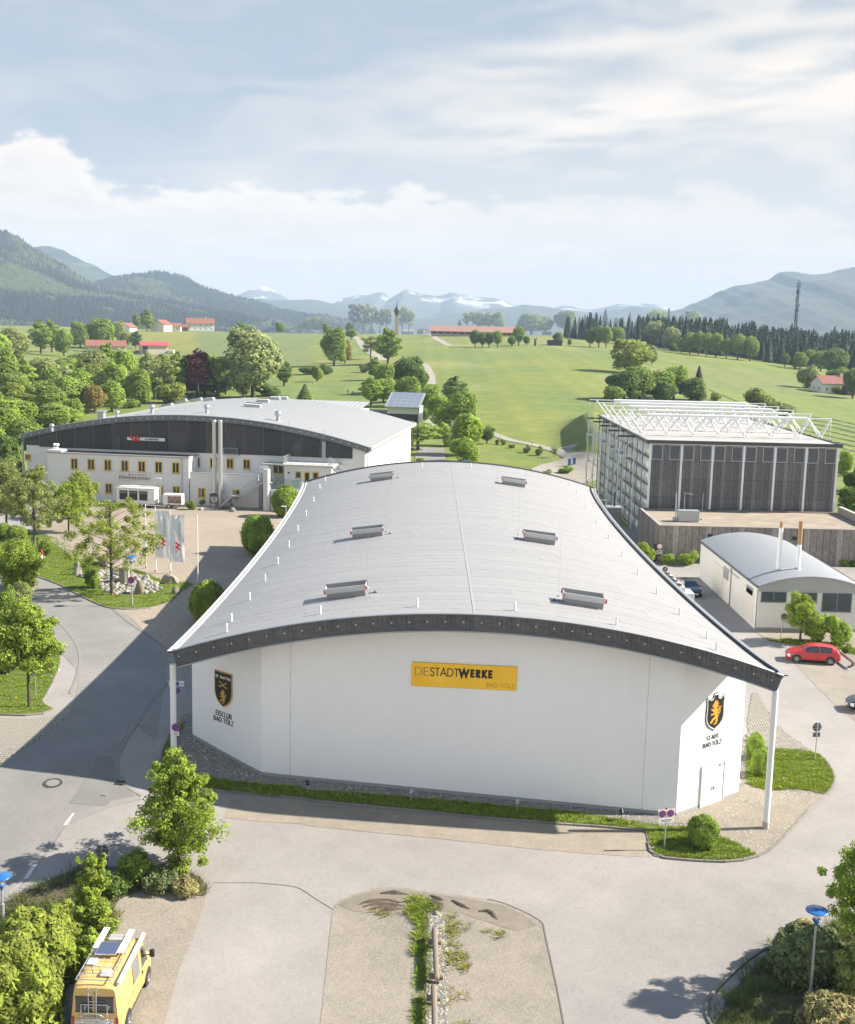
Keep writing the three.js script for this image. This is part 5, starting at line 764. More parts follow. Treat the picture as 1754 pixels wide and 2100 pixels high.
{ // small arched hall
  const z0 = -103.5, xl = 30.1, hw = 4.9, xc = xl + hw, eave = 4.1, ap = 5.12, L = 22.6, R = (hw * hw + (ap - eave) ** 2) / (2 * (ap - eave)), ay = (x) => ap - R + Math.sqrt(Math.max(0, R * R - x * x));
  const s = thing('boiler_house', 'small cream hall with shallow arched metal roof and two roof flues on the right', 'building', [xc, 0, z0]);
  const cream = std([0.76, 0.74, 0.68], 0.85, { map: rep(T.stucco, 4) }), roofM = std([0.36, 0.375, 0.39], 0.5, { metalness: 0.25, map: rep(T.stucco, 4) });
  const arow = (z, dy, x0 = -hw, x1 = hw, n = 26) => Array.from({ length: n + 1 }, (_, i) => { const x = mix(x0, x1, i / n); return [x, ay(x) + dy, z]; });
  const roof = put('roof', merge([surf([arow(0.35, 0), arow(-L, 0)]), surf([arow(0.35, -0.16), arow(0.35, 0)]).scale(1, 1, 1), surf([arow(-L, -0.16), arow(0.35, -0.16)])]), roofM, s);
  const ribs = []; for (let k = 1; k < 22; k++) ribs.push(surf([arow(0.3 - k * 1.04, 0.012), arow(0.3 - k * 1.04 - 0.05, 0.012)])); put('roof_seam', merge(ribs), std([0.30, 0.31, 0.32], 0.5), roof).userData.kind = 'stuff';
  put('eave_gutter', bbox(-hw - 0.12, -hw + 0.05, eave - 0.14, eave + 0.03, -L, 0.35), darkMetal, s); put('eave_gutter', bbox(hw - 0.05, hw + 0.12, eave - 0.14, eave + 0.03, -L, 0.35), darkMetal, s);
  put('side_wall', bbox(-hw + 0.12, -hw + 0.32, -0.3, eave - 0.05, -L + 0.2, -0.01), cream, s); put('side_wall', bbox(hw - 0.32, hw - 0.12, -0.3, eave - 0.05, -L + 0.2, -0.01), cream, s); put('rear_wall', bbox(-hw + 0.12, hw - 0.12, -0.3, eave, -L + 0.05, -L + 0.2), cream, s);
  put('front_wall', bbox(-hw + 0.12, hw - 0.12, -0.3, 3.55, -0.2, 0), cream, s); put('plinth', bbox(-hw + 0.08, hw - 0.08, -0.3, 0.22, 0, 0.04), std([0.3, 0.29, 0.28], 0.9), s);
  const gab = []; for (let x = -hw + 0.15; x < hw - 0.15; x += 0.1) gab.push(bbox(x, x + 0.06, 3.55, ay(x) - 0.17, -0.1, 0.06)); put('corrugated_gable', merge(gab), std([0.52, 0.53, 0.53], 0.45, { metalness: 0.3 }), s); const gp = [[-hw + 0.12, 3.55]]; for (let i = 0; i <= 16; i++) { const x = mix(-hw + 0.12, hw - 0.12, i / 16); gp.push([x, ay(x) - 0.17]); } gp.push([hw - 0.12, 3.55]); put('gable_back', prism(gp, 0.1).translate(0, 0, -0.1), std([0.42, 0.43, 0.43], 0.5), s);
  const P = (X, Y) => { const q = atD(...zD(X, Y), 103.5); return [q.x - xc, q.y]; };
  const blind = std([0.035, 0.055, 0.07], 0.35);
  for (const [xa, xb, ya, yb] of [[1200, 1356, 236, 306], [1379, 1535, 240, 312], [1554, 1738, 245, 362], [1770, 1925, 252, 330]]) {
    const a = P(xa, yb), b = P(xb, ya), f = put('window', merge([bbox(a[0], b[0], a[1], a[1] + 0.07, -0.01, 0.05), bbox(a[0], b[0], b[1] - 0.07, b[1], -0.01, 0.05), bbox(a[0], a[0] + 0.07, a[1], b[1], -0.01, 0.05), bbox(b[0] - 0.07, b[0], a[1], b[1], -0.01, 0.05), bbox((a[0] + b[0]) / 2 - 0.035, (a[0] + b[0]) / 2 + 0.035, a[1], b[1], -0.01, 0.05)]), std([0.2, 0.22, 0.23], 0.5), s);
    for (let y = a[1] + 0.1; y < b[1] - 0.1; y += 0.1) put('slat', box(b[0] - a[0] - 0.14, 0.085, 0.02, (a[0] + b[0]) / 2, y + 0.04, 0.02), blind, f);
  }
  const Q = (X, Y) => { const q = atX(...zD(X, Y), xl + 0.12); return [q.z - z0, q.y]; }, xw = -hw + 0.115;
  const sidePanel = (n, X0, X1, Yt, Yb, m, d = 0.05) => { const t0 = Q(X0, Yt), t1 = Q(X1, Yb); const za = Math.min(t0[0], t1[0]), zb = Math.max(t0[0], t1[0]), ya = Math.max(0, t1[1]); return put(n, bbox(xw - d, xw, ya, Math.max(t0[1], ya + 0.5), za, zb), m, s); };
  const creamD = std([0.68, 0.64, 0.54], 0.6);
  sidePanel('sliding_door', 930, 975, 62, 275, creamD); put('door_track', bbox(xw - 0.08, xw, 3.3, 3.45, -11, -6.5), galv, s);
  sidePanel('side_window', 990, 1012, 92, 180, std([0.25, 0.26, 0.26], 0.4)); sidePanel('side_door', 1100, 1152, 195, 430, creamD); sidePanel('side_window', 1123, 1157, 198, 272, std([0.22, 0.23, 0.24], 0.4));
  const dp = Q(1035, 120); put('downpipe', cyl(0.05, 0.05, 4, xw - 0.08, 0, dp[0], 8), std([0.35, 0.2, 0.16], 0.6), s);
  const rust = std([0.36, 0.22, 0.10], 0.7);
  for (const [px, py, r, tall, ru] of [[1303, 1150, 0.2, 4.6, 0], [1418, 1130, 0.2, 4.6, 1]]) { const q = atD(...zR(px, py), 106.5), x = q.x - xc, y = ay(x), z = -3; const f = put('flue', cyl(r, r, ru ? 2.4 : tall - 0.5, x, y - 0.1, z, 16), whitePaint, s); put('flue_top', cyl(r * (ru ? 1 : 0.7), r * (ru ? 1 : 0.7), ru ? 2.2 : 0.6, x, y + (ru ? 2.3 : tall - 0.6), z, 16), rust, f); put('collar', cyl(r * 1.9, r * 1.1, 0.22, x, y - 0.08, z, 16), galv, f); }
}
{ // cooling units by the hall's right wall
  const shell = std([0.55, 0.56, 0.56], 0.5);
  [[640, 132, 'farthest'], [662, 152, 'second'], [684, 172, 'third'], [708, 196, 'nearest']].forEach(([X, Y, nth]) => { const q = atY(...zD(X, Y), 3.0), u = thing('cooling_unit', nth + ' of four rooftop-fan cooling units in a row right of the main hall', 'cooling unit', [q.x, 0, q.z], 0, 'cooling units beside the main hall');
    put('housing', rbox(1.5, 2.1, 1.3, 0.04, 0, 1.75, 0), shell, u); put('frame', merge([-1, 1].flatMap((a) => [-1, 1].map((b) => bbox(a * 0.7 - 0.05, a * 0.7 + 0.05, -0.1, 0.72, b * 0.6 - 0.05, b * 0.6 + 0.05)))), galv, u); put('fan_ring', new THREE.TorusGeometry(0.5, 0.09, 8, 24).rotateX(Math.PI / 2).translate(0, 2.85, 0), black, u); put('fan', merge([0, 1, 2, 3, 4].map((k) => box(0.5, 0.02, 0.16).rotateX(0.4).translate(0.25, 2.84, 0).rotateY(k * 1.2566))), darkMetal, u); });
  const b = atY(...zD(752, 245), 2.0), g = thing('plant_box', 'pale boxy plant housing with a grille nearest the black car', 'plant box', [b.x, 0, b.z]); put('housing', rbox(1.6, 2.1, 2.2, 0.04, 0, 1.05, 0), shell, g); put('grille', merge(Array.from({ length: 9 }, (_, k) => bbox(0.8, 0.83, 0.3 + k * 0.19, 0.4 + k * 0.19, -1, 1))), darkMetal, g);
}
// ---------------------------------------------------------------- vehicles
const tyreM = std([0.02, 0.02, 0.021], 0.9), rimM = std([0.55, 0.56, 0.57], 0.3, { metalness: 0.8 }), lampM = new THREE.MeshPhysicalMaterial({ color: lin(0.7, 0.72, 0.74), roughness: 0.1, clearcoat: 1 }), tailM = new THREE.MeshPhysicalMaterial({ color: lin(0.35, 0.01, 0.012), roughness: 0.15, clearcoat: 1 }), carGlass = new THREE.MeshPhysicalMaterial({ color: lin(0.025, 0.03, 0.035), roughness: 0.04, clearcoat: 1 });
function wheelAt(parent, x, y, z, r, wd) {
  const t = put('wheel', new THREE.LatheGeometry([[r * 0.66, -wd / 2], [r * 0.9, -wd / 2], [r, -wd * 0.36], [r, wd * 0.36], [r * 0.9, wd / 2], [r * 0.66, wd / 2]].map((p) => new THREE.Vector2(...p)), 28).rotateX(Math.PI / 2), tyreM, parent); t.position.set(x, y, z);
  const s = Math.sign(z); put('rim', merge([new THREE.CylinderGeometry(r * 0.66, r * 0.66, wd * 0.5, 24, 1, true).rotateX(Math.PI / 2), new THREE.TorusGeometry(r * 0.64, r * 0.045, 6, 28).translate(0, 0, s * wd * 0.42), ...Array.from({ length: 5 }, (_, k) => box(r * 0.6, r * 0.16, 0.03).translate(r * 0.32, 0, s * wd * 0.38).rotateZ(k * 1.2566)), new THREE.CylinderGeometry(r * 0.16, r * 0.16, 0.05, 12).rotateX(Math.PI / 2).translate(0, 0, s * wd * 0.38)]), rimM, t);
  put('brake_disc', new THREE.CylinderGeometry(r * 0.62, r * 0.62, 0.02, 20).rotateX(Math.PI / 2).translate(0, 0, s * wd * 0.1), std([0.08, 0.08, 0.085], 0.5), t);
  return t;
}
const lerpTab = (tab) => (x) => { let i = 0; while (i < tab.length - 2 && x > tab[i + 1][0]) i++; const a = tab[i], b = tab[i + 1], t = clamp((x - a[0]) / (b[0] - a[0])), s = t * t * (3 - 2 * t) * 0.35 + t * 0.65; return mix(a[1], b[1], s); };
// a car body lofted along x (nose at +x); belt: height of the waistline, top: height of hood, roof and tail; wid: half width
function carBody(o, spec, paint) {
  const belt = lerpTab(spec.belt), top = lerpTab(spec.top), wid = lerpTab(spec.wid), low = lerpTab(spec.low), cab = spec.cab, NS = 64;
  const sec = (x) => { const w = wid(x), b = Math.min(belt(x), top(x)), t = top(x), k = clamp((t - b) / 0.35), wc = mix(w * 0.93, w * cab, k), l = low(x); return [[0, l], [w * 0.86, l], [w * 0.97, l + 0.09], [w, mix(l, b, 0.45)], [w * 0.995, mix(l, b, 0.75)], [w * 0.955, b], [mix(w * 0.945, wc, 0.35), mix(b, t, 0.36)], [mix(w * 0.94, wc, 0.75), mix(b, t, 0.72)], [wc * 0.975, mix(b, t, 0.93)], [wc * 0.86, t - 0.008], [wc * 0.5, t + 0.012 * k], [0, t + 0.02 * k]]; };
  const patch = (xa, xb, i0, i1, off, n = 24) => { const mk = (s) => { const rows = []; for (let j = 0; j <= n; j++) { const x = mix(xa, xb, j / n), S = sec(x).slice(i0, i1 + 1); rows.push(S.map((p, m) => { const q = sec(x), im = i0 + m, a = q[Math.max(0, im - 1)], c = q[Math.min(q.length - 1, im + 1)], l = Math.hypot(c[0] - a[0], c[1] - a[1]) || 1; return [x, p[1] - (c[0] - a[0]) / l * off * (im < 2 ? 1 : -1), s * (p[0] + (c[1] - a[1]) / l * off)]; })); } const g = surf(rows); if (s > 0) { const id = g.index.array; for (let k = 0; k < id.length; k += 3) { const v = id[k]; id[k] = id[k + 1]; id[k + 1] = v; } g.computeVertexNormals(); } return g; }; return [mk(-1), mk(1)]; };
  const x0 = spec.x0, x1 = spec.x1, body = patch(x0, x1, 0, 11, 0, NS);
  const cap = (x) => { const S = sec(x), sh = new THREE.Shape([...S.map((p) => new THREE.Vector2(p[0], p[1])), ...S.slice().reverse().map((p) => new THREE.Vector2(-p[0], p[1]))]); return new THREE.ShapeGeometry(sh).rotateY(x > 0 ? Math.PI / 2 : -Math.PI / 2).translate(x, 0, 0); };
  put('body', merge([...body.map((g) => toCreasedNormals(g, 0.7)), cap(x0), cap(x1)]), paint, o);
  return { patch, sec, belt, top, wid };
}
function hatchback(name, label, cat, p, turn, paint) {
  const o = thing(name, label, cat, p, turn);
  const sp = { x0: -2.12, x1: 2.12, cab: 0.74, belt: [[-2.12, 0.86], [-1.9, 0.98], [0.6, 0.92], [1.1, 0.9], [2.12, 0.62]], top: [[-2.12, 0.82], [-2.05, 0.98], [-1.9, 1.18], [-1.5, 1.40], [-0.9, 1.47], [-0.1, 1.475], [0.35, 1.40], [1.12, 0.96], [1.6, 0.86], [1.95, 0.74], [2.12, 0.58]], wid: [[-2.12, 0.72], [-1.95, 0.85], [-1.3, 0.895], [1.2, 0.895], [1.8, 0.83], [2.05, 0.66], [2.12, 0.55]], low: [[-2.12, 0.38], [-1.8, 0.22], [1.8, 0.2], [2.12, 0.3]] };
  const b = carBody(o, sp, paint);
  const both = (n, xa, xb, i0, i1, off, m) => b.patch(xa, xb, i0, i1, off).forEach((g) => put(n, g, m, o));
  both('side_window', -0.42, 0.62, 5, 8, 0.006, carGlass); both('side_window', -1.42, -0.50, 5, 8, 0.006, carGlass);
  both('windscreen', 0.36, 1.08, 9, 11, 0.007, carGlass); both('windscreen', 0.52, 1.08, 8, 9, 0.006, carGlass); both('rear_window', -2.02, -1.62, 9, 11, 0.007, carGlass);
  both('headlight', 1.82, 2.04, 3, 5, 0.008, lampM); both('tail_light', -2.10, -1.86, 4, 5, 0.008, tailM); both('sill', -1.6, 1.6, 1, 2, 0.008, black);
  put('grille', box(0.04, 0.1, 0.8, 2.115, 0.5, 0), black, o); put('bumper_intake', box(0.04, 0.12, 1.0, 2.11, 0.36, 0), black, o); put('rear_bumper', box(0.05, 0.14, 1.3, -2.115, 0.42, 0), black, o);
  put('number_plate', box(0.02, 0.11, 0.52, 2.14, 0.44, 0), whitePaint, o); put('number_plate', box(0.02, 0.11, 0.52, -2.145, 0.62, 0), whitePaint, o);
  for (const s of [-1, 1]) { put('mirror', rbox(0.12, 0.13, 0.2, 0.04, 0.72, 0.98, s * 0.97), paint, o); put('door_line', box(0.012, 0.62, 0.01, -0.45, 0.6, s * 0.9), black, o); put('door_line', box(0.012, 0.6, 0.01, 0.72, 0.6, s * 0.895), black, o); for (const x of [-0.25, -1.1]) put('door_handle', box(0.16, 0.03, 0.02, x, 0.84, s * 0.9), paint, o);
    for (const x of [-1.32, 1.3]) { put('wheel_arch', new THREE.CylinderGeometry(0.385, 0.385, 0.06, 24).rotateX(Math.PI / 2).translate(x, 0.34, s * 0.875), black, o); wheelAt(o, x, 0.315, s * 0.815, 0.315, 0.21); } }
  return o;
}
{
  const redPaint = new THREE.MeshPhysicalMaterial({ color: lin(0.50, 0.012, 0.022), roughness: 0.35, clearcoat: 1, clearcoatRoughness: 0.05 }), blackPaint = new THREE.MeshPhysicalMaterial({ color: lin(0.012, 0.016, 0.02), roughness: 0.3, clearcoat: 1, clearcoatRoughness: 0.05 });
  const a = G(...zD(1428, 658)), b = G(...zD(1612, 673)), m = a.clone().add(b).multiplyScalar(0.5);
  m.z -= 0.8; hatchback('red_car', 'bright red hatchback parked side-on near the small arched hall', 'car', [m.x, m.y + 0.01, m.z], Math.atan2(-(a.z - b.z), a.x - b.x), redPaint);
  const c = G(...zD(838, 285)); hatchback('black_car', 'black hatchback parked nose forward in the lane beside the cream small hall', 'car', [c.x - 0.55, c.y + 0.01, c.z - 2.2], -Math.PI / 2 + 0.12, blackPaint);
  const d = G(...zD(1760, 955)); hatchback('black_car', 'black car cut off by the right edge of the picture on the gravel bay', 'car', [d.x + 1.75, d.y + 0.01, d.z - 0.7], Math.PI - 0.12, blackPaint);
  // silver-white car under the trees behind the arena, left
  const silver = new THREE.MeshPhysicalMaterial({ color: lin(0.55, 0.56, 0.57), roughness: 0.35, clearcoat: 1 });
  const e = G(...zS(700, 195)); hatchback('white_car', 'pale car half hidden by trees left of the arena roof', 'car', [e.x, e.y + 0.01, e.z], 0.2, silver);
}
{ // the yellow camper van, seen from behind
  const q = G(98.5 + 2, 2115), van = new THREE.Group();
  const bl = G(...zA(412, 1868)), br = G(...zA(702, 1884)), fr = G(...zA(884, 1472)), heading = Math.atan2(fr.z - br.z, fr.x - br.x), sc = 0.95;
  const o = thing('camper_van', 'yellow camper van with solar panel and roof rack parked beside the lower left hedge', 'van', [0, 0, 0], 0);
  const yel = new THREE.MeshPhysicalMaterial({ color: lin(0.66, 0.45, 0.14), roughness: 0.4, clearcoat: 0.7, clearcoatRoughness: 0.15, map: rep(T.stucco, 5) });
  const L = 5.5, hw = 1.0, Ht = 2.52;
  const sp = { x0: -2.75, x1: 2.75, cab: 0.86, belt: [[-2.75, 1.28], [1.2, 1.25], [1.9, 1.15], [2.75, 0.8]], top: [[-2.75, 2.40], [-2.6, 2.50], [-1, 2.53], [0.7, 2.52], [1.15, 2.42], [2.05, 1.28], [2.45, 1.1], [2.75, 0.82]], wid: [[-2.75, 0.96], [-2.6, 1.0], [1.6, 1.0], [2.3, 0.95], [2.75, 0.78]], low: [[-2.75, 0.38], [-2.4, 0.32], [2.4, 0.3], [2.75, 0.36]] };
  const b = carBody(o, sp, yel), both = (n, xa, xb, i0, i1, off, m) => b.patch(xa, xb, i0, i1, off).forEach((g) => put(n, g, m, o));
  both('side_window', 0.78, 1.62, 5, 7, 0.008, carGlass); both('windscreen', 1.2, 2.0, 8, 11, 0.008, carGlass); both('headlight', 2.45, 2.68, 3, 5, 0.01, lampM); 
  const greyGlass = new THREE.MeshPhysicalMaterial({ color: lin(0.16, 0.17, 0.175), roughness: 0.12, clearcoat: 1 });
  both('camper_window', -0.55, 0.42, 5, 7, 0.02, greyGlass);
  for (const s of [-1, 1]) {
    for (const x of [-0.78, 0.6, -2.55]) put('body_seam', box(0.014, 1.6, 0.012, x, 1.25, s * 0.998), std([0.2, 0.13, 0.04], 0.6), o); put('body_seam', box(3.4, 0.02, 0.02, -0.9, 1.05, s * 1.0), std([0.3, 0.2, 0.06], 0.6), o); put('side_rail', box(3.0, 0.05, 0.03, -1.0, 0.42, s * 0.99), black, o);
    put('door_handle', box(0.05, 0.16, 0.03, 0.72, 1.1, s * 1.0), black, o); put('filler_cap', box(0.18, 0.18, 0.015, 0.9, 1.0, s * 1.0), yel, o);
    put('mirror', rbox(0.16, 0.34, 0.22, 0.05, 1.72, 1.42, s * 1.16), black, o); put('mirror_arm', bar([1.68, 1.35, s * 0.95], [1.72, 1.35, s * 1.1], 0.03), black, o);
    for (const x of [-1.55, 1.6]) { put('wheel_arch', new THREE.CylinderGeometry(0.43, 0.43, 0.05, 24).rotateX(Math.PI / 2).translate(x, 0.38, s * 0.985), black, o); wheelAt(o, x, 0.34, s * 0.92, 0.34, 0.22); }
    put('tail_light', rbox(0.06, 0.62, 0.11, 0.02, -2.76, 0.88, s * 0.88), tailM, o);
    const rw = put('rear_window', rbox(0.03, 0.62, 0.66, 0.012, -2.765, 1.72, s * 0.42), carGlass, o); put('gasket', merge([box(0.02, 0.03, 0.7, -2.772, 2.04, s * 0.42), box(0.02, 0.03, 0.7, -2.772, 1.40, s * 0.42)]), black, rw);
  }
  put('door_gap', box(0.012, 1.8, 0.014, -2.757, 1.35, 0), black, o); put('rear_bumper', rbox(0.16, 0.2, 1.9, 0.05, -2.79, 0.45, 0), std([0.06, 0.06, 0.06], 0.7), o);
  const np = put('number_plate', box(0.02, 0.12, 0.52, -2.78, 0.98, 0.36), whitePaint, o); put('plate_holder', box(0.02, 0.15, 0.56, -2.77, 0.98, 0.36), black, np);
  // bike carrier, ladder
  const pipe = std([0.62, 0.63, 0.64], 0.25, { metalness: 0.8 }), cr2 = put('bike_carrier', merge([bar([-2.83, 0.75, -0.52], [-2.83, 1.75, -0.52], 0.018), bar([-2.83, 0.75, 0.52], [-2.83, 1.75, 0.52], 0.018), bar([-2.83, 1.75, -0.52], [-2.83, 1.75, 0.52], 0.018), bar([-2.83, 1.2, -0.52], [-2.83, 1.2, 0.52], 0.018)]), pipe, o);
  for (const dx of [0, 0.16, 0.32]) put('bike_rail', rbox(0.09, 0.04, 1.5, 0.012, -2.95 - dx, 1.18 - dx * 0.1, 0.05), pipe, cr2);
  put('holding_arch', new THREE.TubeGeometry(new THREE.CatmullRomCurve3([[-2.85, 1.2, -0.45], [-3.2, 1.5, -0.45], [-3.25, 1.62, -0.2], [-3.25, 1.62, 0.25], [-3.2, 1.5, 0.45], [-2.85, 1.2, 0.45]].map((p) => new THREE.Vector3(...p))), 30, 0.02, 6), pipe, cr2);
  const ld = put('rear_ladder', merge([bar([-2.83, 0.7, 0.1], [-2.83, 2.55, 0.1], 0.02), bar([-2.83, 0.7, -0.22], [-2.83, 2.55, -0.22], 0.02)]), pipe, o); for (let k = 0; k < 7; k++) put('rung', bar([-2.83, 0.85 + k * 0.26, -0.22], [-2.83, 0.85 + k * 0.26, 0.1], 0.015), pipe, ld);
  // roof rack, awning, panels
  const rk = put('roof_rack', merge([bar([-2.6, 2.68, -0.78], [0.85, 2.68, -0.78], 0.025), bar([-2.6, 2.68, 0.6], [0.85, 2.68, 0.6], 0.025), bar([-2.6, 2.68, -0.78], [-2.6, 2.68, 0.6], 0.025)]), pipe, o);
  for (const x of [-2.1, -1.6, -1.0, -0.4, 0.2, 0.8]) { put('cross_bar', bar([x, 2.66, -0.82], [x, 2.66, 0.65], 0.02), pipe, rk); for (const z of [-0.78, 0.6]) put('rack_foot', box(0.05, 0.18, 0.05, x, 2.58, z), pipe, rk); }
  put('awning_box', rbox(3.9, 0.15, 0.17, 0.05, -0.65, 2.55, 0.92), std([0.70, 0.69, 0.66], 0.4), o);
  for (const [x, z, l, wdt] of [[0.55, -0.68, 1.7, 0.26], [0.35, 0.42, 1.9, 0.26]]) put('rack_plank', box(l, 0.03, wdt, x, 2.72, z), std([0.62, 0.62, 0.61], 0.5), o);
  const sol = put('solar_panel', box(1.0, 0.04, 0.86, -0.3, 2.73, -0.13), std([0.62, 0.63, 0.65], 0.3, { metalness: 0.5 }), o); for (let i = 0; i < 6; i++) for (let j = 0; j < 6; j++) put('solar_cell', box(0.145, 0.012, 0.125, -0.3 - 0.4 + i * 0.16, 2.753, -0.13 - 0.345 + j * 0.138), std([0.07, 0.09, 0.16], 0.15), sol);
  put('roof_hatch', rbox(0.5, 0.1, 0.62, 0.04, 0.75, 2.62, -0.1), std([0.38, 0.36, 0.34], 0.3), o); for (const [x, z] of [[-1.15, -0.55], [-1.95, 0.25]]) { const v = put('roof_vent', rbox(0.42, 0.1, 0.42, 0.04, x, 2.6, z), whitePaint, o); put('vent_lid', rbox(0.3, 0.05, 0.3, 0.02, x, 2.67, z), whitePaint, v); }
  put('aerial_bracket', merge([-0.35, -0.05, 0.25].map((z) => bar([-1.9, 2.7, z], [-1.3, 2.9, z + 0.05], 0.012))), pipe, rk);
  // rear face middle on the ground, heading along the right flank
  const dir = new THREE.Vector3(Math.cos(heading), 0, Math.sin(heading)), rear = bl.clone().add(br).multiplyScalar(0.5);
  o.scale.setScalar(sc); o.rotation.y = -heading; const ctr = rear.addScaledVector(dir, 2.8 * sc); o.position.set(ctr.x, ground(ctr.x, ctr.z) + 0.02, ctr.z);
}
// ---------------------------------------------------------------- signs and emblems on the hall
// stroke letters on a 1-high grid, for the geometric capitals of the yellow sign
function strokeText(c, str, x, y, h, lw, gap, draw = true) {
  c.lineWidth = lw; c.lineCap = 'butt'; c.lineJoin = 'miter'; const a = lw / 2;
  for (const ch of str) {
    const L = (...p) => { c.beginPath(); p.forEach(([u, v], i) => (i ? c.lineTo : c.moveTo).call(c, x + u, y + v)); if (draw) c.stroke(); };
    let wd = 0.6 * h;
    if (ch === 'D') { wd = 0.72 * h; c.beginPath(); c.moveTo(x + a, y + a); c.lineTo(x + 0.3 * h, y + a); c.ellipse(x + 0.3 * h, y + h / 2, wd - 0.3 * h - a, h / 2 - a, 0, -Math.PI / 2, Math.PI / 2); c.lineTo(x + a, y + h - a); c.closePath(); if (draw) c.stroke(); }
    else if (ch === 'I') { wd = lw; L([a, 0], [a, h]); }
    else if (ch === 'E') { wd = 0.5 * h; L([wd, a], [a, a], [a, h - a], [wd, h - a]); L([a, h / 2], [wd * 0.94, h / 2]); }
    else if (ch === 'T') { wd = 0.56 * h; L([0, a], [wd, a]); L([wd / 2, a], [wd / 2, h]); }
    else if (ch === 'A') { wd = 0.76 * h; L([a * 0.6, h], [wd / 2, a * 0.8], [wd - a * 0.6, h]); L([wd * 0.2, h * 0.68], [wd * 0.8, h * 0.68]); }
    else if (ch === 'S') { wd = 0.5 * h; c.beginPath(); c.moveTo(x + wd - a, y + h * 0.2); c.bezierCurveTo(x + wd * 0.8, y - h * 0.04, x, y - h * 0.02, x + a * 1.1, y + h * 0.28); c.bezierCurveTo(x + a, y + h * 0.52, x + wd, y + h * 0.44, x + wd - a, y + h * 0.74); c.bezierCurveTo(x + wd, y + h * 1.04, x + wd * 0.1, y + h * 1.06, x + a * 0.8, y + h * 0.77); if (draw) c.stroke(); }
    else if (ch === 'W') { wd = 1.2 * h; L([a * 0.5, 0], [wd * 0.29, h - a], [wd / 2, a], [wd * 0.71, h - a], [wd - a * 0.5, 0]); }
    else if (ch === 'R' || ch === 'B') { wd = 0.56 * h; c.beginPath(); c.moveTo(x + a, y + h); c.lineTo(x + a, y + a); c.lineTo(x + wd * 0.55, y + a); c.ellipse(x + wd * 0.55, y + h * 0.28, wd * 0.45 - a, h * 0.28 - a, 0, -Math.PI / 2, Math.PI / 2); c.lineTo(x + a, y + h * 0.56 - a); if (draw) c.stroke(); if (ch === 'R') L([wd * 0.45, h * 0.54], [wd - a * 0.4, h]); else { c.beginPath(); c.moveTo(x + a, y + h * 0.5); c.lineTo(x + wd * 0.55, y + h * 0.5); c.ellipse(x + wd * 0.55, y + h * 0.75 - a / 2, wd * 0.45 - a * 0.6, h * 0.25 - a / 2, 0, -Math.PI / 2, Math.PI / 2); c.lineTo(x + a, y + h - a); if (draw) c.stroke(); } }
    else if (ch === 'K') { wd = 0.62 * h; L([a, 0], [a, h]); L([wd - a * 0.4, 0], [lw * 0.9, h * 0.52], [wd - a * 0.2, h]); }
    else if (ch === 'O' || ch === 'Ö') { wd = h; c.beginPath(); c.ellipse(x + wd / 2, y + h / 2, h / 2 - a, h / 2 - a, 0, 0, Math.PI * 2); if (draw) c.stroke(); if (ch === 'Ö') for (const s of [-1, 1]) { c.fillStyle = c.strokeStyle; if (draw) c.fillRect(x + wd / 2 + s * h * 0.16 - a, y - h * 0.22, lw, lw); } }
    else if (ch === 'L') { wd = 0.42 * h; L([a, 0], [a, h - a], [wd, h - a]); }
    else if (ch === 'Z') { wd = 0.58 * h; L([0, a], [wd - a, a], [a, h - a], [wd, h - a]); }
    else wd = 0.3 * h;
    x += wd + gap;
  }
  return x;
}
function lion(c, x, y, s, gold, dark) {                    // a rampant lion with a branching tail, in plain strokes
  c.save(); c.translate(x, y); c.scale(s, s); c.lineCap = 'round'; c.lineJoin = 'round'; c.strokeStyle = gold; c.fillStyle = gold;
  const P = (wd, ...p) => { c.lineWidth = wd; c.beginPath(); c.moveTo(...p[0]); for (let i = 1; i < p.length - 1; i++) c.quadraticCurveTo(...p[i], (p[i][0] + p[i + 1][0]) / 2, (p[i][1] + p[i + 1][1]) / 2); c.lineTo(...p[p.length - 1]); c.stroke(); };
  P(30, [2, -22], [14, 6], [12, 42]); P(26, [-2, -16], [0, 4], [8, 30]); P(20, [10, 40], [-4, 52], [-22, 58], [-34, 74]); P(20, [16, 44], [24, 62], [14, 84]);
  P(13, [0, -10], [-18, 0], [-32, -12]); P(12, [2, 4], [-16, 20], [-34, 22]); P(10, [14, 84], [4, 92], [-6, 92]); P(10, [-34, 74], [-44, 78], [-46, 72]);
  for (const [px, py] of [[-34, -14], [-36, 22]]) for (const d of [-5, 0, 5]) P(4, [px, py], [px - 6, py + d - 1], [px - 9, py + d]);
  c.beginPath(); c.ellipse(0, -42, 23, 22, 0.2, 0, 7); c.fill(); P(12, [-8, -44], [-22, -44], [-28, -38]); P(6, [-12, -32], [-20, -28], [-26, -30]);
  for (let k = 0; k < 7; k++) { const a = -1.9 + k * 0.55; P(6, [Math.cos(a) * 20, -42 + Math.sin(a) * 20], [Math.cos(a) * 28, -42 + Math.sin(a) * 26], [Math.cos(a + 0.2) * 32, -42 + Math.sin(a + 0.2) * 30]); }
  P(6, [22, 48], [44, 40], [36, 8], [48, -20]); for (const [px, py] of [[40, 22], [41, 4], [46, -12]]) { P(5, [px, py], [px + 12, py - 4], [px + 15, py - 16]); P(5, [px, py], [px - 10, py - 6], [px - 10, py - 16]); }
  c.fillStyle = dark; c.beginPath(); c.ellipse(-8, -47, 3.4, 2.8, 0, 0, 7); c.fill(); c.strokeStyle = dark; P(2, [-14, -36], [-20, -35], [-25, -35]); P(2.4, [6, -24], [12, -14], [8, -4]); P(2, [6, 20], [0, 30], [-6, 40]);
  c.restore();
}
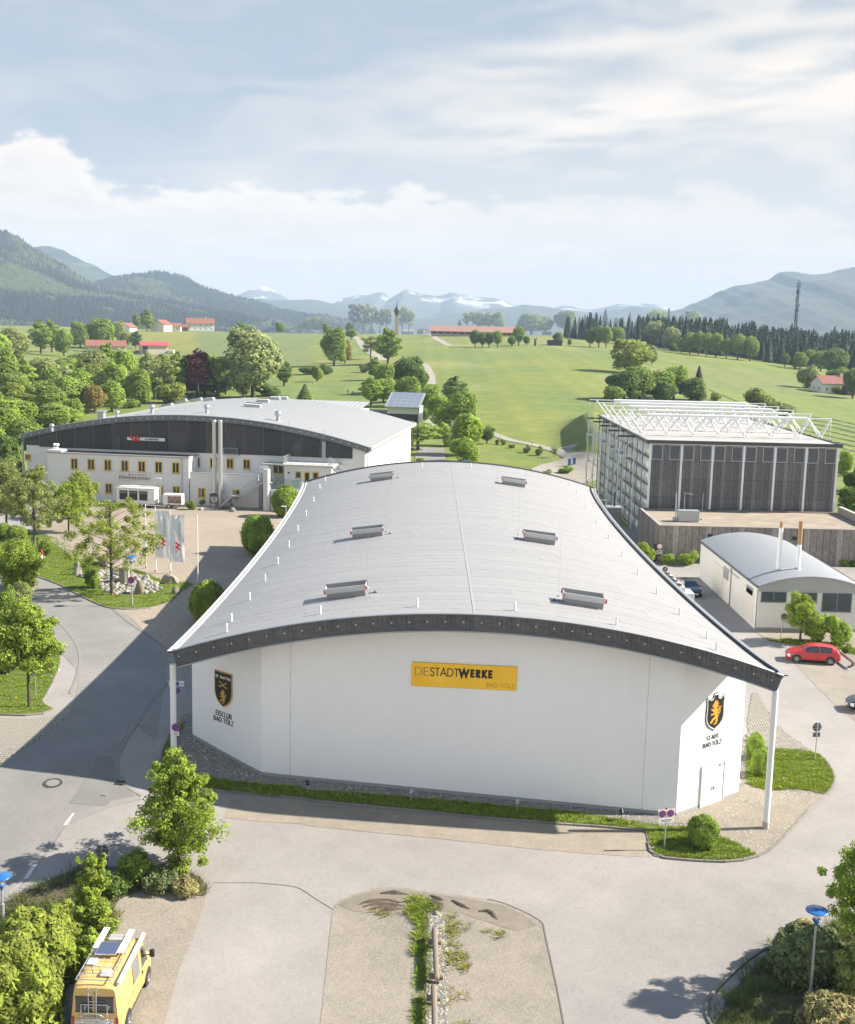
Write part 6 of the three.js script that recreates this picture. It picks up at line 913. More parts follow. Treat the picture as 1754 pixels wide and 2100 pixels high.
const hallFront = (() => { const { B, C } = HF, l = Math.hypot(C[0] - B[0], C[1] - B[1]); return { p: [B[0], 0, B[1]], ex: [(C[0] - B[0]) / l, 0, (C[1] - B[1]) / l], n: [-(C[1] - B[1]) / l, 0, (C[0] - B[0]) / l] }; })();
const wingL = (() => { const { A, B } = HF, l = Math.hypot(B[0] - A[0], B[1] - A[1]); return { p: [A[0], 0, A[1]], ex: [(B[0] - A[0]) / l, 0, (B[1] - A[1]) / l], n: [-(B[1] - A[1]) / l, 0, (B[0] - A[0]) / l] }; })();
const wingR = (() => { const { C, D } = HF, l = Math.hypot(D[0] - C[0], D[1] - C[1]); return { p: [C[0], 0, C[1]], ex: [(D[0] - C[0]) / l, 0, (D[1] - C[1]) / l], n: [-(D[1] - C[1]) / l, 0, (D[0] - C[0]) / l] }; })();
const onWall = (wl, px, off = 0) => onPlane(px[0], px[1], [wl.p[0] + wl.n[0] * off, 0, wl.p[2] + wl.n[2] * off], wl.n);
const wallThing = (name, label, cat, wl, px, off) => { const q = onWall(wl, px, off), t = thing(name, label, cat, q.toArray(), Math.atan2(wl.n[0], wl.n[2])); return t; };
{
  const tl = onWall(hallFront, [845, 1357], 0.08), tr = onWall(hallFront, [1061, 1366], 0.08), bl = onWall(hallFront, [843, 1406], 0.08), wd = tl.distanceTo(tr), hg = tl.distanceTo(bl);
  const s = wallThing('company_sign', 'wide yellow board reading DIE STADTWERKE BAD TÖLZ on the hall front wall', 'sign', hallFront, [952, 1387], 0.06);
  const tex = canvasTex(2048, 480, (c, Wd, Hg) => {
    c.fillStyle = '#fcc92e'; c.fillRect(0, 0, Wd, Hg); srnd(4); for (let i = 0; i < 26; i++) { const x = rnd() * Wd, y = rnd() * Hg, g = c.createRadialGradient(x, y, 10, x, y, 330); g.addColorStop(0, i % 2 ? 'rgba(240,180,10,0.22)' : 'rgba(255,214,90,0.2)'); g.addColorStop(1, 'rgba(252,201,46,0)'); c.fillStyle = g; c.fillRect(0, 0, Wd, Hg); }
    c.strokeStyle = '#241c12'; let x = strokeText(c, 'DIE', 62, 86, 172, 10, 22); x = strokeText(c, 'STADT', x + 8, 86, 172, 22, 8); strokeText(c, 'WERKE', x - 12, 86, 172, 46, 20);
    c.strokeStyle = '#6b5013'; strokeText(c, 'BAD TÖLZ', 1478, 350, 88, 7, 14);
  });
  put('board', rbox(wd, hg, 0.06, 0.012, 0, 0, -0.01), std([0.72, 0.42, 0.02], 0.6), s); put('print', new THREE.PlaneGeometry(wd - 0.03, hg - 0.03).translate(0, 0, 0.0225), std([1, 1, 1], 0.55, { map: tex }), s);
  // left crest: shield with gold rim
  const shield = (k = 1, ox = 0, oy = 0) => { const sh = new THREE.Shape(); sh.moveTo(-0.5 * k + ox, 0.62 * k + oy); sh.lineTo(0.5 * k + ox, 0.62 * k + oy); sh.lineTo(0.5 * k + ox, -0.12 * k + oy); sh.bezierCurveTo(0.5 * k + ox, -0.6 * k + oy, 0.2 * k + ox, -0.74 * k + oy, ox, -0.84 * k + oy); sh.bezierCurveTo(-0.2 * k + ox, -0.74 * k + oy, -0.5 * k + ox, -0.6 * k + oy, -0.5 * k + ox, -0.12 * k + oy); return sh; };
  const gold = std([0.52, 0.30, 0.03], 0.5);
  { const a = onWall(wingL, zE(1258, 712)), b = onWall(wingL, zE(1357, 712)), c0 = onWall(wingL, zE(1308, 712)), d = onWall(wingL, zE(1310, 918)), wd2 = a.distanceTo(b), hg2 = c0.distanceTo(d), e = wallThing('club_crest', 'black and gold shield reading EC Bad Tölz on the left wing wall', 'emblem', wingL, zE(1308, 800), 0.03);
    const ky = hg2 / 1.46, kx = wd2; const g1 = new THREE.ExtrudeGeometry(shield(1), { depth: 0.04, bevelEnabled: false, curveSegments: 14 }).scale(kx, ky, 1); put('rim', g1, gold, e);
    const tx = canvasTex(512, 768, (c, Wd, Hg) => { c.fillStyle = '#14110d'; c.fillRect(0, 0, Wd, Hg); c.fillStyle = '#f2f0ea'; c.font = 'bold 84px sans-serif'; c.textAlign = 'center'; c.fillText('EC  Bad Tölz', Wd / 2, 150, Wd * 0.86); c.strokeStyle = '#caa02c'; c.lineWidth = 22; c.lineCap = 'round'; for (const s2 of [-1, 1]) { c.beginPath(); c.moveTo(Wd / 2 - s2 * 110, 220); c.lineTo(Wd / 2 + s2 * 70, 330); c.lineTo(Wd / 2 + s2 * 125, 322); c.stroke(); } lion(c, Wd / 2 - 10, 520, 1.75, '#caa02c', '#14110d'); });
    const g2 = new THREE.ShapeGeometry(shield(0.93), 14), uv = g2.attributes.uv, pp = g2.attributes.position; for (let i = 0; i < uv.count; i++) uv.setXY(i, pp.getX(i) + 0.5, (pp.getY(i) + 0.84) / 1.46); put('print', g2.scale(kx, ky, 1).translate(0, 0, 0.044), std([1, 1, 1], 0.5, { map: tx }), e); }
  { const a = onWall(wingR, zD(884, 930)), b = onWall(wingR, zD(990, 930)), c0 = onWall(wingR, zD(938, 838)), d = onWall(wingR, zD(932, 1050)), wd2 = a.distanceTo(b), hg2 = c0.distanceTo(d), e = wallThing('town_crest', 'ornate black shield with a golden lion above STADT BAD TÖLZ on the right wing', 'emblem', wingR, zD(936, 945), 0.03);
    const orn = (k) => { const sh = new THREE.Shape(); sh.moveTo(0, 0.5 * k); sh.bezierCurveTo(0.04 * k, 0.55 * k, 0.12 * k, 0.54 * k, 0.12 * k, 0.47 * k); sh.bezierCurveTo(0.1 * k, 0.4 * k, 0.26 * k, 0.34 * k, 0.36 * k, 0.4 * k); sh.bezierCurveTo(0.42 * k, 0.46 * k, 0.52 * k, 0.42 * k, 0.49 * k, 0.34 * k); sh.bezierCurveTo(0.44 * k, 0.2 * k, 0.5 * k, 0.0, 0.49 * k, -0.14 * k); sh.bezierCurveTo(0.44 * k, -0.4 * k, 0.16 * k, -0.44 * k, 0, -0.52 * k); sh.bezierCurveTo(-0.16 * k, -0.44 * k, -0.44 * k, -0.4 * k, -0.49 * k, -0.14 * k); sh.bezierCurveTo(-0.5 * k, 0, -0.44 * k, 0.2 * k, -0.49 * k, 0.34 * k); sh.bezierCurveTo(-0.52 * k, 0.42 * k, -0.42 * k, 0.46 * k, -0.36 * k, 0.4 * k); sh.bezierCurveTo(-0.26 * k, 0.34 * k, -0.1 * k, 0.4 * k, -0.12 * k, 0.47 * k); sh.bezierCurveTo(-0.12 * k, 0.54 * k, -0.04 * k, 0.55 * k, 0, 0.5 * k); return sh; };
    const ex = (k, z, dd, m, n, par) => put(n, new THREE.ExtrudeGeometry(orn(k), { depth: dd, bevelEnabled: false, curveSegments: 10 }).scale(wd2, hg2, 1).translate(0, 0, z), m, par);
    ex(1, 0, 0.02, black, 'outline', e); ex(0.955, 0.02, 0.008, std([0.62, 0.62, 0.6], 0.4), 'rim', e); ex(0.88, 0.028, 0.006, black, 'field', e);
    const tx = canvasTex(512, 640, (c, Wd, Hg) => { c.fillStyle = '#16130f'; c.fillRect(0, 0, Wd, Hg); lion(c, Wd / 2 - 10, 300, 2.5, '#d99a2e', '#16130f'); }), g2 = new THREE.ShapeGeometry(orn(0.86), 10), uv = g2.attributes.uv, pp = g2.attributes.position; for (let i = 0; i < uv.count; i++) uv.setXY(i, pp.getX(i) + 0.5, pp.getY(i) + 0.5); put('print', g2.scale(wd2, hg2, 1).translate(0, 0, 0.036), std([1, 1, 1], 0.45, { map: tx }), e); }
  const letters = (str, wl, px, size, label) => { const t = wallThing('wall_lettering', label, 'lettering', wl, px, 0.012); let x = 0; const adv = [...str].map((ch) => { const a = font.generateShapes(ch === ' ' ? 'n' : ch, size), bb = new THREE.Box2(); a.forEach((s2) => s2.getPoints(4).forEach((p) => bb.expandByPoint(p))); return [ch, bb.min.x, bb.max.x]; }); const total = adv.reduce((s2, [ch, a, b]) => s2 + (ch === ' ' ? size * 0.35 : b - a + size * 0.1), 0); x = -total / 2; for (const [ch, a, b] of adv) { if (ch !== ' ') put('letter', new TextGeometry(ch, { font, size, depth: 0.02, curveSegments: 4, bevelEnabled: false }).translate(x - a, -size / 2, 0), std([0.045, 0.05, 0.06], 0.6), t); x += ch === ' ' ? size * 0.35 : b - a + size * 0.1; } };
  letters('EISCLUB', wingL, zE(1310, 962), 0.30, 'black capitals EISCLUB on the left wing wall under the club crest'); letters('BAD TÖLZ', wingL, zE(1309, 998), 0.30, 'black capitals BAD TÖLZ as lower line on the left wing wall');
  letters('STADT', wingR, zC(923, 68), 0.27, 'dark capitals STADT on the right wing wall under the lion crest'); letters('BAD TÖLZ', wingR, zC(920, 107), 0.27, 'dark capitals BAD TÖLZ as lower line on the right wing wall');
}
// ---------------------------------------------------------------- street lamps, traffic signs, flags
const blueM = new THREE.MeshPhysicalMaterial({ color: lin(0.02, 0.13, 0.36), roughness: 0.3, clearcoat: 0.6 }), poleM = std([0.42, 0.43, 0.43], 0.45, { metalness: 0.5 }), clearG = new THREE.MeshPhysicalMaterial({ color: lin(0.95, 0.96, 0.96), roughness: 0.08, transmission: 0.9, thickness: 0 });
function discLamp(base, topPx, label) {
  const b = base, h = atD(topPx[0], topPx[1], -b.z).y - b.y, o = thing('street_lamp', label, 'street lamp', b.toArray(), 0, 'street lamps with blue disc shades');
  put('pole', merge([cyl(0.07, 0.045, h - 0.75, 0, -0.1, 0, 12), cyl(0.1, 0.1, 0.8, 0, -0.1, 0, 12)]), poleM, o);
  put('socket', new THREE.LatheGeometry([[0.045, 0], [0.06, 0.08], [0.15, 0.2], [0.17, 0.28], [0.0, 0.28]].map((p) => new THREE.Vector2(p[0], p[1] + h - 0.87)), 20), blueM, o);
  put('lamp_glass', new THREE.CylinderGeometry(0.16, 0.14, 0.34, 18, 1, true).translate(0, h - 0.42, 0), clearG, o); put('bulb', merge([cyl(0.05, 0.05, 0.22, 0, h - 0.58, 0, 10)]), whitePaint, o);
  put('disc_shade', new THREE.LatheGeometry([[0.0, 0.06], [0.14, 0.055], [0.15, 0.02], [0.42, -0.03], [0.46, -0.06], [0.455, -0.085], [0.15, -0.06], [0, -0.05]].map((p) => new THREE.Vector2(p[0], p[1] + h - 0.15)), 36), blueM, o);
  return { o, h, b };
}
discLamp(G(...zC(1487, 1640)), zC(1523, 1055), 'blue disc-topped lamp among the dark shrubs at the lower right corner');
discLamp(G(...zA(16, 1130)), zA(20, 858), 'blue disc-topped lamp cut by the left edge above the light green hedge');
const farLamp = discLamp(G(...zP(1158, 930)), zP(1141, 476), 'blue disc-topped lamp carrying a no-parking sign by the pebble bed');
discLamp(G(...zF(1084, 1090)), zF(1086, 1000), 'small far blue disc-topped lamp before the shrubs behind the main hall');
discLamp(G(...zF(1110, 1140)), zF(1111, 1078), 'tiny blue disc-topped lamp just above the far roof edge of the main hall');
function simpleLamp(base, topPx, label, arm) { const h = atD(topPx[0], topPx[1], -base.z).y - base.y, o = thing('street_lamp', label, 'street lamp', base.toArray()); put('pole', cyl(0.06, 0.045, h, 0, 0, 0, 10), poleM, o); put('lamp_head', arm ? rbox(0.7, 0.1, 0.26, 0.03, -0.25, h, 0) : merge([new THREE.SphereGeometry(0.22, 12, 8, 0, 7, 0, 1.8).translate(0, h, 0)]), arm ? whitePaint : poleM, o); }
simpleLamp(G(...zS(942, 778)), zS(938, 604), 'slim grey lamp post between the two trailers', true);
simpleLamp(G(...zS(1106, 748)), zS(1107, 622), 'short dark lamp with rounded head before the arena terrace wall', false);
simpleLamp(G(...zS(1672, 870)), zS(1660, 768), 'flat-headed lamp left of the main hall beside the rounded tree', true);
const signRed = std([0.50, 0.02, 0.03], 0.45), signBlue = std([0.015, 0.09, 0.36], 0.45), signGrey = std([0.33, 0.34, 0.35], 0.6, { metalness: 0.3 });
function disc(parent, kind, x, y, z, r, turn = 0) {      // kind: 1 one bar, 2 cross, 0 white field, -1 seen from the back
  const s = put('sign_disc', new THREE.CylinderGeometry(r, r, 0.02, 28).rotateX(Math.PI / 2), kind < 0 ? signGrey : signRed, parent); s.position.set(x, y, z); s.rotation.y = turn;
  if (kind >= 0) { put('sign_field', new THREE.CylinderGeometry(r * 0.8, r * 0.8, 0.008, 24).rotateX(Math.PI / 2).translate(0, 0, 0.012), kind ? signBlue : whitePaint, s); if (kind) put('sign_bar', merge([box(r * 1.6, r * 0.17, 0.006).rotateZ(-Math.PI / 4).translate(0, 0, 0.018)]), signRed, s); if (kind === 2) put('sign_bar', box(r * 1.6, r * 0.17, 0.006).rotateZ(Math.PI / 4).translate(0, 0, 0.0195), signRed, s); }
  return s;
}
const plate = (parent, x, y, z, wd, hg, lines = 2, turn = 0) => { const p = put('info_plate', rbox(wd, hg, 0.015, 0.006), whitePaint, parent); p.position.set(x, y, z); p.rotation.y = turn; for (let k = 0; k < lines; k++) put('text_line', box(wd * (0.72 - 0.15 * (k % 2)), hg * 0.13, 0.004, 0, hg * (0.18 - 0.34 * k), 0.0095), black, p); return p; };
const hAt = (px, b) => atD(px[0], px[1], -b.z).y - b.y;
{
  const b = G(357, 1575), z = b.z + 0.2, q = atD(...zE(1029, 1037), -z), o = thing('no_parking_sign', 'round red and blue no-parking sign with white plate on the left front post', 'traffic sign', [q.x, q.y, z]); disc(o, 1, 0, 0, 0, 0.23); plate(o, 0, -0.36, 0, 0.36, 0.24); put('clamp', merge([box(0.3, 0.04, 0.03, 0, 0, -0.03), box(0.3, 0.04, 0.03, 0, -0.36, -0.03)]), signGrey, o);
  const b2 = G(...zE(1034, 985)), o2 = thing('direction_sign', 'wide white plate with blue middle field behind the left front post', 'traffic sign', b2.toArray()), h2 = hAt(zE(1034, 781), b2); put('pole', cyl(0.04, 0.04, h2 + 0.1, 0, -0.1, -0.04), poleM, o2); put('panel', rbox(0.95, 0.34, 0.03, 0.02, 0, h2, 0), whitePaint, o2); put('blue_field', box(0.17, 0.26, 0.006, 0.08, h2, 0.018), signBlue, o2); put('pictogram', merge([box(0.22, 0.05, 0.006, -0.3, h2 - 0.03, 0.018).rotateZ(0), box(0.1, 0.08, 0.006, -0.26, h2 + 0.02, 0.018), box(0.2, 0.05, 0.006, 0.32, h2, 0.018)]), black, o2); disc(o2, 1, 0.02, h2 - 0.45, 0.0, 0.2);
  { const { b: fb } = farLamp, h = hAt(zP(1146, 700), fb), o3 = thing('no_parking_sign', 'round no-parking sign with white plate on the far blue lamp pole', 'traffic sign', [fb.x, fb.y + h, fb.z + 0.09]); disc(o3, 2, 0, 0, 0, 0.3); plate(o3, 0, -0.5, 0, 0.6, 0.22); put('clamp', merge([box(0.2, 0.04, 0.06, 0, 0.05, -0.04), box(0.2, 0.04, 0.06, 0, -0.5, -0.04)]), signGrey, o3); }
  { const p = G(...zC(639, 735)), hd = hAt(zC(655, 518), p), o4 = thing('no_stopping_sign', 'twin round no-stopping signs on one post on the verge beside the round bush', 'traffic sign', p.toArray(), 0.25); put('pole', cyl(0.035, 0.035, hd + 0.2, 0, -0.05, -0.04), poleM, o4); put('back_board', rbox(0.92, 0.46, 0.012, 0.2, 0, hd, -0.014), whitePaint, o4); disc(o4, 2, -0.23, hd, 0, 0.2); disc(o4, 2, 0.23, hd, 0, 0.2); plate(o4, 0, hd - 0.38, 0, 0.86, 0.24, 2); put('cap', new THREE.SphereGeometry(0.05, 8, 6).translate(0, hd + 0.26, -0.04), black, o4); }
  const back = (px, top, label, two) => { const p = G(...px), h = hAt(top, p), o5 = thing('traffic_sign', label, 'traffic sign', p.toArray(), 0.15); put('pole', cyl(0.035, 0.035, h + 0.35, 0, -0.05, 0.05), poleM, o5); const m = std([0.11, 0.12, 0.13], 0.5); const d = put('sign_disc', new THREE.CylinderGeometry(0.3, 0.3, 0.02, 28).rotateX(Math.PI / 2).translate(0, h, 0), m, o5); put('stiffener', merge([box(0.5, 0.03, 0.02, 0, h + 0.1, 0.015), box(0.5, 0.03, 0.02, 0, h - 0.1, 0.015)]), signGrey, d); if (two) put('info_plate', rbox(0.5, 0.3, 0.015, 0.005, 0, h - 0.5, 0), m, o5); };
  back(zC(1516, 207), zD(1532, 1035), 'dark traffic sign seen from behind on the right grass island', true);
  back(zA(600, 850), zA(590, 735), 'dark round sign seen from behind above the lower left planting bed', true);
  back(zD(640, 160), zD(637, 112), 'small dark round sign seen from behind at the row of cooling units', false);
  { const p = G(...zD(1316, 522)), h = hAt(zD(1335, 387), p), o6 = thing('no_stopping_sign', 'round no-stopping sign with plate on a leaning post before the small arched hall', 'traffic sign', p.toArray()); o6.rotation.z = -0.09; put('pole', cyl(0.035, 0.035, h + 0.2, 0, -0.05, -0.04), poleM, o6); disc(o6, 2, 0, h, 0, 0.27); plate(o6, 0, h - 0.42, 0, 0.56, 0.22); }
  { const p = G(...zR(606, 1092)), h = hAt(zR(614, 1002), p), o7 = thing('no_entry_sign', 'round white sign with red ring on a red and white post by the timber annex', 'traffic sign', p.toArray()); for (let k = 0; k < 6; k++) put('post_band', cyl(0.07, 0.07, h / 6.2, 0, k * h / 6, -0.05, 12), k % 2 ? whitePaint : signRed, o7); disc(o7, 0, 0, h, 0.03, 0.36); plate(o7, 0, h - 0.68, 0.03, 0.68, 0.46, 2); }
  { const p = G(...zE(211, 872)), h = hAt(zE(208, 712), p), o8 = thing('small_blue_sign', 'small blue sign on a thin grey post on the lower left lawn', 'traffic sign', p.toArray(), 0.5); put('pole', cyl(0.035, 0.035, h + 0.2, 0, -0.05, -0.03), poleM, o8); put('panel', rbox(0.22, 0.36, 0.02, 0.005, 0, h, 0), signBlue, o8); put('pictogram', box(0.08, 0.2, 0.004, 0, h, 0.012), whitePaint, o8); }
  // hydrant, bollards, posts
  { const p = G(...zP(367, 527)), o9 = thing('fire_hydrant', 'red and white hydrant on the park lawn beside a small round tree', 'hydrant', p.toArray()); put('barrel', cyl(0.12, 0.11, 0.62, 0, 0, 0, 14), whitePaint, o9); put('bonnet', merge([cyl(0.14, 0.15, 0.36, 0, 0.6, 0, 14), new THREE.SphereGeometry(0.15, 12, 6, 0, 7, 0, 1.6).translate(0, 0.95, 0)]), std([0.42, 0.03, 0.05], 0.5), o9); put('outlet', merge([bar([-0.2, 0.76, 0], [0.2, 0.76, 0], 0.06, 10)]), signRed, o9); put('foot', cyl(0.17, 0.15, 0.06, 0, 0, 0, 14), darkMetal, o9); }
  [[zR(82, 532), 'left'], [zR(111, 526), 'right']].forEach(([px, sd]) => { const p = G(...px), o = thing('blue_bin', sd + ' one of two blue bins beside the path left of the climbing hall', 'bin', p.toArray(), 0, 'blue bins'); put('body', rbox(0.55, 1.35, 0.55, 0.08, 0, 0.68, 0), blueM, o); put('lid', rbox(0.6, 0.12, 0.6, 0.05, 0, 1.4, 0), blueM, o); });
  { const p = G(...zF(1636, 1000)), o = thing('guide_post', 'slim post with yellow top beside the curved path', 'post', p.toArray()); put('post', cyl(0.06, 0.06, 1.3, 0, 0, 0), poleM, o); put('top', cyl(0.1, 0.1, 0.3, 0, 1.3, 0), std([0.6, 0.4, 0.02], 0.5), o); }
  { const p = G(...zF(1505, 993)), o = thing('guide_post', 'short teal post at the edge of the curved path', 'post', p.toArray()); put('post', cyl(0.07, 0.07, 0.9, 0, 0, 0), std([0.05, 0.25, 0.26], 0.5), o); put('cap', cyl(0.09, 0.05, 0.12, 0, 0.9, 0), whitePaint, o); }
  { const a = G(...zF(1562, 1090)), b3 = G(...zF(1620, 1088)), o = thing('log_rail', 'low grey rail and a bench stone at the gravel square behind the hall', 'rail', a.toArray()); const d = b3.clone().sub(a); put('rail', bar([0, 0.6, 0], [d.x, d.y + 0.6, d.z], 0.08), std([0.35, 0.33, 0.3], 0.9), o); for (const t of [0.05, 0.95]) put('leg', cyl(0.07, 0.07, 0.65, d.x * t, d.y * t, d.z * t), std([0.35, 0.33, 0.3], 0.9), o); }
  // banner flags and bare poles
  const bannerTex = canvasTex(256, 900, (c, Wd, Hg) => { c.fillStyle = '#dfe2e6'; c.fillRect(0, 0, Wd, Hg); c.save(); c.translate(Wd * 0.60, 290); c.rotate(-Math.PI / 2); c.fillStyle = '#8a8d92'; c.font = '78px sans-serif'; c.textAlign = 'center'; c.fillText('weeArena', -30, 28); c.restore(); c.strokeStyle = '#d4343c'; c.lineWidth = 40; c.lineCap = 'round'; c.lineJoin = 'round'; c.beginPath(); c.moveTo(100, 540); c.lineTo(160, 570); c.lineTo(100, 625); c.lineTo(160, 655); c.stroke(); c.lineWidth = 12; c.beginPath(); c.ellipse(112, 700, 17, 17, 0, 0, 7); c.stroke(); });
  const pole = (base, top, label, flag, grp) => { const b0 = G(...base), h = hAt(top, b0), o = thing(flag ? 'banner_flag' : 'flagpole', label, flag ? 'flag' : 'flagpole', b0.toArray(), 0, grp); put('pole', cyl(0.06, 0.04, h, 0, 0, 0, 12), whitePaint, o); put('pole_cap', new THREE.SphereGeometry(0.06, 10, 8).translate(0, h, 0), whitePaint, o); put('pole_foot', cyl(0.11, 0.09, 0.35, 0, -0.05, 0, 12), galv, o);
    if (flag) { const rows = [], fw2 = flag[0], fh = flag[1]; for (let j = 0; j <= 30; j++) { const r = []; for (let i = 0; i <= 10; i++) { const u = i / 10, v = j / 30; r.push([0.08 + u * fw2 - 0.02 * v, h - 0.35 - v * fh - 0.06 * u * u, 0.12 * Math.sin(u * 5 + v * 4 + flag[2]) * u + 0.05 * Math.sin(u * 9 - v * 7)]); } rows.push(r); } put('cloth', surf(rows, false, (p, i, j) => [i / 10, 1 - j / 30]), new THREE.MeshPhysicalMaterial({ map: bannerTex, roughness: 0.8, side: THREE.DoubleSide, transmission: 0.25, thickness: 0 }), o); put('top_arm', bar([0, h - 0.35, 0], [fw2 + 0.1, h - 0.35, 0], 0.02), galv, o); } };
  pole(zP(1368, 632), zP(1358, 66), 'left one of two white banner flags with red emblem on the plaza', [1.35, 4.7, 0], 'weeArena banner flags'); pole(zP(1497, 646), zP(1494, 100), 'right one of two white banner flags with red emblem on the plaza', [1.35, 4.7, 1.4], 'weeArena banner flags');
  pole(zP(1736, 742), zP(1733, 136), 'bare white flagpole right of the banners at the hall shadow'); pole(zP(1284, 600), zP(1281, 42), 'bare white flagpole left of the banners behind the sparse tree');
  { const b0 = G(...zF(1027, 1042)), h = hAt(zF(1030, 848), b0), o = thing('club_flag', 'tall pole with an orange and white flag behind the main hall', 'flag', b0.toArray()); put('pole', cyl(0.11, 0.08, h, 0, 0, 0, 12), std([0.5, 0.49, 0.46], 0.6), o); const strip = (x0, x1, m, n) => put(n, surf(Array.from({ length: 13 }, (_, j) => [0, 1, 2, 3].map((i) => { const u = mix(x0, x1, i / 3), v = j / 12; return [0.1 + u * 1.0 * (0.7 + 0.5 * v * (1 - v)), h - 0.3 - v * 5.2 + 0.5 * u, 0.15 * Math.sin(u * 3 + v * 5)]; }))), m, o); strip(0, 0.45, whitePaint, 'white_half'); strip(0.45, 1, std([0.65, 0.25, 0.05], 0.7), 'orange_half'); put('arm', bar([-1.2, h - 0.1, 0], [0.3, h - 0.1, 0], 0.05), poleM, o); }
  // ground spotlights along the front
  [[zB(288, 96), 'leftmost, tilted dark head'], [zB(807, 143), 'second from left'], [zB(1338, 193), 'third from left'], [zC(387, 568), 'rightmost, near the twin signs']].forEach(([px, sd], k) => { const p = G(...px), o = thing('wall_spotlight', 'small facade spotlight on a stake along the front verge, ' + sd, 'spotlight', p.toArray()); put('stake', cyl(0.035, 0.035, 0.5, 0, 0, 0, 8), galv, o); const hd = put('lamp_head', merge([new THREE.CylinderGeometry(0.1, 0.08, 0.28, 14).rotateX(-1.0), box(0.26, 0.03, 0.05, 0, -0.08, 0)]), k % 3 ? galv : black, o); hd.position.set(0, 0.6, 0); hd.rotation.z = k === 0 ? 0.6 : 0.1; });
  { const p = G(...zA(1258, 138)), o = thing('marker_stake', 'thin dark green stake at the foot of the left wing wall', 'stake', p.toArray()); put('stake', cyl(0.03, 0.03, 0.85, 0, 0, 0, 8), std([0.05, 0.12, 0.1], 0.6), o); put('cap', cyl(0.035, 0.03, 0.05, 0, 0.85, 0, 8), black, o); }
  // log barriers
  const logM = std([0.34, 0.27, 0.205], 0.9, { map: rep(T.wood, 0.5, 2), bumpMap: rep(T.wood, 0.5, 2), bumpScale: 0.012 }), endM = std([0.45, 0.35, 0.24], 0.9);
  const log = (n, a, b, r, parent, lift) => { const A2 = [a.x, ground(a.x, a.z) + lift, a.z], B2 = [b.x, ground(b.x, b.z) + lift, b.z], o = parent, L2 = (p) => [p[0] - o.position.x, p[1] - o.position.y, p[2] - o.position.z]; const m = put(n, bar(L2(A2), L2(B2), r, 14, r * 0.92), logM, o); const d = new THREE.Vector3(...B2).sub(new THREE.Vector3(...A2)).normalize().multiplyScalar(0.006); put('sawn_end', bar(L2(B2), [L2(B2)[0] + d.x, L2(B2)[1] + d.y, L2(B2)[2] + d.z], r * 0.85, 14), endM, m); };
  const barrier = (z, a, b, cross, label) => { const A2 = G(...z(...a), 0.5), B2 = G(...z(...b), 0.5), o = thing('log_barrier', label, 'log barrier', [A2.x, ground(A2.x, A2.z), A2.z]); log('beam', A2, B2, 0.125, o, 0.5); for (const [p, q] of cross) log('cross_log', G(...z(...p), 0.28), G(...z(...q), 0.28), 0.125, o, 0.27); };
  barrier(zB, [925, 780], [937, 1030], [[[893, 838], [960, 843]], [[900, 1010], [970, 1018]]], 'far weathered log beam on two cross logs along the gravel island');
  barrier(zB, [921, 1066], [930, 1330], [[[885, 1121], [953, 1124]], [[890, 1290], [960, 1296]]], 'near weathered log beam cut off by the bottom edge on the gravel island');
  barrier(zD, [1655, 590], [1752, 664], [[[1640, 604], [1668, 590]], [[1738, 668], [1764, 655]]], 'mossy log beam on the gravel island right of the red car');
  // boulders and the pebble bed
  const stoneM = [[0.42, 0.39, 0.34], [0.36, 0.34, 0.31], [0.47, 0.45, 0.42], [0.33, 0.29, 0.24]].map((c) => std(c, 0.95, { map: rep(T.gravel, 1.5), bumpMap: rep(T.bump, 0.6), bumpScale: 0.02 }));
  const rock = (s0, sx, sy, sz, det = 3) => { const g = new THREE.IcosahedronGeometry(1, det), p = g.attributes.position; for (let i = 0; i < p.count; i++) { const v = new THREE.Vector3().fromBufferAttribute(p, i), n = 0.72 + 0.5 * fbm(v.x * 1.3 + s0, v.y * 1.3, v.z * 1.3, 4) + 0.16 * Math.abs(fbm(v.x * 0.9 + s0 + 30, v.y * 0.9, v.z * 0.9, 2) - 0.5); v.multiplyScalar(n); v.y = Math.max(v.y, -0.35); p.setXYZ(i, v.x * sx, (v.y + 0.3) * sy, v.z * sz); } g.computeVertexNormals(); return g; };
  const boulder = (px, wd, hg, dp, s0, m, label, tp) => { const q = G(...px), o = put('boulder', (() => { wd *= 0.62; hg *= 0.66; dp *= 0.62; const g = rock(s0, wd / 2, hg / 1.3, dp / 2); if (tp) { const p = g.attributes.position; for (let i = 0; i < p.count; i++) { const t = clamp(p.getY(i) / hg); p.setX(i, p.getX(i) * (1 - tp * t) + tp * 0.2 * t); p.setZ(i, p.getZ(i) * (1 - tp * t)); } g.computeVertexNormals(); } return g; })(), stoneM[m]); o.position.set(q.x, q.y + 0.05, q.z); tag(o, label, 'boulder'); };
  boulder(zP(678, 662), 1.6, 2.0, 1.2, 3, 2, 'pale pointed boulder standing on the lawn left of the pebble bed', 0.6);
  boulder(zP(1225, 830), 1.5, 2.0, 1.1, 9, 3, 'brown upright boulder standing at the front of the pebble bed', 0.15);
  boulder(zP(1485, 735), 3.0, 1.5, 1.7, 15, 0, 'large low boulder right of the pebble bed under the banner flags', 0.3);
  boulder(zP(1540, 826), 1.1, 1.1, 1.0, 21, 3, 'small rounded boulder at the tip of the park lawn', 0.1);
  boulder(zP(1282, 708), 1.3, 1.0, 1.0, 27, 1, 'grey boulder behind the upright stone in the pebble bed', 0.2);
  boulder(zP(882, 655), 1.4, 0.8, 1.0, 33, 1, 'flat grey boulder at the upper left of the pebble bed', 0.1);
  boulder(zP(1030, 730), 1.2, 0.7, 0.9, 39, 1, 'low dark boulder in the middle of the pebble bed', 0.1); boulder(zP(1140, 765), 1.2, 0.7, 0.9, 45, 3, 'low brown boulder left of the upright stone', 0.1);
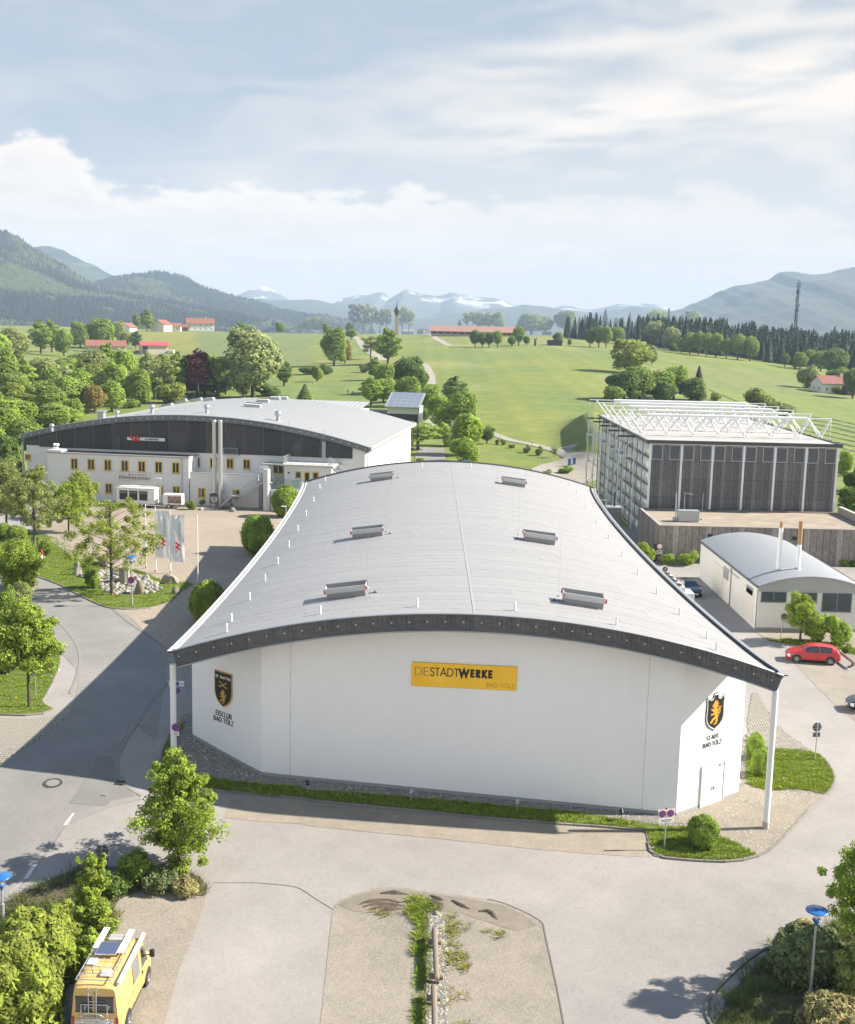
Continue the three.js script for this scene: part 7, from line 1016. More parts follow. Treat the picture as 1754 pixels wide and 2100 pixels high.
  boulder(zP(1130, 610), 0.8, 0.9, 0.7, 51, 2, 'small pale boulder behind the no-parking lamp post', 0.3);
  boulder(zS(1176, 790), 1.3, 0.5, 0.9, 57, 2, 'low pale boulder before the arena terrace wall', 0.1); boulder(zS(1358, 800), 1.5, 0.9, 0.9, 63, 1, 'grey boulder in front of the arena stair', 0.1); boulder(zS(1278, 770), 0.7, 1.1, 0.7, 69, 3, 'upright boulder behind the notice board', 0.3);
  { const q = G(...zP(1094, 735)), o = put('stone_column', new THREE.LatheGeometry([[0, 0], [0.5, 0], [0.52, 0.3], [0.48, 0.9], [0.5, 1.55], [0.46, 1.62], [0.2, 1.6], [0, 1.55]].map((p) => new THREE.Vector2(...p)), 20), stoneM[0]); o.position.copy(q); tag(o, 'round pale stone column in the pebble bed', 'stone column'); }
  { const a = G(...zP(880, 545)), b3 = G(...zP(960, 605)), o = thing('rock_slab', 'dark slanting slab behind the sparse tree at the pebble bed', 'boulder', a.toArray()); const d = b3.clone().sub(a); put('slab', (() => { const g = rock(77, 0.5, 0.7, 1.6); g.rotateY(Math.atan2(d.x, d.z)); return g.translate(d.x / 2, 0.1, d.z / 2); })(), stoneM[3], o); put('base_stone', rock(79, 0.6, 0.3, 0.5, 2).translate(d.x, 0, d.z), stoneM[1], o); }
  const bed = w(zP, [[690, 672], [760, 656], [860, 640], [1000, 625], [1130, 645], [1250, 685], [1380, 745], [1415, 785], [1330, 826], [1200, 838], [1000, 836], [900, 800], [800, 715]]), pb = thing('pebble_bed', 'bed of big pale round cobbles around the sparse park tree', 'pebble bed');
  const under = sheet('bed_soil', bed, 0.085, M.pebble, 1); pb.attach(under); under.userData = {}; under.name = 'bed_soil';
  srnd(19); const cg = [0, 1, 2, 3, 4].map((k) => rock(100 + k * 5, 1, 0.8, 1, 1)), cm = [[0.28, 0.265, 0.245], [0.22, 0.21, 0.195], [0.34, 0.325, 0.30], [0.22, 0.21, 0.195], [0.32, 0.28, 0.235]].map((c) => std(c, 0.9));
  const bxs = bed.map((p) => p[0]), bzs = bed.map((p) => p[1]); let n = 0;
  for (let i = 0; i < 4000 && n < 295; i++) { const x = rr(Math.min(...bxs), Math.max(...bxs)), z = rr(Math.min(...bzs), Math.max(...bzs)); if (!inPoly(x, z, bed)) continue; const m = put('cobble', cg[Math.floor(rnd() * 5)], cm[Math.floor(rnd() * 5)], pb), k = rr(0.14, 0.28); m.position.set(x, ground(x, z) + 0.08, z); m.rotation.y = rnd() * 6; m.scale.set(k * rr(0.8, 1.3), k, k); n++; }
  for (const [X, Y] of [[340, 702], [303, 746]]) { const p = G(...zE(X, Y)), m = put('litter', rock(X, 0.12, 0.08, 0.1, 1), whitePaint); m.position.copy(p); tag(m, X === 340 ? 'upper scrap of white litter on the left pavement edge' : 'lower scrap of white litter on the lower left lawn', 'litter'); }
  { const p = G(...zB(935, 705)), m = put('loose_stone', rock(201, 0.16, 0.14, 0.12, 1), stoneM[2]); m.position.copy(p); tag(m, 'pale loose stone on the pebble strip before the far log beam', 'stone'); }
}
// ---------------------------------------------------------------- trees, bushes, hedges
const leafMat = (c, t = 0.42) => new THREE.MeshPhysicalMaterial({ color: lin(...c), roughness: 0.95, vertexColors: true, side: THREE.DoubleSide, transmission: t, thickness: 0, specularIntensity: 0.3 });
const LM = { fresh: leafMat([0.322, 0.447, 0.066]), mid: leafMat([0.259, 0.364, 0.056]), dark: leafMat([0.158, 0.249, 0.049]), yellow: leafMat([0.31, 0.37, 0.06]), olive: leafMat([0.322, 0.367, 0.113]), pale: leafMat([0.340, 0.398, 0.161]), copper: leafMat([0.161, 0.041, 0.049], 0.15), orange: leafMat([0.34, 0.27, 0.07]), spruce: leafMat([0.045, 0.075, 0.045], 0.1), brown: leafMat([0.133, 0.104, 0.066], 0.1), bright: leafMat([0.302, 0.400, 0.053]), shrub: leafMat([0.207, 0.256, 0.110]), dry: leafMat([0.416, 0.378, 0.170]) };
const barkM = std([0.12, 0.095, 0.07], 0.95, { map: rep(T.streak, 0.6) }), barkG = std([0.22, 0.19, 0.15], 0.95, { map: rep(T.streak, 0.6) });
class Leaves {
  constructor() { this.p = []; this.c = []; this.i = []; }
  add(x, y, z, nx, ny, nz, s, tone, long = 1.35) {
    const l = Math.hypot(nx, ny, nz) || 1; nx /= l; ny /= l; nz /= l;
    let ax = rr(-1, 1), ay = rr(-1, 1), az = rr(-1, 1); const d = ax * nx + ay * ny + az * nz; ax -= d * nx; ay -= d * ny; az -= d * nz; const k = Math.hypot(ax, ay, az) || 1; ax /= k; ay /= k; az /= k;
    const bx = ny * az - nz * ay, by = nz * ax - nx * az, bz = nx * ay - ny * ax, h = s * long * 0.5, w2 = s * 0.5, q = s * 0.16, n = this.p.length / 3;
    this.p.push(x - ax * h, y - ay * h, z - az * h, x + bx * w2 - nx * q, y + by * w2 - ny * q, z + bz * w2 - nz * q, x + ax * h, y + ay * h, z + az * h, x - bx * w2 - nx * q, y - by * w2 - ny * q, z - bz * w2 - nz * q);
    const r = tone * rr(0.92, 1.1), g = tone, b = tone * rr(0.85, 1.05); for (let j = 0; j < 4; j++) this.c.push(r, g, b);
    this.i.push(n, n + 1, n + 2, n, n + 2, n + 3);
  }
  blob(b, n, s, o = {}) { // leaves over an ellipsoid: b = [x, y, z, rx, ry, rz]
    const f = o.freq ?? 1.1, gap = o.gap ?? 0.36, s0 = o.seed ?? 0, inn = o.inner ?? 0.3;
    for (let k = 0; k < n; k++) {
      const u = rr(-1, 1), t = rnd() * 6.2832, q = Math.sqrt(1 - u * u), dx = q * Math.cos(t), dy = u, dz = q * Math.sin(t), r = (1 - inn * Math.pow(rnd(), 2) + (rnd() < 0.14 ? rr(0, 0.14) : 0)) * (0.8 + 0.42 * fbm(dx * 1.9 + s0 * 3.7, dy * 1.9, dz * 1.9, 3));
      const x = b[0] + dx * b[3] * r, y = b[1] + dy * b[4] * r, z = b[2] + dz * b[5] * r, m = fbm(x * f + s0, y * f, z * f, 2);
      if (m < gap) continue;
      const tone = (0.72 + 0.75 * (vn3(x * 0.8 * f + 40 + s0, y * 0.8 * f, z * 0.8 * f) - 0.25)) * rr(0.8, 1.2);
      this.add(x, y, z, dx + rr(-0.8, 0.8), dy + 0.25 + rr(-0.8, 0.8), dz + rr(-0.8, 0.8), s * rr(0.7, 1.3), tone, o.long);
    }
  }
  build(name, mat, parent) { const g = new THREE.BufferGeometry(); g.setAttribute('position', new THREE.Float32BufferAttribute(this.p, 3)); g.setAttribute('color', new THREE.Float32BufferAttribute(this.c, 3)); g.setIndex(this.i); g.computeVertexNormals(); return put(name, g, mat, parent); }
}
function branchy(list, parent, trunkTop, r0, bark) { // tapered trunk and limbs towards given points
  put('trunk', merge([bar([0, -0.3, 0], [0.03, trunkTop * 0.55, 0.02], r0, 8, r0 * 0.8), bar([0.03, trunkTop * 0.55, 0.02], [0, trunkTop, 0], r0 * 0.8, 8, r0 * 0.55)]), bark, parent);
  if (list.length) put('limbs', merge(list.map(([a, b, r, r2]) => bar(a, b, r, 5, r2))), bark, parent);
}
const kinds = {
  // every kind is built 10 m high and about w wide; copies are scaled
  broad(o, mat, v) { const L = new Leaves(), B = []; for (let k = 0; k < 20; k++) { const y = 2.2 + 6.6 * ((k * 0.618) % 1), e = Math.sqrt(Math.max(0.1, 1 - Math.pow((y - 5) / 4.7, 2))), a = k * 2.4 + v, r = rr(0.8, 1.35); B.push([Math.cos(a) * (3.6 - r) * e, y, Math.sin(a) * (3.6 - r) * e, r, r, r]); } L.blob([0, 5.4, 0, 3.0, 3.9, 3.0], 3400, 0.36, { seed: v * 3, freq: 0.9, gap: 0.36, inner: 0.5 }); B.forEach((b, i) => L.blob(b, 250, 0.34, { seed: v * 9 + i, freq: 1.2, gap: 0.36, inner: 0.7 })); branchy(B.slice(0, 7).map((b) => [[0, 2.2 + rnd(), 0], [b[0], b[1], b[2]], 0.13, 0.04]), o, 6, 0.3, barkM); L.build('crown', mat, o); },
  tall(o, mat, v) { const L = new Leaves(); for (let k = 0; k < 12; k++) { const y = 2.6 + k * 0.58, e = Math.sin(Math.PI * clamp((k + 2.2) / 14.5)) * 1.9 + 0.25, a = k * 2.1 + v; L.blob([Math.cos(a) * e * 0.55, y, Math.sin(a) * e * 0.55, e * 0.8, 1.0, e * 0.8], 400, 0.32, { seed: v * 5 + k, gap: 0.36, freq: 1.0 }); } branchy([[[0, 2, 0], [0.8, 5, 0.3], 0.1, 0.03], [[0, 2.6, 0], [-0.8, 5.5, -0.4], 0.1, 0.03]], o, 8.5, 0.22, barkM); L.build('crown', mat, o); },
  bare(o, mat, v) { const L = new Leaves(), li = []; for (let k = 0; k < 16; k++) { const a = k * 2.4 + v, y = 2.5 + k * 0.36, l = rr(1.0, 2.0), e = [Math.cos(a) * l, y + rr(1.4, 2.4), Math.sin(a) * l]; li.push([[0, y, 0], e, 0.07, 0.02]); L.blob([e[0], Math.min(9.4, e[1]), e[2], 0.85, 0.8, 0.85], 230, 0.26, { gap: 0.4, freq: 2, seed: k, inner: 0.8 }); } branchy(li, o, 9.4, 0.2, barkG); L.build('crown', mat, o); },
  round(o, mat, v) { const L = new Leaves(); L.blob([0, 6, 0, 3.0, 3.8, 3.0], 2600, 0.36, { gap: 0.2, seed: v }); for (let k = 0; k < 9; k++) { const a = k * 2.4, y = 4 + (k % 5); L.blob([Math.cos(a) * 2.2, y, Math.sin(a) * 2.2, 1.2, 1.1, 1.2], 220, 0.34, { gap: 0.3, seed: v + k }); } branchy([], o, 4.5, 0.33, barkM); L.build('crown', mat, o); },
  cone(o, mat, v) { const L = new Leaves(); for (let k = 0; k < 3200; k++) { const t = Math.pow(rnd(), 0.75), y = 9.9 - t * 9.2, a = rnd() * 6.2832, lay = 0.72 + 0.28 * Math.abs(Math.sin(y * 3.1 + Math.sin(a * 2 + v) * 0.6)), r = (0.12 + t * 1.95) * lay * (0.72 + 0.3 * rnd()), tone = rr(0.65, 1.35); L.add(Math.cos(a) * r, y - 0.18 * r, Math.sin(a) * r, Math.cos(a) * 0.6 + rr(-0.4, 0.4), 0.75 + rr(-0.4, 0.4), Math.sin(a) * 0.6 + rr(-0.4, 0.4), 0.4 * (0.55 + 0.5 * t), tone, 1.7); } branchy([], o, 9.6, 0.17, barkM); L.build('crown', mat, o); },
  bush(o, mat, v) { const L = new Leaves(); for (let k = 0; k < 9; k++) { const a = k * 2.4 + v, r = k ? 3.4 : 0, y = 2.5 + ((k * 0.618) % 1) * 4.6; L.blob([Math.cos(a) * r * 0.75, y, Math.sin(a) * r * 0.75, 2.2, 2.6, 2.2], 560, 0.48, { gap: 0.36, seed: v + k, freq: 0.7 }); } branchy([0, 1, 2, 3].map((k) => [[0, 0, 0], [Math.cos(k * 1.6) * 2.4, 5, Math.sin(k * 1.6) * 2.4], 0.16, 0.05]), o, 5, 0.2, barkM); L.build('foliage', mat, o); },
  ball(o, mat, v) { const L = new Leaves(); L.blob([0, 5, 0, 4.9, 5, 4.9], 9000, 0.40, { gap: 0.18, seed: v, inner: 0.12, freq: 0.5 }); branchy([[[0, 0, 0], [1.5, 4, 1], 0.15, 0.05], [[0, 0, 0], [-1.5, 4, -1], 0.15, 0.05]], o, 4, 0.25, barkM); L.build('foliage', mat, o); },
};
const protos = new Map();
const look = { broad: 'spreading', tall: 'tall slim', bare: 'thinly leaved', round: 'round-topped', cone: 'conical', bush: 'bushy', ball: 'clipped round' }, hue = { fresh: 'fresh green', mid: 'green', dark: 'dark green', yellow: 'yellow-green', olive: 'olive', pale: 'grey-green', copper: 'dark copper-red', orange: 'orange-brown', spruce: 'dark spruce', brown: 'brownish', bright: 'bright green', shrub: 'dull green', dry: 'straw-coloured' };
const nth = (k) => k + (k % 100 > 10 && k % 100 < 14 ? 'th' : ['th', 'st', 'nd', 'rd'][k % 10] ?? 'th');
let treeSeed = 100;
function tree(kind, mat, base, hgt, wid, label, group, cat) {     // base: point on the ground
  const key = kind + mat + (treeSeed++ % 3); let o; const nat = { broad: 7.4, tall: 4.2, bare: 4.2, round: 6.2, cone: 4, bush: 9.6, ball: 9.8 }[kind];
  const name = kind === 'bush' || kind === 'ball' ? 'bush' : kind === 'cone' && (mat === 'spruce' || mat === 'brown') ? 'spruce_tree' : 'broadleaf_tree';
  if (!protos.has(key)) { srnd(treeSeed * 77 + 5); o = thing(name, label, cat ?? (name === 'bush' ? 'bush' : 'tree')); kinds[kind](o, LM[mat], treeSeed % 7); protos.set(key, o); } else { o = copyOf(protos.get(key), label); o.userData.category = cat ?? (name === 'bush' ? 'bush' : 'tree'); }
  delete o.userData.group; if (group) o.userData.group = group;
  const s = wid / nat; o.position.set(base.x, base.y - 0.05, base.z); o.scale.set(s, hgt / 10, s); o.rotation.y = (treeSeed * 2.39) % 6.28; return o;
}
// rows of [kind, tone, x, top, base, width] in crop pixels; labelled by their order from the left
function grove(z, wpx, rows, where, group) {
  const k = wpx / 1754 / 1.9504; rows.slice().sort((a, b) => a[2] - b[2]).forEach(([kind, mat, x, top, base, wd], i) => {
    const b = G(...z(x, base)), zc = -b.z * 0.988 + (EYE_H - b.y) * 0.156, h = Math.max(0.5, atD(...z(x, top), -b.z).y - b.y), w2 = wd * (kind === 'broad' ? 1.14 : 1.05) * k * zc / FOC;
    tree(kind, mat, b, h, w2, hue[mat] + ' ' + look[kind] + (kind === 'bush' || kind === 'ball' ? ' bush, ' : ' tree, ') + nth(i + 1) + ' from left ' + where, group);
  });
}
const z1 = Zm(0, 900, 1200), z3 = Zm(2221, 1000, 1200);
grove(z1, 1200, [['tall', 'mid', 240, 555, 752, 105], ['tall', 'mid', 305, 555, 745, 95], ['broad', 'mid', 375, 598, 768, 100], ['broad', 'mid', 470, 558, 722, 110], ['broad', 'mid', 590, 533, 722, 180], ['broad', 'olive', 685, 550, 704, 95], ['broad', 'olive', 738, 622, 712, 80], ['tall', 'dark', 795, 618, 722, 62]], 'on the slope beside the red barn', 'slope trees');
grove(z1, 1200, [['broad', 'pale', 805, 512, 616, 55], ['tall', 'mid', 862, 492, 622, 70], ['broad', 'olive', 975, 535, 600, 50], ['cone', 'dark', 1005, 530, 604, 40], ['broad', 'olive', 1135, 524, 600, 70], ['broad', 'olive', 1182, 538, 598, 50], ['broad', 'pale', 1240, 552, 604, 60], ['broad', 'mid', 1420, 566, 628, 85], ['bush', 'pale', 1470, 590, 628, 60], ['broad', 'dark', 1608, 545, 600, 45], ['broad', 'mid', 1640, 565, 632, 60], ['bush', 'pale', 1690, 590, 632, 60], ['bush', 'mid', 1362, 580, 614, 50]], 'by the left skyline farmhouses', 'farm trees');
srnd(88); const EXTRA = Array.from({ length: 44 }, (_, k) => { const x = -40 + 1390 * ((k * 0.618) % 1), b = x < 420 ? rr(930, 1190) : x < 1000 ? rr(900, 1050) : rr(930, 1010); return [['broad', 'broad', 'tall', 'bush'][k % 4], ['fresh', 'mid', 'olive', 'bright', 'fresh', 'yellow', 'pale'][k % 7], x, b - rr(130, 230), b, rr(120, 200)]; });
grove(z1, 1200, [['broad', 'olive', 75, 588, 830, 190], ['broad', 'fresh', -20, 610, 840, 170], ['broad', 'mid', 30, 700, 1010, 180], ['bush', 'olive', 180, 760, 960, 190], ['bush', 'olive', 330, 765, 980, 250], ['broad', 'olive', 540, 712, 965, 185], ['tall', 'fresh', 630, 680, 960, 120], ['broad', 'fresh', 745, 705, 1000, 140], ['broad', 'fresh', 690, 790, 1040, 150], ['broad', 'mid', 815, 822, 1062, 150], ['tall', 'pale', 866, 735, 1010, 95], ['bare', 'olive', 962, 790, 1035, 140], ['tall', 'mid', 1040, 740, 1010, 110], ['tall', 'copper', 1155, 722, 1010, 175], ['bare', 'fresh', 1280, 770, 1010, 125], ['broad', 'pale', 1480, 578, 1012, 330], ...EXTRA, ['tall', 'dark', 1658, 780, 945, 75], ['broad', 'pale', 1420, 880, 1005, 90], ['bush', 'dark', 1560, 920, 1000, 160], ['broad', 'orange', 556, 925, 1100, 135], ['broad', 'mid', 385, 868, 1095, 240], ['broad', 'mid', 255, 905, 1090, 190], ['broad', 'bright', 75, 1005, 1210, 260], ['broad', 'bright', 300, 1030, 1205, 220], ['bush', 'bright', 425, 1000, 1150, 130], ['broad', 'fresh', 655, 900, 1090, 160], ['bush', 'mid', 765, 1010, 1070, 100], ['broad', 'mid', 90, 860, 1060, 200], ['broad', 'fresh', 480, 830, 1040, 150]], 'in the belt behind the arena', 'tree belt');
grove(zS, 1200, [['broad', 'mid', 40, 170, 430, 190], ['broad', 'mid', 150, 250, 440, 200], ['broad', 'bright', -40, 260, 560, 200], ['broad', 'dark', 40, 330, 600, 170], ['bush', 'mid', 85, 430, 600, 120], ['bush', 'bright', 60, 120, 330, 260], ['bush', 'mid', 170, 140, 330, 220], ['bush', 'mid', 250, 170, 320, 200], ['bush', 'bright', 340, 200, 330, 150]], 'in the thicket left of the arena', 'thicket trees');
grove(zF, 1200, [['broad', 'mid', 345, 293, 532, 150], ['broad', 'orange', 410, 370, 515, 85], ['bare', 'olive', 560, 358, 492, 100], ['tall', 'mid', 660, 308, 522, 125], ['broad', 'mid', 246, 524, 624, 70], ['bush', 'dark', 190, 530, 582, 105], ['bush', 'dark', 300, 514, 580, 80], ['bush', 'dark', 525, 518, 570, 64], ['tall', 'mid', 585, 478, 615, 78], ['broad', 'mid', 640, 505, 700, 120], ['broad', 'dark', 775, 463, 690, 215], ['tall', 'fresh', 560, 590, 765, 110], ['broad', 'dark', 830, 520, 720, 130], ['broad', 'mid', 780, 580, 770, 160], ['broad', 'fresh', 635, 590, 748, 140], ['tall', 'dark', 1045, 588, 770, 125], ['broad', 'fresh', 905, 625, 815, 130], ['broad', 'fresh', 960, 690, 905, 150], ['broad', 'mid', 1075, 670, 950, 210], ['broad', 'fresh', 1120, 790, 1055, 190], ['bush', 'fresh', 1010, 850, 1000, 130], ['bush', 'fresh', 1110, 930, 1095, 180], ['round', 'dark', 1240, 880, 988, 80], ['cone', 'mid', 175, 633, 738, 110], ['tall', 'dark', 55, 490, 652, 70], ['bush', 'mid', 740, 640, 745, 140], ['bush', 'mid', 870, 770, 845, 70]], 'behind the two halls', 'field trees');
grove(zF, 1200, [['bare', 'fresh', 835, 858, 1020, 215], ['bush', 'fresh', 770, 880, 1010, 80], ['bush', 'fresh', 1300, 950, 992, 26], ['bush', 'mid', 1335, 953, 994, 36], ['bush', 'olive', 1385, 983, 1012, 42], ['bush', 'pale', 1475, 988, 1040, 52], ['bush', 'olive', 1545, 994, 1056, 48], ['bare', 'pale', 1633, 1005, 1065, 40], ['bush', 'fresh', 855, 1062, 1100, 60], ['bush', 'fresh', 1700, 1110, 1160, 90], ['bush', 'pale', 1590, 1130, 1175, 60]], 'of young plantings behind the main hall', 'young plantings');
grove(zF, 1200, [['round', 'mid', 446, 313, 378, 62], ['broad', 'mid', 300, 280, 345, 45], ['tall', 'dark', 436, 276, 345, 40], ['broad', 'mid', 240, 233, 332, 56], ['broad', 'pale', 188, 243, 332, 48], ['bush', 'pale', 152, 263, 332, 44], ['tall', 'mid', 280, 246, 325, 34], ['bare', 'brown', 460, 172, 342, 64], ['bare', 'olive', 515, 168, 344, 66], ['bare', 'pale', 567, 188, 344, 66], ['bare', 'olive', 612, 200, 342, 50], ['bare', 'olive', 652, 198, 334, 60], ['bare', 'olive', 745, 186, 346, 52], ['bare', 'pale', 783, 203, 346, 66], ['cone', 'mid', 1080, 258, 314, 36], ['bare', 'olive', 1125, 218, 314, 54], ['bare', 'olive', 1156, 214, 314, 36], ['tall', 'mid', 1195, 218, 318, 70], ['tall', 'pale', 1250, 214, 318, 62], ['broad', 'pale', 1302, 208, 320, 82], ['broad', 'mid', 1500, 218, 346, 175], ['broad', 'dark', 1438, 263, 342, 60], ['broad', 'mid', 1580, 235, 340, 95], ['broad', 'mid', 1695, 204, 325, 125]], 'on the skyline by the church', 'skyline trees');
grove(zF, 1200, [['round', 'dark', 1170, 318, 422, 62], ['round', 'dark', 1212, 332, 424, 48], ['round', 'dark', 1250, 334, 424, 44], ['round', 'mid', 1300, 320, 426, 54], ['round', 'dark', 1385, 355, 420, 46], ['round', 'mid', 1424, 298, 415, 68], ['round', 'dark', 1470, 354, 414, 36], ['broad', 'mid', 1655, 328, 411, 64], ['broad', 'mid', 1723, 369, 414, 28]], 'before the long cattle barn', 'barn field trees');
grove(z3, 1200, [['round', 'dark', 203, 458, 567, 62], ['round', 'mid', 255, 440, 570, 66], ['round', 'mid', 297, 443, 573, 66], ['round', 'mid', 358, 446, 545, 84], ['round', 'mid', 465, 448, 525, 74], ['broad', 'pale', 570, 403, 565, 120], ['broad', 'pale', 675, 438, 588, 105], ['broad', 'mid', 800, 343, 540, 120], ['broad', 'mid', 60, 348, 468, 135], ['broad', 'fresh', 590, 340, 480, 120], ['broad', 'pale', 370, 390, 470, 70], ['bush', 'dark', 690, 540, 590, 90], ['broad', 'mid', 500, 378, 500, 80], ['broad', 'pale', 690, 385, 520, 60], ['cone', 'spruce', 140, 388, 474, 46], ['cone', 'spruce', 172, 376, 474, 54], ['cone', 'spruce', 236, 362, 468, 66], ['cone', 'spruce', 290, 343, 468, 60], ['cone', 'spruce', 430, 364, 510, 60], ['cone', 'spruce', 655, 336, 540, 60], ['cone', 'spruce', 735, 372, 545, 60]], 'at the wood edge', 'wood edge trees');
grove(z3, 1200, [['round', 'mid', 738, 513, 602, 48], ['round', 'mid', 786, 479, 607, 80], ['round', 'mid', 838, 474, 612, 72], ['round', 'mid', 886, 479, 620, 74], ['round', 'mid', 938, 484, 627, 84], ['round', 'mid', 1000, 513, 634, 58], ['round', 'mid', 1066, 488, 642, 84], ['round', 'mid', 1138, 504, 650, 92], ['round', 'dark', 1341, 603, 685, 52], ['round', 'dark', 1396, 634, 695, 34]], 'in the far right avenue', 'avenue trees');
grove(z3, 1200, [['broad', 'mid', 1430, 590, 700, 86], ['broad', 'mid', 1490, 574, 700, 96], ['broad', 'mid', 1552, 580, 710, 105], ['round', 'dark', 1630, 570, 745, 145], ['broad', 'olive', 1682, 508, 665, 140], ['bush', 'pale', 1472, 664, 808, 125], ['bush', 'mid', 1645, 680, 755, 125], ['bush', 'pale', 1550, 718, 772, 66], ['round', 'dark', 1738, 686, 868, 110], ['bush', 'olive', 1650, 790, 842, 70]], 'around the white cottage', 'cottage trees');
grove(z3, 1200, [['broad', 'yellow', 440, 503, 720, 245], ['broad', 'pale', 565, 550, 668, 66], ['broad', 'mid', 490, 665, 880, 190], ['broad', 'dark', 400, 690, 880, 210], ['broad', 'mid', 590, 690, 880, 215], ['broad', 'fresh', 692, 657, 870, 165], ['broad', 'dark', 800, 738, 885, 160], ['cone', 'brown', 832, 673, 880, 105], ['bush', 'olive', 1190, 795, 935, 180], ['bush', 'olive', 1330, 880, 965, 150], ['bush', 'yellow', 940, 830, 880, 66], ['broad', 'dark', 640, 760, 890, 140], ['broad', 'mid', 340, 790, 890, 130]], 'in the clump behind the climbing hall', 'clump trees');
grove(zR, 1200, [['bush', 'fresh', 1690, 425, 590, 90], ['bush', 'dark', 1735, 540, 680, 110], ['broad', 'dark', 1720, 640, 860, 150], ['bush', 'olive', 1800, 500, 700, 120]], 'right of the climbing hall', 'hall end bushes');
grove(zR, 1200, [['bush', 'bright', 525, 960, 1095, 118], ['bush', 'fresh', 655, 1032, 1106, 92], ['bush', 'fresh', 775, 1018, 1112, 118], ['bush', 'bright', 1630, 1066, 1100, 50], ['bush', 'fresh', 1690, 1073, 1116, 66], ['bush', 'dark', 1745, 1080, 1120, 50]], 'along the foot of the timber annex', 'annex bushes');
grove(zS, 1200, [['ball', 'fresh', 1510, 818, 1048, 178], ['ball', 'mid', 1672, 645, 830, 150]], 'of two on the plaza', 'plaza clipped trees');
grove(zE, 1200, [['ball', 'bright', 1215, 186, 425, 190]], 'by the main hall roof edge');
grove(zC, 1200, [['ball', 'mid', 860, 524, 712, 168]], 'on the front verge');
grove(zC, 1200, [['ball', 'fresh', 1168, 42, 196, 98], ['ball', 'fresh', 1196, 136, 296, 104]], 'of two behind the right post', 'round wall bushes');
grove(zS, 1200, [['ball', 'mid', 22, 865, 955, 90], ['ball', 'mid', 98, 878, 972, 106], ['bush', 'mid', 210, 930, 1022, 75], ['broad', 'mid', 270, 958, 1058, 92], ['bush', 'mid', 1115, 724, 788, 64], ['bush', 'mid', 1186, 716, 762, 46], ['bush', 'mid', 1360, 716, 768, 56], ['bush', 'pale', 458, 1085, 1140, 44], ['bush', 'mid', 535, 1132, 1185, 80]], 'in the park and arena forecourt', 'park shrubs');
grove(zE, 1200, [['broad', 'mid', 540, 105, 225, 92], ['bush', 'shrub', 45, 540, 720, 140], ['bush', 'olive', 110, 180, 370, 170], ['bush', 'mid', 30, 190, 420, 120], ['bush', 'mid', 200, 380, 480, 80], ['bush', 'olive', 30, 330, 520, 130]], 'beside the left street bend', 'bend shrubs');
grove(zD, 1200, [['bush', 'fresh', 1528, 358, 540, 155], ['bush', 'fresh', 1645, 362, 552, 160], ['bush', 'mid', 1700, 540, 600, 70]], 'on the island by the red car', 'island shrubs');
{ // the dark wood on the right skyline: one mass
  const N = 1500, proto = new Leaves(); srnd(404); for (let k = 0; k < 260; k++) { const t = Math.pow(rnd(), 0.8), y = 9.9 - t * 9.4, a = rnd() * 6.2832, r = (0.1 + t * 1.7) * (0.6 + 0.4 * rnd()); proto.add(Math.cos(a) * r, y, Math.sin(a) * r, Math.cos(a), 0.9, Math.sin(a), 1.25 * (0.5 + 0.6 * t), rr(0.7, 1.3), 1.5); }
  const g = new THREE.BufferGeometry(); g.setAttribute('position', new THREE.Float32BufferAttribute(proto.p, 3)); g.setAttribute('color', new THREE.Float32BufferAttribute(proto.c, 3)); g.setIndex(proto.i); g.computeVertexNormals();
  const im = new THREE.InstancedMesh(g, LM.spruce, N), d = new THREE.Object3D(), c = new THREE.Color(); let k = 0;
  for (let i = 0; i < 30000 && k < N; i++) { const px = rr(60, 1960), D = rr(715, 960), b = atD(...z3(px, 500), D); const lim = px < 480 ? 870 : px < 760 ? 800 : px < 1250 ? 745 : 715; if (D < lim + 12 * Math.sin(px / 40)) continue; if (px < 480 && rnd() > 0.35) continue; d.position.set(b.x, ground(b.x, b.z) - 0.5, b.z); const h = (1.0 + 1.25 * Math.pow(rnd(), 1.3)) * (px < 480 ? 0.85 : 1) * (0.8 + 0.4 * fbm(px / 60, D / 40, 2, 2)); d.scale.set(h * 0.85, h, h * 0.85); d.rotation.y = rnd() * 6; d.updateMatrix(); im.setMatrixAt(k, d.matrix); const v = rr(0.75, 1.3); c.setRGB(v, v * rr(0.9, 1.15), v); im.setColorAt(k++, c); }
  im.count = k; im.name = 'spruce_wood'; im.castShadow = im.receiveShadow = true; scene.add(im); tag(im, 'dark spruce wood along the right skyline below the radio mast', 'wood', undefined, 'stuff');
}
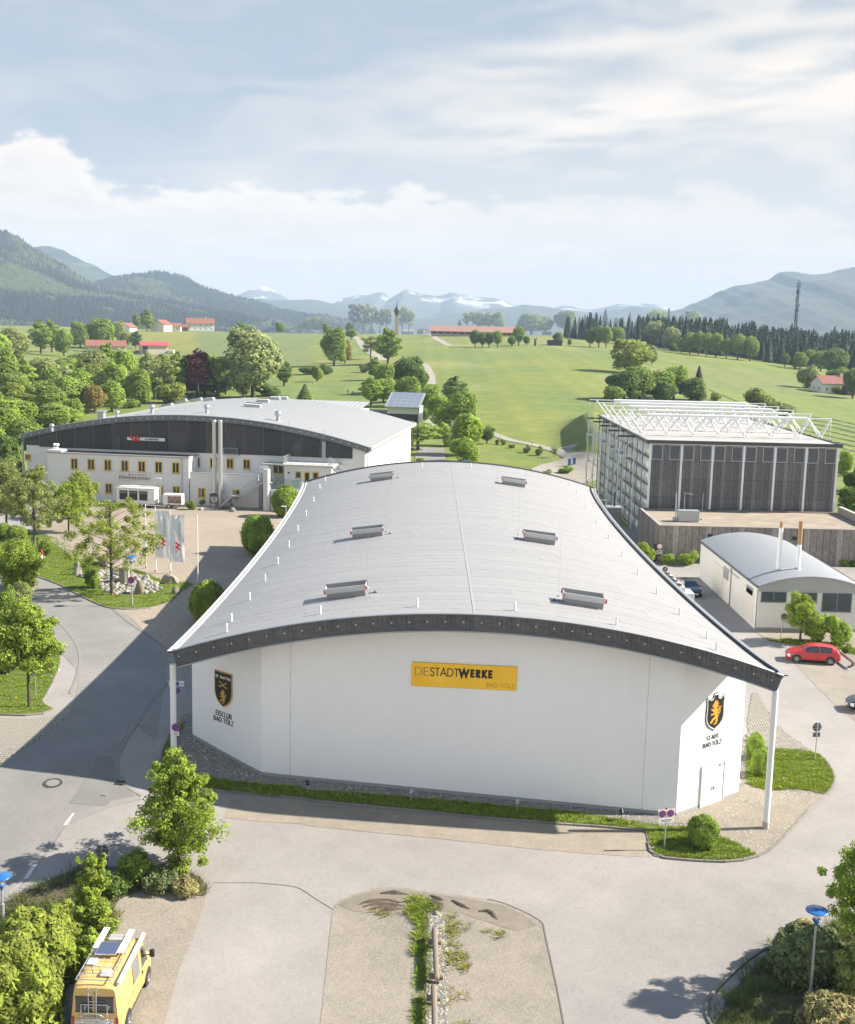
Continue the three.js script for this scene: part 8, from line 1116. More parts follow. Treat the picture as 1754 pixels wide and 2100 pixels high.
// ---- nearer trees, one by one
function nearTree(label, base, hgt, wid, mat, o2 = {}) {
  const b = base, o = thing(o2.name ?? 'broadleaf_tree', label, o2.cat ?? 'tree', [b.x, b.y, b.z]); srnd(o2.seed ?? 1); const L = new Leaves(), li = [], n = o2.limbs ?? 26, t0 = o2.clear ?? 0.2, R = wid / 2;
  for (let k = 0; k < n; k++) {
    const t = k / (n - 1), y0 = hgt * mix(t0, 0.86, t), a = k * 2.39996 + (o2.turn ?? 0), sh = o2.shape ? o2.shape(t) : Math.sin(Math.PI * clamp(0.18 + t * 0.8)) , l = R * sh * rr(0.75, 1.08), rise = hgt * rr(0.04, 0.14), e = [Math.cos(a) * l, Math.min(hgt * 0.97, y0 + rise), Math.sin(a) * l];
    li.push([[0, y0 * 0.94, 0], [e[0] * 0.55, mix(y0, e[1], 0.4), e[2] * 0.55], 0.02 + 0.03 * (1 - t) * hgt / 8, 0.02], [[e[0] * 0.55, mix(y0, e[1], 0.4), e[2] * 0.55], e, 0.02, 0.008]);
    const cl = o2.clump ?? 0.2, pts = o2.pts ?? 4; for (let q = 0; q < pts; q++) { const f = mix(o2.in ?? 0.35, 1, (q + 1) / pts), j = 0.15 * wid, c = [e[0] * f + rr(-j, j), mix(y0, e[1], f) + rr(-j, j) * 0.8, e[2] * f + rr(-j, j)], r = cl * wid * rr(0.8, 1.65) * (o2.shape ? 0.5 + 0.5 * sh : 1); L.blob([...c, r, r * 0.8, r], (o2.leaves ?? 60) * 3.2, (o2.leaf ?? 0.2) * 0.55, { gap: (o2.gap ?? 0.3) + 0.13, freq: 2.6, seed: k + q, inner: 1 }); }
  }
  L.blob([0, hgt * 0.94, 0, wid * 0.07, hgt * 0.06, wid * 0.07], 180, (o2.leaf ?? 0.2) * 0.6, { gap: 0.2 });
  branchy(li, o, hgt * 0.95, o2.r ?? 0.11, o2.bark ?? barkM); L.build('crown', LM[mat], o); return o;
}
const near = (label, z, wpx, x, top, base, wd, mat, o2) => { const b = G(...z(x, base)), zc = -b.z * 0.988 + (EYE_H - b.y) * 0.156; return nearTree(label, b, atD(...z(x, top), -b.z).y - b.y, wd * wpx / 1754 / 1.9504 * zc / FOC, mat, o2); };
near('bright maple standing alone at the tip of the lower left planting bed', zA, 1200, 1045, 178, 850, 470, 'bright', { seed: 3, limbs: 34, pts: 5, clump: 0.10, leaves: 80, leaf: 0.17, clear: 0.16, shape: (t) => (t < 0.14 ? 0.5 : t < 0.62 ? 0.85 + 0.25 * Math.sin(t * 31) : 0.4 - (t - 0.62) * 0.45), r: 0.09, gap: 0.27 });
near('sparse half-bare tree standing in the pebble bed of the park', zP, 800, 980, 15, 838, 700, 'yellow', { seed: 9, limbs: 40, pts: 3, in: 0.6, clump: 0.06, leaves: 46, leaf: 0.2, clear: 0.3, r: 0.16, gap: 0.2, shape: (t) => 0.55 + 0.5 * Math.sin(Math.PI * clamp(t * 0.9 + 0.1)) });
near('tall pale half-bare park tree left of the pebble bed', zS, 1200, 205, 540, 1062, 330, 'olive', { seed: 13, limbs: 44, pts: 3, in: 0.5, clump: 0.07, leaves: 52, leaf: 0.22, clear: 0.34, r: 0.17, gap: 0.2, bark: barkG });
near('pale spreading tree at the left edge before the arena', zS, 1200, 40, 505, 905, 240, 'olive', { seed: 14, limbs: 36, pts: 4, clump: 0.11, leaves: 60, leaf: 0.24, clear: 0.25, r: 0.15, gap: 0.25 });
near('light young tree in bloom before the left windows of the arena', zS, 1200, 470, 572, 842, 190, 'yellow', { seed: 15, limbs: 26, pts: 4, clump: 0.13, leaves: 60, leaf: 0.24, clear: 0.25, gap: 0.25 });
near('light green young tree on the walk left of the sparse park tree', zS, 1200, 402, 638, 922, 190, 'bright', { seed: 16, limbs: 28, pts: 4, clump: 0.13, leaves: 64, leaf: 0.22, clear: 0.28, gap: 0.25 });
near('dense light green tree at the left edge above the street bend', zP, 800, 165, 370, 780, 340, 'bright', { seed: 17, limbs: 30, pts: 5, clump: 0.14, leaves: 90, leaf: 0.22, clear: 0.12, gap: 0.28 });
near('light green street tree on the lower left lawn', zE, 1200, 170, 315, 922, 320, 'bright', { seed: 18, limbs: 30, pts: 5, clump: 0.14, leaves: 100, leaf: 0.22, clear: 0.38, r: 0.1, gap: 0.28, shape: (t) => 0.75 + 0.3 * Math.sin(Math.PI * t) - 0.35 * t });
near('small green tree on the gravel island before the small arched hall', zD, 1200, 1430, 260, 540, 195, 'bright', { seed: 19, limbs: 18, pts: 4, clump: 0.13, leaves: 70, leaf: 0.2, clear: 0.36, gap: 0.28, shape: (t) => 1 - 0.4 * t });
near('loose leafy tree cut off by the lower right edge', zC, 1200, 1790, 640, 1560, 470, 'fresh', { seed: 20, limbs: 40, pts: 4, in: 0.45, clump: 0.07, leaves: 60, leaf: 0.15, clear: 0.3, r: 0.12, gap: 0.25 });
near('upright young maple rising from the lower left hedge', zA, 1200, 545, 745, 1230, 230, 'bright', { seed: 21, limbs: 24, pts: 4, clump: 0.15, leaves: 80, leaf: 0.18, clear: 0.05, r: 0.06, gap: 0.3, shape: (t) => 1 - 0.75 * t });
function nearBush(label, z, wpx, x, top, base, wd, mat, o2 = {}) {
  const b = G(...z(x, base)), zc = -b.z * 0.988 + (EYE_H - b.y) * 0.156, h = Math.max(0.4, atD(...z(x, top), -b.z).y - b.y), R = wd * wpx / 1754 / 1.9504 * zc / FOC / 2, o = thing('bush', label, o2.cat ?? 'bush', b.toArray()); srnd(o2.seed ?? 2);
  const L = new Leaves(), st = [], n = o2.n ?? 26; for (let k = 0; k < n; k++) { const a = k * 2.4, r = R * Math.sqrt((k + 0.5) / n) * 0.86, y = h * (0.9 - 0.5 * Math.pow(r / R, 2)) * rr(0.62, 1.0), q = R * (o2.q ?? 0.3); st.push(bar([Math.cos(a) * r * 0.3, 0, Math.sin(a) * r * 0.3], [Math.cos(a) * r, y, Math.sin(a) * r], 0.03, 5, 0.01)); L.blob([Math.cos(a) * r, y * 0.86, Math.sin(a) * r, q, Math.min(q, h * 0.3), q], (o2.leaves ?? 130) * 2.4, (o2.leaf ?? 0.16) * 0.58, { gap: 0.32, freq: 1.7, seed: k, inner: 0.6, long: o2.long }); L.blob([Math.cos(a) * r, y * 0.45, Math.sin(a) * r, q * 1.1, h * 0.26, q * 1.1], (o2.leaves ?? 130) * 1.3, (o2.leaf ?? 0.16) * 0.58, { gap: 0.32, freq: 1.7, seed: k + 50, inner: 0.6, long: o2.long }); }
  put('stems', merge(st), barkM, o); L.build('foliage', LM[mat], o); return o;
}
nearBush('large yellow-green hedge bush at the lower left corner beside the van', zA, 1200, 90, 1080, 1820, 560, 'yellow', { seed: 31, n: 44, leaves: 240, leaf: 0.2, long: 2.2, q: 0.24 });
nearBush('yellow-green hedge bush at the left edge behind the corner lamp', zA, 1200, 200, 985, 1500, 440, 'yellow', { seed: 32, n: 36, leaves: 210, leaf: 0.2, long: 2.2, q: 0.26 });
nearBush('narrow yellow-green hedge shoot above the large corner bush', zA, 1200, 350, 905, 1380, 200, 'yellow', { seed: 33, n: 18, leaves: 150, leaf: 0.19, long: 2.2, q: 0.4 });
nearBush('dark leafy bush left of the lone maple in the planting bed', zA, 1200, 790, 712, 900, 180, 'mid', { seed: 34, n: 14, leaves: 120, leaf: 0.18, q: 0.4 });
nearBush('low dark shrub in the middle of the lower left planting bed', zA, 1200, 660, 830, 980, 170, 'dark', { seed: 35, n: 14, leaves: 120, leaf: 0.17, q: 0.4 });
nearBush('low brownish shrub behind the lone maple stem', zA, 1200, 930, 830, 950, 200, 'shrub', { seed: 36, n: 16, leaves: 110, leaf: 0.15, q: 0.36 });
nearBush('dry straw-coloured tuft at the tip of the lower left planting bed', zA, 1200, 1080, 880, 985, 130, 'dry', { seed: 37, n: 14, leaves: 90, leaf: 0.14, long: 3, q: 0.4 });
nearBush('small leafy shoot at the foot of the lone maple', zA, 1200, 1045, 770, 905, 110, 'bright', { seed: 38, n: 10, leaves: 90, leaf: 0.18, q: 0.42 });
nearBush('leafy shrub below the upright young maple beside the van', zA, 1200, 520, 1150, 1400, 200, 'bright', { seed: 39, n: 16, leaves: 120, leaf: 0.18, q: 0.36 });
nearBush('big dark shrub with pale blossom around the lower right lamp', zC, 1200, 1475, 1125, 1470, 430, 'shrub', { seed: 41, n: 44, leaves: 230, leaf: 0.19, long: 1.8, q: 0.25 });
nearBush('olive shrub at the right edge behind the lower right lamp', zC, 1200, 1760, 1190, 1600, 300, 'olive', { seed: 42, n: 30, leaves: 170, leaf: 0.19, q: 0.3 });
nearBush('straw-tipped tall shrub behind the dark lower right shrub', zC, 1200, 1430, 1105, 1380, 270, 'dry', { seed: 43, n: 22, leaves: 120, leaf: 0.16, long: 2.6, q: 0.32 });
nearBush('low mossy shrub in the lower right corner', zC, 1200, 1620, 1560, 1790, 380, 'dry', { seed: 44, n: 28, leaves: 150, leaf: 0.15, long: 2.4, q: 0.28 });
// ---------------------------------------------------------------- farms, church, barns, mast
const tileR = [0.9, 1.05].map((k) => std([0.36 * k, 0.15 * k, 0.105 * k], 0.85, { map: rep(T.grain, 2) })), plasterW = std([0.74, 0.73, 0.70], 0.9), timberD = std([0.12, 0.075, 0.05], 0.9), timberG = std([0.34, 0.30, 0.26], 0.9, { map: rep(T.wood, 3) });
// a gabled house: w along x, d along z (ridge along x unless turned), eave e, ridge r
function gabled(name, label, cat, p, turn, w2, d, e, r, wallM, roofM, opt = {}) {
  const o = thing(name, label, cat, p, turn, opt.group), ov = opt.over ?? 0.7;
  put('wall', prism([[-d / 2, -1.5], [d / 2, -1.5], [d / 2, e], [0, r - 0.15], [-d / 2, e]], w2).rotateY(Math.PI / 2).translate(-w2 / 2, 0, 0), wallM, o);
  const rf = new THREE.Group(); const sl = (r - e) / (d / 2), y2 = e - ov * sl;
  for (const s of [-1, 1]) { const g = surf([[[-w2 / 2 - ov, r + 0.12, 0], [w2 / 2 + ov, r + 0.12, 0]], [[-w2 / 2 - ov, y2 + 0.12, s * (d / 2 + ov)], [w2 / 2 + ov, y2 + 0.12, s * (d / 2 + ov)]]]), g2 = surf([[[-w2 / 2 - ov, r - 0.1, 0], [w2 / 2 + ov, r - 0.1, 0]], [[-w2 / 2 - ov, y2 - 0.1, s * (d / 2 + ov)], [w2 / 2 + ov, y2 - 0.1, s * (d / 2 + ov)]]]); put('roof', merge([g, g2, sbar([-w2 / 2 - ov, y2, s * (d / 2 + ov)], [w2 / 2 + ov, y2, s * (d / 2 + ov)], 0.1, 0.24), sbar([-w2 / 2 - ov, r, 0], [-w2 / 2 - ov, y2, s * (d / 2 + ov)], 0.1, 0.24), sbar([w2 / 2 + ov, r, 0], [w2 / 2 + ov, y2, s * (d / 2 + ov)], 0.1, 0.24)]), roofM, o); }
  if (opt.chimney) put('chimney', box(0.7, 1.6, 0.7, w2 * 0.2, r + 0.3, 0.6), plasterW, o);
  const win = (x, y, z, ry) => { const f = put('window', box(1.1, 1.2, 0.12), opt.frame ?? whitePaint, o); f.position.set(x, y, z); f.rotation.y = ry; put('pane', box(0.86, 0.98, 0.06, 0, 0, 0.05), glassDark, f); };
  if (opt.win) for (const [n, y] of opt.win) for (let k = 0; k < n; k++) win(mix(-w2 / 2, w2 / 2, (k + 0.5) / n), y, d / 2 + 0.02, 0);
  if (opt.gwin) for (const [n, y] of opt.gwin) for (let k = 0; k < n; k++) win((opt.gside ?? 1) * (w2 / 2 + 0.02), y, mix(-d / 2, d / 2, (k + 0.7) / (n + 0.4)), (opt.gside ?? 1) * Math.PI / 2);
  if (opt.balcony) { put('balcony', box(w2 * 0.9, 0.9, 1.0, 0, 3.3, d / 2 + 0.5), timberD, o); }
  return o;
}
const farm = (z, x, y, fn) => { const b = G(...z(x, y)); return fn([b.x, b.y, b.z]); };
const ridgeP = (z, x, y, D) => { const q = atD(...z(x, y), D); return [q.x, ground(q.x, q.z), q.z]; };
farm(z1, 945, 622, (p) => gabled('farmhouse', 'white farmhouse with low red gable, leftmost of the skyline farm', 'house', p, 1.15, 11, 13, 6, 9.4, plasterW, tileR[0], { gwin: [[3, 2], [3, 4.8]], win: [[3, 3]] }));
farm(z1, 1000, 620, (p) => gabled('farm_shed', 'low red-roofed shed between the skyline farmhouses', 'shed', p, 0.1, 17, 9, 4, 6.8, plasterW, tileR[1], { win: [[3, 2]] }));
farm(z1, 1065, 620, (p) => gabled('farm_shed', 'small brown shed with red roof left of the long farmhouse', 'shed', p, 0.05, 11, 8, 3.5, 5.6, timberD, tileR[0]));
farm(z1, 1170, 618, (p) => gabled('farmhouse', 'long white farmhouse with broad red roof in the middle of the skyline farm', 'house', p, 0.28, 24, 13, 6.6, 11, plasterW, tileR[0], { win: [[5, 1.8], [5, 4.8]], chimney: 1 }));
farm(z1, 1240, 616, (p) => gabled('farm_shed', 'brown timber link building right of the long farmhouse', 'shed', p, 0.2, 9, 8, 5, 8, timberD, tileR[1], { win: [[2, 2]] }));
farm(z1, 1285, 618, (p) => gabled('farmhouse', 'white house with dark upper gable, right end of the skyline farm', 'house', p, -1.1, 14, 15, 7, 11, plasterW, tileR[1], { gwin: [[3, 2], [3, 4.8]], win: [[3, 2]], balcony: 1, gside: 1 }));
farm(z1, 745, 622, (p) => gabled('farmhouse', 'white gable of a farmhouse above the slope trees at left', 'house', p, 1.2, 10, 12, 3.6, 6.8, plasterW, tileR[0], { gwin: [[2, 1.8]] }));
farm(z1, 620, 740, (p) => gabled('farm_shed', 'pale shed with reddish roof left of the red-roofed barn', 'shed', p, 0.35, 22, 9, 3.6, 6.6, std([0.5, 0.48, 0.43], 0.9), tileR[0]));
farm(z1, 898, 752, (p) => { const o = gabled('field_barn', 'plank barn with bright red roof on the left meadow', 'barn', p, 0.42, 14.5, 10, 4.9, 6.7, std([0.58, 0.53, 0.46], 0.9), std([0.42, 0.07, 0.08], 0.7), { over: 0.8 }); put('open_bay', box(2.9, 4.4, 0.1, -5.6, 2.2, 5.04), std([0.05, 0.045, 0.04], 0.9), o); for (let k = 0; k < 24; k++) put('plank', box(0.36, 5.0, 0.05, -3.9 + k * 0.46, 2.3, 5.03), std([0.56, 0.51, 0.44], 0.9), o); });
farm(z1, 1002, 752, (p) => { const o = thing('livestock_trailer', 'small white trailer parked right of the red-roofed barn', 'trailer', p); put('body', rbox(3.3, 1.7, 1.8, 0.25, 0, 1.25, 0), whitePaint, o); for (const x of [-0.6, 0.5]) put('wheel', cyl(0.35, 0.35, 0.2, 0, 0, 0, 14).rotateX(Math.PI / 2).translate(x, 0.35, 1.0), black, o); });
farm(z1, 795, 752, (p) => { const o = thing('log_pile', 'reddish pile of stacked wood left of the red-roofed barn', 'wood pile', p); srnd(3); for (let k = 0; k < 20; k++) put('log', bar([rr(-2, 1.5), rr(0.2, 2), rr(-1, 1)], [rr(-1, 2.4), rr(0.2, 1.6), rr(-1, 1)], 0.22, 6), std([0.40, 0.25, 0.18], 0.9), o); });
// skyline of the second hamlet: centre left
farm(zF, 100, 330, (p) => gabled('farmhouse', 'small red-roofed house at the left of the central hamlet', 'house', p, 0.1, 14, 10, 5, 9, plasterW, tileR[0], { win: [[3, 2]] }));
farm(zF, 30, 330, (p) => gabled('farmhouse', 'dark timber house with red roof at the arena end of the hamlet', 'house', p, 0.4, 14, 11, 6, 10, timberD, tileR[1], { win: [[3, 2]] }));
farm(zF, 245, 332, (p) => gabled('farmhouse', 'white house half hidden behind trees of the central hamlet', 'house', p, 0.1, 16, 10, 5, 8.4, plasterW, tileR[1], { win: [[4, 2]] }));
farm(zF, 390, 330, (p) => gabled('farm_shed', 'long red roof behind the thin trees of the central hamlet', 'shed', p, 0.02, 46, 12, 5, 9, plasterW, tileR[0], { win: [[6, 2]] }));
farm(zF, 775, 345, (p) => gabled('farm_building', 'pale flat-topped building behind the church trees', 'building', [p[0], p[1], p[2] - 40], 0.02, 30, 12, 7, 10, std([0.34, 0.31, 0.26], 0.9), std([0.34, 0.29, 0.23], 0.9), { win: [[6, 2]] }));
farm(zF, 865, 342, (p) => { const o = gabled('hay_barn', 'big grey plank barn with red roof beside the church trees', 'barn', p, -0.95, 26, 17, 6.2, 11.5, timberG, tileR[0], { over: 0.9 }); for (let k = 0; k < 20; k++) put('plank', box(0.05, 6.6, 0.7, 13.03, 2.6, -8 + k * 0.85), timberG, o); put('barn_door', box(0.08, 4, 4, 13.06, 2, 1), timberD, o); });
farm(zF, 970, 343, (p) => gabled('hay_barn', 'smaller brown barn with red roof right of the big plank barn', 'barn', p, -0.9, 16, 13, 5, 8.6, timberG, tileR[1], { over: 0.9 }));
farm(zF, 1155, 357, (p) => { const o = gabled('cattle_barn', 'very long low cattle barn with red roof on the skyline', 'barn', p, -0.04, 62, 18, 3.6, 7.4, std([0.42, 0.37, 0.31], 0.9), std([0.30, 0.17, 0.13], 0.85), { over: 1.2 }); for (let k = 0; k < 12; k++) put('opening', box(4.4, 1.5, 0.1, -29 + k * 5.2, 2.0, 9.04), std([0.07, 0.065, 0.06], 0.9), o); });
farm(zF, 1355, 347, (p) => gabled('farm_shed', 'dark shed with red roof at the right end of the long cattle barn', 'shed', p, 0.1, 20, 11, 5, 8, timberD, tileR[1]));
farm(zF, 1590, 348, (p) => gabled('farm_shed', 'dark low shed under the big skyline trees', 'shed', p, 0.05, 22, 10, 5, 7, timberD, std([0.10, 0.07, 0.06], 0.9)));
farm(zF, 1635, 412, (p) => { const o = thing('field_stack', 'small dark stack under the lone tree on the centre meadow', 'stack', p); put('stack', rbox(9, 3.2, 5, 0.3, 0, 1.5, 0), std([0.05, 0.045, 0.04], 0.9), o); put('cover', rbox(9.4, 0.3, 5.4, 0.1, 0, 3.2, 0), black, o); });
farm(zF, 1522, 413, (p) => { const o = thing('tree_stump', 'short dead stump at the right end of the barn field trees', 'stump', p); put('stump', merge([bar([0, 0, 0], [0, 4, 0], 0.8, 8, 0.6), bar([0, 3, 0], [-1, 5, 0], 0.4, 6, 0.2), bar([0, 3, 0], [1, 5, 0.2], 0.4, 6, 0.2)]), barkM, o); });
{ const b = ridgeP(zF, 712, 343, 960), o = thing('church_tower', 'slim church tower with dark onion dome among thin trees', 'church', b), h = atD(...zF(712, 150), 960).y - b[1], k = h / 44; // onion dome
  put('shaft', bbox(-2.6 * k, 2.6 * k, -2, 25 * k, -2.6 * k, 2.6 * k), std([0.55, 0.50, 0.38], 0.9), o); put('dome', new THREE.LatheGeometry([[3.1, 25], [2.7, 26], [2.9, 27.5], [3.9, 29.5], [4.1, 31.5], [3.2, 34], [1.5, 36], [0.8, 38], [0.5, 40], [0.25, 44], [0, 44]].map((p) => new THREE.Vector2(p[0] * k, p[1] * k)), 12), std([0.05, 0.075, 0.07], 0.6), o); put('cornice', bbox(-3 * k, 3 * k, 24.4 * k, 25.2 * k, -3 * k, 3 * k), std([0.4, 0.38, 0.33], 0.9), o); put('clock_face', cyl(1.2 * k, 1.2 * k, 0.2, 0, 0, 0, 16).rotateX(Math.PI / 2).translate(0, 21 * k, 2.65 * k), std([0.5, 0.42, 0.2], 0.6), o); }
farm(z3, 1610, 838, (p) => { const q = [p[0] + 3, p[1], p[2] - 6]; const o = gabled('cottage', 'white cottage with red roof in trees at the right edge', 'house', q, 0.15, 15, 11, 4.3, 7.2, plasterW, tileR[0], { win: [[4, 1.8]], gwin: [[2, 2.0]], gside: -1, chimney: 1 }); put('side_shed', prism([[-3, -1], [3, -1], [3, 2.4], [0, 3.6], [-3, 2.4]], 8).rotateY(Math.PI / 2).translate(1, 0, 7.5), timberD, o); });
{ const b = ridgeP(z3, 1398, 560, 800), h = atD(...z3(1415, 178), 800).y - b[1], o = thing('radio_mast', 'tall dark lattice radio mast rising above the spruce wood', 'radio mast', b), dk = std([0.07, 0.085, 0.11], 0.6), s0 = 1.2, s1 = 0.65, at = (t, i) => { const s = mix(s0, s1, t), q = i * Math.PI / 2 + Math.PI / 4; return [Math.cos(q) * s, t * h * 0.94, Math.sin(q) * s]; };
  for (let i = 0; i < 4; i++) put('leg', bar(at(0, i), at(1, i), 0.2), dk, o); const br = []; for (let k = 0; k < 20; k++) for (let i = 0; i < 4; i++) { br.push(bar(at(k / 20, i), at((k + 1) / 20, (i + 1) % 4), 0.1, 4)); br.push(bar(at((k + 1) / 20, i), at((k + 1) / 20, (i + 1) % 4), 0.1, 4)); } put('lattice', merge(br), dk, o).userData.kind = 'stuff';
  put('top_spike', bar([0, h * 0.94, 0], [0, h, 0], 0.25), dk, o); put('ring_platform', cyl(1.5, 1.5, 0.5, 0, h * 0.96, 0, 12), std([0.25, 0.25, 0.27], 0.6), o); for (const t of [0.55, 0.62, 0.69, 0.76, 0.86, 0.93]) { put('panel_antenna', merge([0, 1, 2].map((i) => box(0.4, 2.4, 0.3).translate(1.4, 0, 0).rotateY(i * 2.1 + t * 9).translate(0, t * h, 0))), std([0.2, 0.21, 0.23], 0.6), o); put('dish', new THREE.SphereGeometry(0.8, 12, 6, 0, 6.3, 0, 1.1).rotateZ(-1.57 + t * 3).translate(1.6 * Math.cos(t * 20), t * h + 2, 1.6), std([0.35, 0.36, 0.38], 0.5), o); } }
// two golfers on the green beyond the arena
function person(name, label, p, turn, pose, top, legs) {
  const o = thing(name, label, 'person', p, turn), S = (a, b, r0, r1) => [new THREE.Vector3(...a), new THREE.Vector3(...b), r0, r1];
  const B = pose ? [S([0, 1.5, 0.16], [0, 1.62, 0.22], 0.09, 0.11), S([0, 1.35, 0.1], [0, 0.95, 0], 0.16, 0.15), S([-0.15, 1.38, 0.1], [-0.05, 0.95, 0.32], 0.06, 0.045), S([0.15, 1.38, 0.1], [0.05, 0.95, 0.32], 0.06, 0.045), S([-0.1, 0.92, 0], [-0.18, 0.06, 0.02], 0.09, 0.055), S([0.1, 0.92, 0], [0.18, 0.06, 0.02], 0.09, 0.055), S([-0.18, 0.05, 0], [-0.2, 0.04, 0.18], 0.05, 0.04), S([0.18, 0.05, 0], [0.2, 0.04, 0.18], 0.05, 0.04), S([0, 1.4, 0.1], [0, 1.55, 0.17], 0.06, 0.06)]
    : [S([0, 1.62, 0], [0, 1.68, 0.02], 0.1, 0.11), S([0, 1.38, 0], [0, 0.95, 0], 0.16, 0.15), S([-0.19, 1.4, 0], [-0.27, 0.85, 0.06], 0.06, 0.045), S([0.19, 1.4, 0], [0.27, 0.85, 0.06], 0.06, 0.045), S([-0.1, 0.92, 0], [-0.11, 0.06, 0], 0.09, 0.055), S([0.1, 0.92, 0], [0.12, 0.06, 0.02], 0.09, 0.055), S([-0.11, 0.05, 0], [-0.12, 0.04, 0.18], 0.05, 0.04), S([0.12, 0.05, 0], [0.13, 0.04, 0.19], 0.05, 0.04), S([0, 1.4, 0], [0, 1.6, 0], 0.06, 0.06)];
  const f = (v) => { let s = 1e9; for (const [a, b, r0, r1] of B) { const ab = b.clone().sub(a), t = clamp(v.clone().sub(a).dot(ab) / ab.lengthSq()), d = v.distanceTo(a.clone().addScaledVector(ab, t)) - mix(r0, r1, t), k = 0.05, h = clamp(0.5 + 0.5 * (s - d) / k); s = mix(s, d, h) - k * h * (1 - h); } return s; };
  const mc = new MarchingCubes(44, black, false, false, 40000); mc.isolation = 0; const N = 44, half = 1.0; for (let z = 0; z < N; z++) for (let y = 0; y < N; y++) for (let x = 0; x < N; x++) mc.field[z * N * N + y * N + x] = -f(new THREE.Vector3((x - N / 2) / (N / 2) * half, (y - N / 2) / (N / 2) * half + 0.9, (z - N / 2) / (N / 2) * half)); mc.update();
  const g = new THREE.BufferGeometry(), pos = mc.positionArray.slice(0, mc.count * 3), col = []; for (let i = 0; i < mc.count; i++) { pos[i * 3 + 1] += 0.9; const y = pos[i * 3 + 1], c = y > 1.5 ? [0.45, 0.28, 0.2] : y > 0.93 ? top : legs; col.push(...c); } g.setAttribute('position', new THREE.BufferAttribute(new Float32Array(pos), 3)); g.setAttribute('normal', new THREE.BufferAttribute(new Float32Array(mc.normalArray.slice(0, mc.count * 3)), 3)); g.setAttribute('color', new THREE.Float32BufferAttribute(col, 3)); put('body', g, std([1, 1, 1], 0.9, { vertexColors: true }), o);
  put('hair', new THREE.SphereGeometry(0.115, 12, 8, 0, 7, 0, 1.5).translate(0, pose ? 1.66 : 1.71, pose ? 0.2 : 0), std([0.06, 0.04, 0.03], 0.9), o); return o;
}
{ const a = G(...zF(425, 700)), b = G(...zF(222, 650)); person('person', 'standing golfer in dark clothes on the mown green right of the conical tree', a.toArray(), 0.6, true, [0.06, 0.07, 0.1], [0.25, 0.22, 0.18]); person('person', 'standing golfer in pale clothes on the mown green above the arena roof', b.toArray(), -0.4, false, [0.6, 0.58, 0.55], [0.5, 0.42, 0.32]);
  const c = G(...zF(452, 699)), t = thing('golf_trolley', 'dark golf bag on a trolley beside the standing golfer', 'golf trolley', c.toArray()); put('bag', bar([0, 0.25, 0], [0.35, 1.1, 0], 0.16, 10), darkMetal, t); for (const s of [-1, 1]) put('wheel', new THREE.TorusGeometry(0.2, 0.04, 6, 14).translate(0, 0.22, s * 0.3), black, t); put('handle', bar([0.3, 0.9, 0], [0.7, 1.1, 0], 0.02), galv, t); }
// windrows of cut grass on the mown field, right
{ const rows = [], zr = Zm(2221, 1500, 1200); for (const l of [[[900, 88], [1090, 168], [1110, 176]], [[1480, 246], [1620, 262], [1800, 300]], [[1480, 262], [1640, 286], [1800, 322]], [[1470, 282], [1640, 312], [1800, 350]], [[1440, 298], [1640, 340], [1800, 376]], [[1430, 318], [1640, 368], [1800, 402]], [[1640, 396], [1800, 430]], [[1660, 424], [1800, 460]]]) { const c = dense(l.map(([x, y]) => { const p = G(...zr(x, y)); return [p.x, p.z]; }), 1.5); srnd(l[0][0]); rows.push(surf(c.map((p, i) => { const q = c[Math.min(i + 1, c.length - 1)], p0 = c[Math.max(0, i - 1)], dx = q[0] - p0[0], dz = q[1] - p0[1], ln = Math.hypot(dx, dz) || 1, h = 0.32 * rr(0.5, 1.2), wv = 0.55 * rr(0.7, 1.2), nx = -dz / ln, nz = dx / ln, y = ground(p[0], p[1]); return [[p[0] + nx * wv, y - 0.02, p[1] + nz * wv], [p[0], y + h, p[1]], [p[0] - nx * wv, y - 0.02, p[1] - nz * wv]]; }))); } tag(put('cut_grass', rows, std([0.065, 0.085, 0.025], 1)), 'dark rows of cut grass on the mown field right of the climbing hall', 'cut grass', undefined, 'stuff'); }
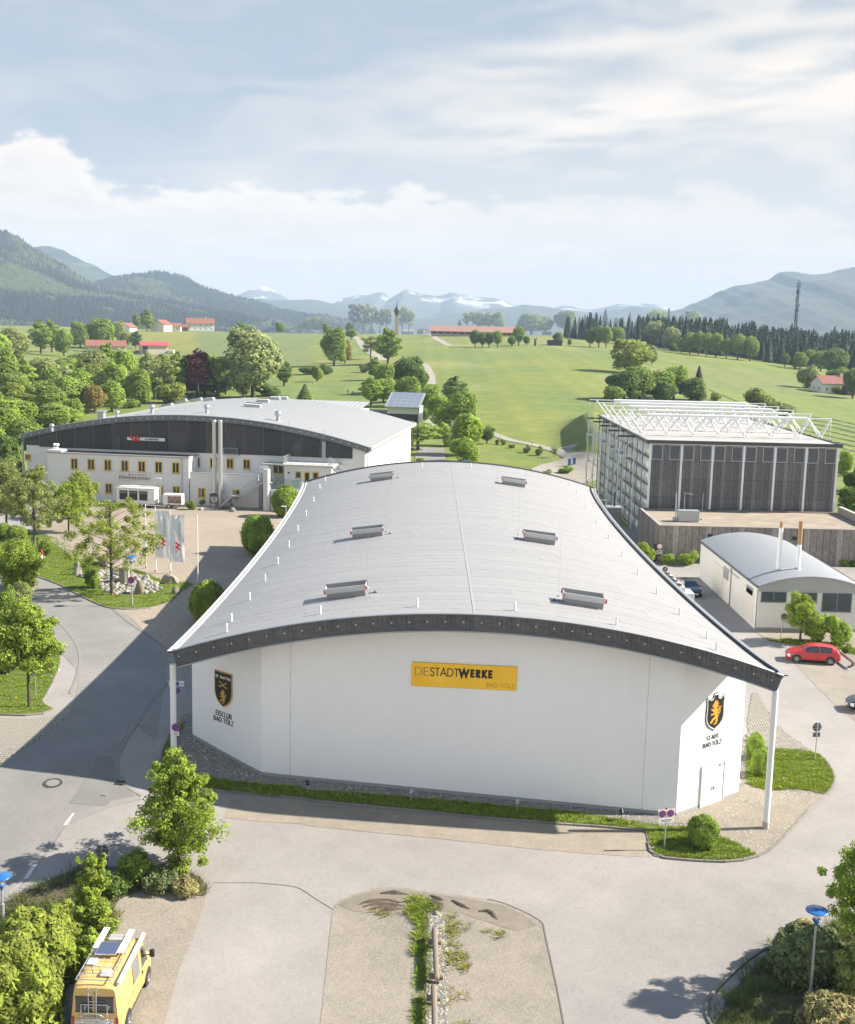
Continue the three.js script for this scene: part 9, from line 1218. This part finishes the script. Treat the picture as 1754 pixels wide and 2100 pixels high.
// ---------------------------------------------------------------- turf, weeds, mud, paving blocks
{
  const tuft = (n, h, sp, lean) => { const L = new Leaves(); srnd(n); for (let k = 0; k < n; k++) { const a = k * 2.4, x = Math.cos(a) * sp * rnd(), z = Math.sin(a) * sp * rnd(), hh = h * rr(0.6, 1.2), dx = Math.cos(a) * lean * hh, dz = Math.sin(a) * lean * hh, w2 = 0.012 + 0.01 * rnd(), i = L.p.length / 3, t = rr(0.75, 1.3); L.p.push(x - w2 * Math.sin(a), 0, z + w2 * Math.cos(a), x + w2 * Math.sin(a), 0, z - w2 * Math.cos(a), x + dx, hh, z + dz); for (let j = 0; j < 3; j++) L.c.push(t, t, t * 0.9); L.i.push(i, i + 1, i + 2); } const g = new THREE.BufferGeometry(); g.setAttribute('position', new THREE.Float32BufferAttribute(L.p, 3)); g.setAttribute('color', new THREE.Float32BufferAttribute(L.c, 3)); g.setIndex(L.i); g.computeVertexNormals(); return g; };
  const sow = (name, label, geo, mat, areas, kind, size) => { // areas: [polygon, plants per square metre, lift]
    const ms = [], cs = [], d = new THREE.Object3D(); srnd(name.length * 13);
    for (const [P, dens, lift, keep] of areas) { const xs = P.map((p) => p[0]), zs = P.map((p) => p[1]), x0 = Math.max(-62, Math.min(...xs)), x1 = Math.min(60, Math.max(...xs)), z0 = Math.max(-150, Math.min(...zs)), z1 = Math.max(...zs), n = Math.min(60000, (x1 - x0) * (z1 - z0) * dens); for (let k = 0; k < n; k++) { const x = rr(x0, x1), z = rr(z0, z1); if (!inPoly(x, z, P)) continue; const m = fbm(x * 0.9, z * 0.9, 4, 3); if (m < (keep ?? 0.25) + rr(-0.05, 0.05)) continue; const s = size * rr(0.6, 1.35) * (0.55 + 0.9 * m); d.position.set(x, ground(x, z) + lift - 0.01, z); d.scale.set(s, s, s); d.rotation.y = rnd() * 6.28; d.updateMatrix(); ms.push(d.matrix.clone()); const v = rr(0.75, 1.25); cs.push([v * rr(0.9, 1.2), v, v * 0.9]); } }
    const im = new THREE.InstancedMesh(geo, mat, ms.length), c = new THREE.Color(); ms.forEach((m, i) => { im.setMatrixAt(i, m); c.setRGB(...cs[i]); im.setColorAt(i, c); }); im.name = name; im.castShadow = im.receiveShadow = true; scene.add(im); return tag(im, label, kind, undefined, 'stuff');
  };
  const bladeM = leafMat([0.22, 0.30, 0.04], 0.3), weedM = leafMat([0.26, 0.27, 0.07], 0.3), g9 = tuft(14, 0.12, 0.17, 0.6), lawns = SHEETS.filter(([n]) => n === 'lawn').map(([, p, o]) => [p, 14, o]), verges = SHEETS.filter(([n]) => n === 'verge').map(([, p, o]) => [p, 55, o]);
  sow('grass', 'short green turf on the verges and lawns around the halls', g9, bladeM, [...lawns, ...verges], 'grass', 1.0);
  const strip = w(zB, [[790, 615], [865, 605], [900, 640], [970, 675], [960, 690], [890, 700], [893, 780], [905, 850], [908, 950], [900, 1040], [880, 1090], [888, 1180], [872, 1270], [868, 1400], [835, 1400], [830, 1250], [832, 1080], [838, 940], [828, 860], [845, 760], [790, 705]]);
  sow('strip_grass', 'ragged strip of taller green grass beside the log beams on the gravel island', tuft(20, 0.13, 0.22, 1.0), bladeM, [[strip, 55, 0.02, 0.2]], 'grass', 0.95);
  const weeds = [w(zB, [[960, 700], [1020, 700], [1060, 750], [1260, 770], [1330, 800], [1300, 835], [1180, 800], [1080, 790], [1060, 850], [1100, 960], [1080, 1060], [1110, 1180], [1090, 1400], [985, 1400], [985, 1000], [970, 850]]), w(zB, [[590, 680], [700, 690], [790, 690], [800, 715], [700, 720], [620, 712]]), w(zA, [[640, 1090], [720, 1060], [660, 1220], [600, 1300], [560, 1330]]), w(zA, [[1100, 890], [1170, 900], [1212, 960], [1200, 995], [1110, 1000], [1060, 960]])];
  sow('weeds', 'sparse yellowish weeds scattered in the gravel of the parking island', tuft(14, 0.09, 0.2, 1.4), weedM, weeds.map((p, k) => [p, k > 1 ? 30 : 24, 0.02, 0.47]), 'weeds', 1.1);
  sow('bed_growth', 'dense low green growth in the corner planting beds', tuft(16, 0.26, 0.3, 0.8), leafMat([0.13, 0.17, 0.05], 0.3), SHEETS.filter(([n]) => n === 'planting_bed').map(([, p]) => [p, 14, 0.05, 0.3]), 'ground cover', 1.0);
  sow('dandelions', 'tiny yellow dandelion heads dotted along the front verge', new THREE.IcosahedronGeometry(0.035, 0).translate(0, 0.12, 0), std([0.75, 0.5, 0.02], 0.8), [...verges, ...lawns].map(([p, , o]) => [p, 0.35, o, 0.45]), 'dandelions', 1.0);
  const stones = new THREE.DodecahedronGeometry(0.05, 0).scale(1, 0.6, 1), beds = SHEETS.filter(([n]) => ['gravel_bed', 'pebble_strip'].includes(n)).map(([n, p, o]) => [p, n === 'pebble_strip' ? 90 : 26, o, 0.1]);
  sow('gravel', 'grey rounded gravel stones along the foot of the hall wall and the log beams', stones, std([0.33, 0.32, 0.30], 0.95), beds, 'gravel', 1.2);
  // churned mud at the island's tip
  const ruts = [], mud = std([0.13, 0.10, 0.075], 1, { bumpMap: rep(T.bump, 0.4), bumpScale: 0.03 }); srnd(61);
  for (const l of [[[545, 655], [600, 640], [680, 632], [770, 648]], [[560, 668], [640, 652], [720, 655], [775, 665]], [[590, 680], [660, 668], [740, 668]], [[640, 690], [700, 680], [770, 676]], [[880, 632], [920, 640], [970, 655]], [[890, 648], [930, 655], [968, 664]], [[905, 607], [940, 625], [972, 634]], [[1010, 632], [1060, 658], [1105, 680]], [[650, 600], [720, 596], [800, 606]], [[1140, 690], [1200, 690], [1240, 735]]]) {
    const c = dense(smoothLine(w(zB, l)), 0.12); ruts.push(surf(c.map((p, i) => { const q = c[Math.min(i + 1, c.length - 1)], o = c[Math.max(0, i - 1)], dx = q[0] - o[0], dz = q[1] - o[1], ln = Math.hypot(dx, dz) || 1, e = Math.sin(Math.PI * clamp(i / (c.length - 1))) , wv = 0.17 * e + 0.02, h = (0.05 + 0.14 * fbm(p[0] * 3, p[1] * 3, 2, 3)) * e, nx = -dz / ln, nz = dx / ln, y = ground(p[0], p[1]) + 0.02, j = rr(-0.05, 0.05); return [[p[0] + nx * wv, y - 0.03, p[1] + nz * wv], [p[0] + nx * (0.05 + j), y + h, p[1] + nz * (0.05 + j)], [p[0] - nx * 0.06, y + h * 0.5, p[1] - nz * 0.06], [p[0] - nx * wv, y - 0.03, p[1] - nz * wv]]; })));
  }
  tag(put('mud_ruts', ruts, mud), 'churned dark mud ruts at the rounded tip of the gravel island', 'mud ruts', undefined, 'stuff');
  // paving blocks beside the streets
  const block = rbox(0.225, 0.06, 0.165, 0.012), bm = [0.9, 1, 1.1].map((k) => std([0.36 * k, 0.325 * k, 0.275 * k], 0.9, { map: rep(T.grain, 1) })), joint = std([0.20, 0.195, 0.13], 1, { map: rep(T.gravel, 2) });
  const bedOf = (P, a, b, label) => { const o = thing('paved_bed', label, 'paving', [0, 0, 0]), base = sheet('joint_bed', P, 0.022, joint, 1); o.attach(base); base.name = 'joint_bed'; base.userData = {}; const dx = b[0] - a[0], dz = b[1] - a[1], l = Math.hypot(dx, dz), ux = dx / l, uz = dz / l, all = [], R = 16; for (let i = -R / 0.25; i < R / 0.25; i++) for (let j = -R / 0.19; j < R / 0.19; j++) { const s = i * 0.25 + (j % 2 ? 0.125 : 0), t = j * 0.19, x = a[0] + ux * s - uz * t, z = a[1] + uz * s + ux * t; if (x > -40 && inPoly(x, z, P)) all.push([x, z]); }
    all.sort((p, q) => q[1] - p[1]); const m4 = new THREE.Object3D(), rest = new THREE.InstancedMesh(block, bm[1], Math.max(1, all.length - 290)); srnd(all.length);
    all.forEach(([x, z], k) => { m4.position.set(x, ground(x, z) + 0.008 + rr(-0.004, 0.004), z); m4.rotation.y = -Math.atan2(uz, ux); if (k < 290) { const q = put('paver', block, bm[Math.floor(rnd() * 3)], o); q.position.copy(m4.position); q.rotation.copy(m4.rotation); } else { m4.updateMatrix(); rest.setMatrixAt(k - 290, m4.matrix); } }); if (all.length > 290) { rest.name = 'pavers'; rest.userData = { kind: 'stuff' }; rest.castShadow = rest.receiveShadow = true; o.add(rest); } };
  bedOf(W([-40, 1474], [60, 1474], [138, 1471], [113, 1490], [54, 1532], [0, 1568], [-60, 1606], [-140, 1650]), GR([60, 1474]), GR([0, 1568]), 'bay of small pale paving blocks at the left edge beside the street');
  bedOf([...w(zD, [[1150, 838], [1180, 832], [1255, 960], [1335, 1058], [1430, 1128]]), ...w(zC, [[1400, 76], [1480, 142], [1400, 140], [1280, 132], [1215, 127], [1130, 45], [1122, -20]])], w(zD, [[1180, 832]])[0], w(zD, [[1335, 1058]])[0], 'strip of small tan paving blocks right of the main hall by the grass island');
}
renderer.render(scene, camera);
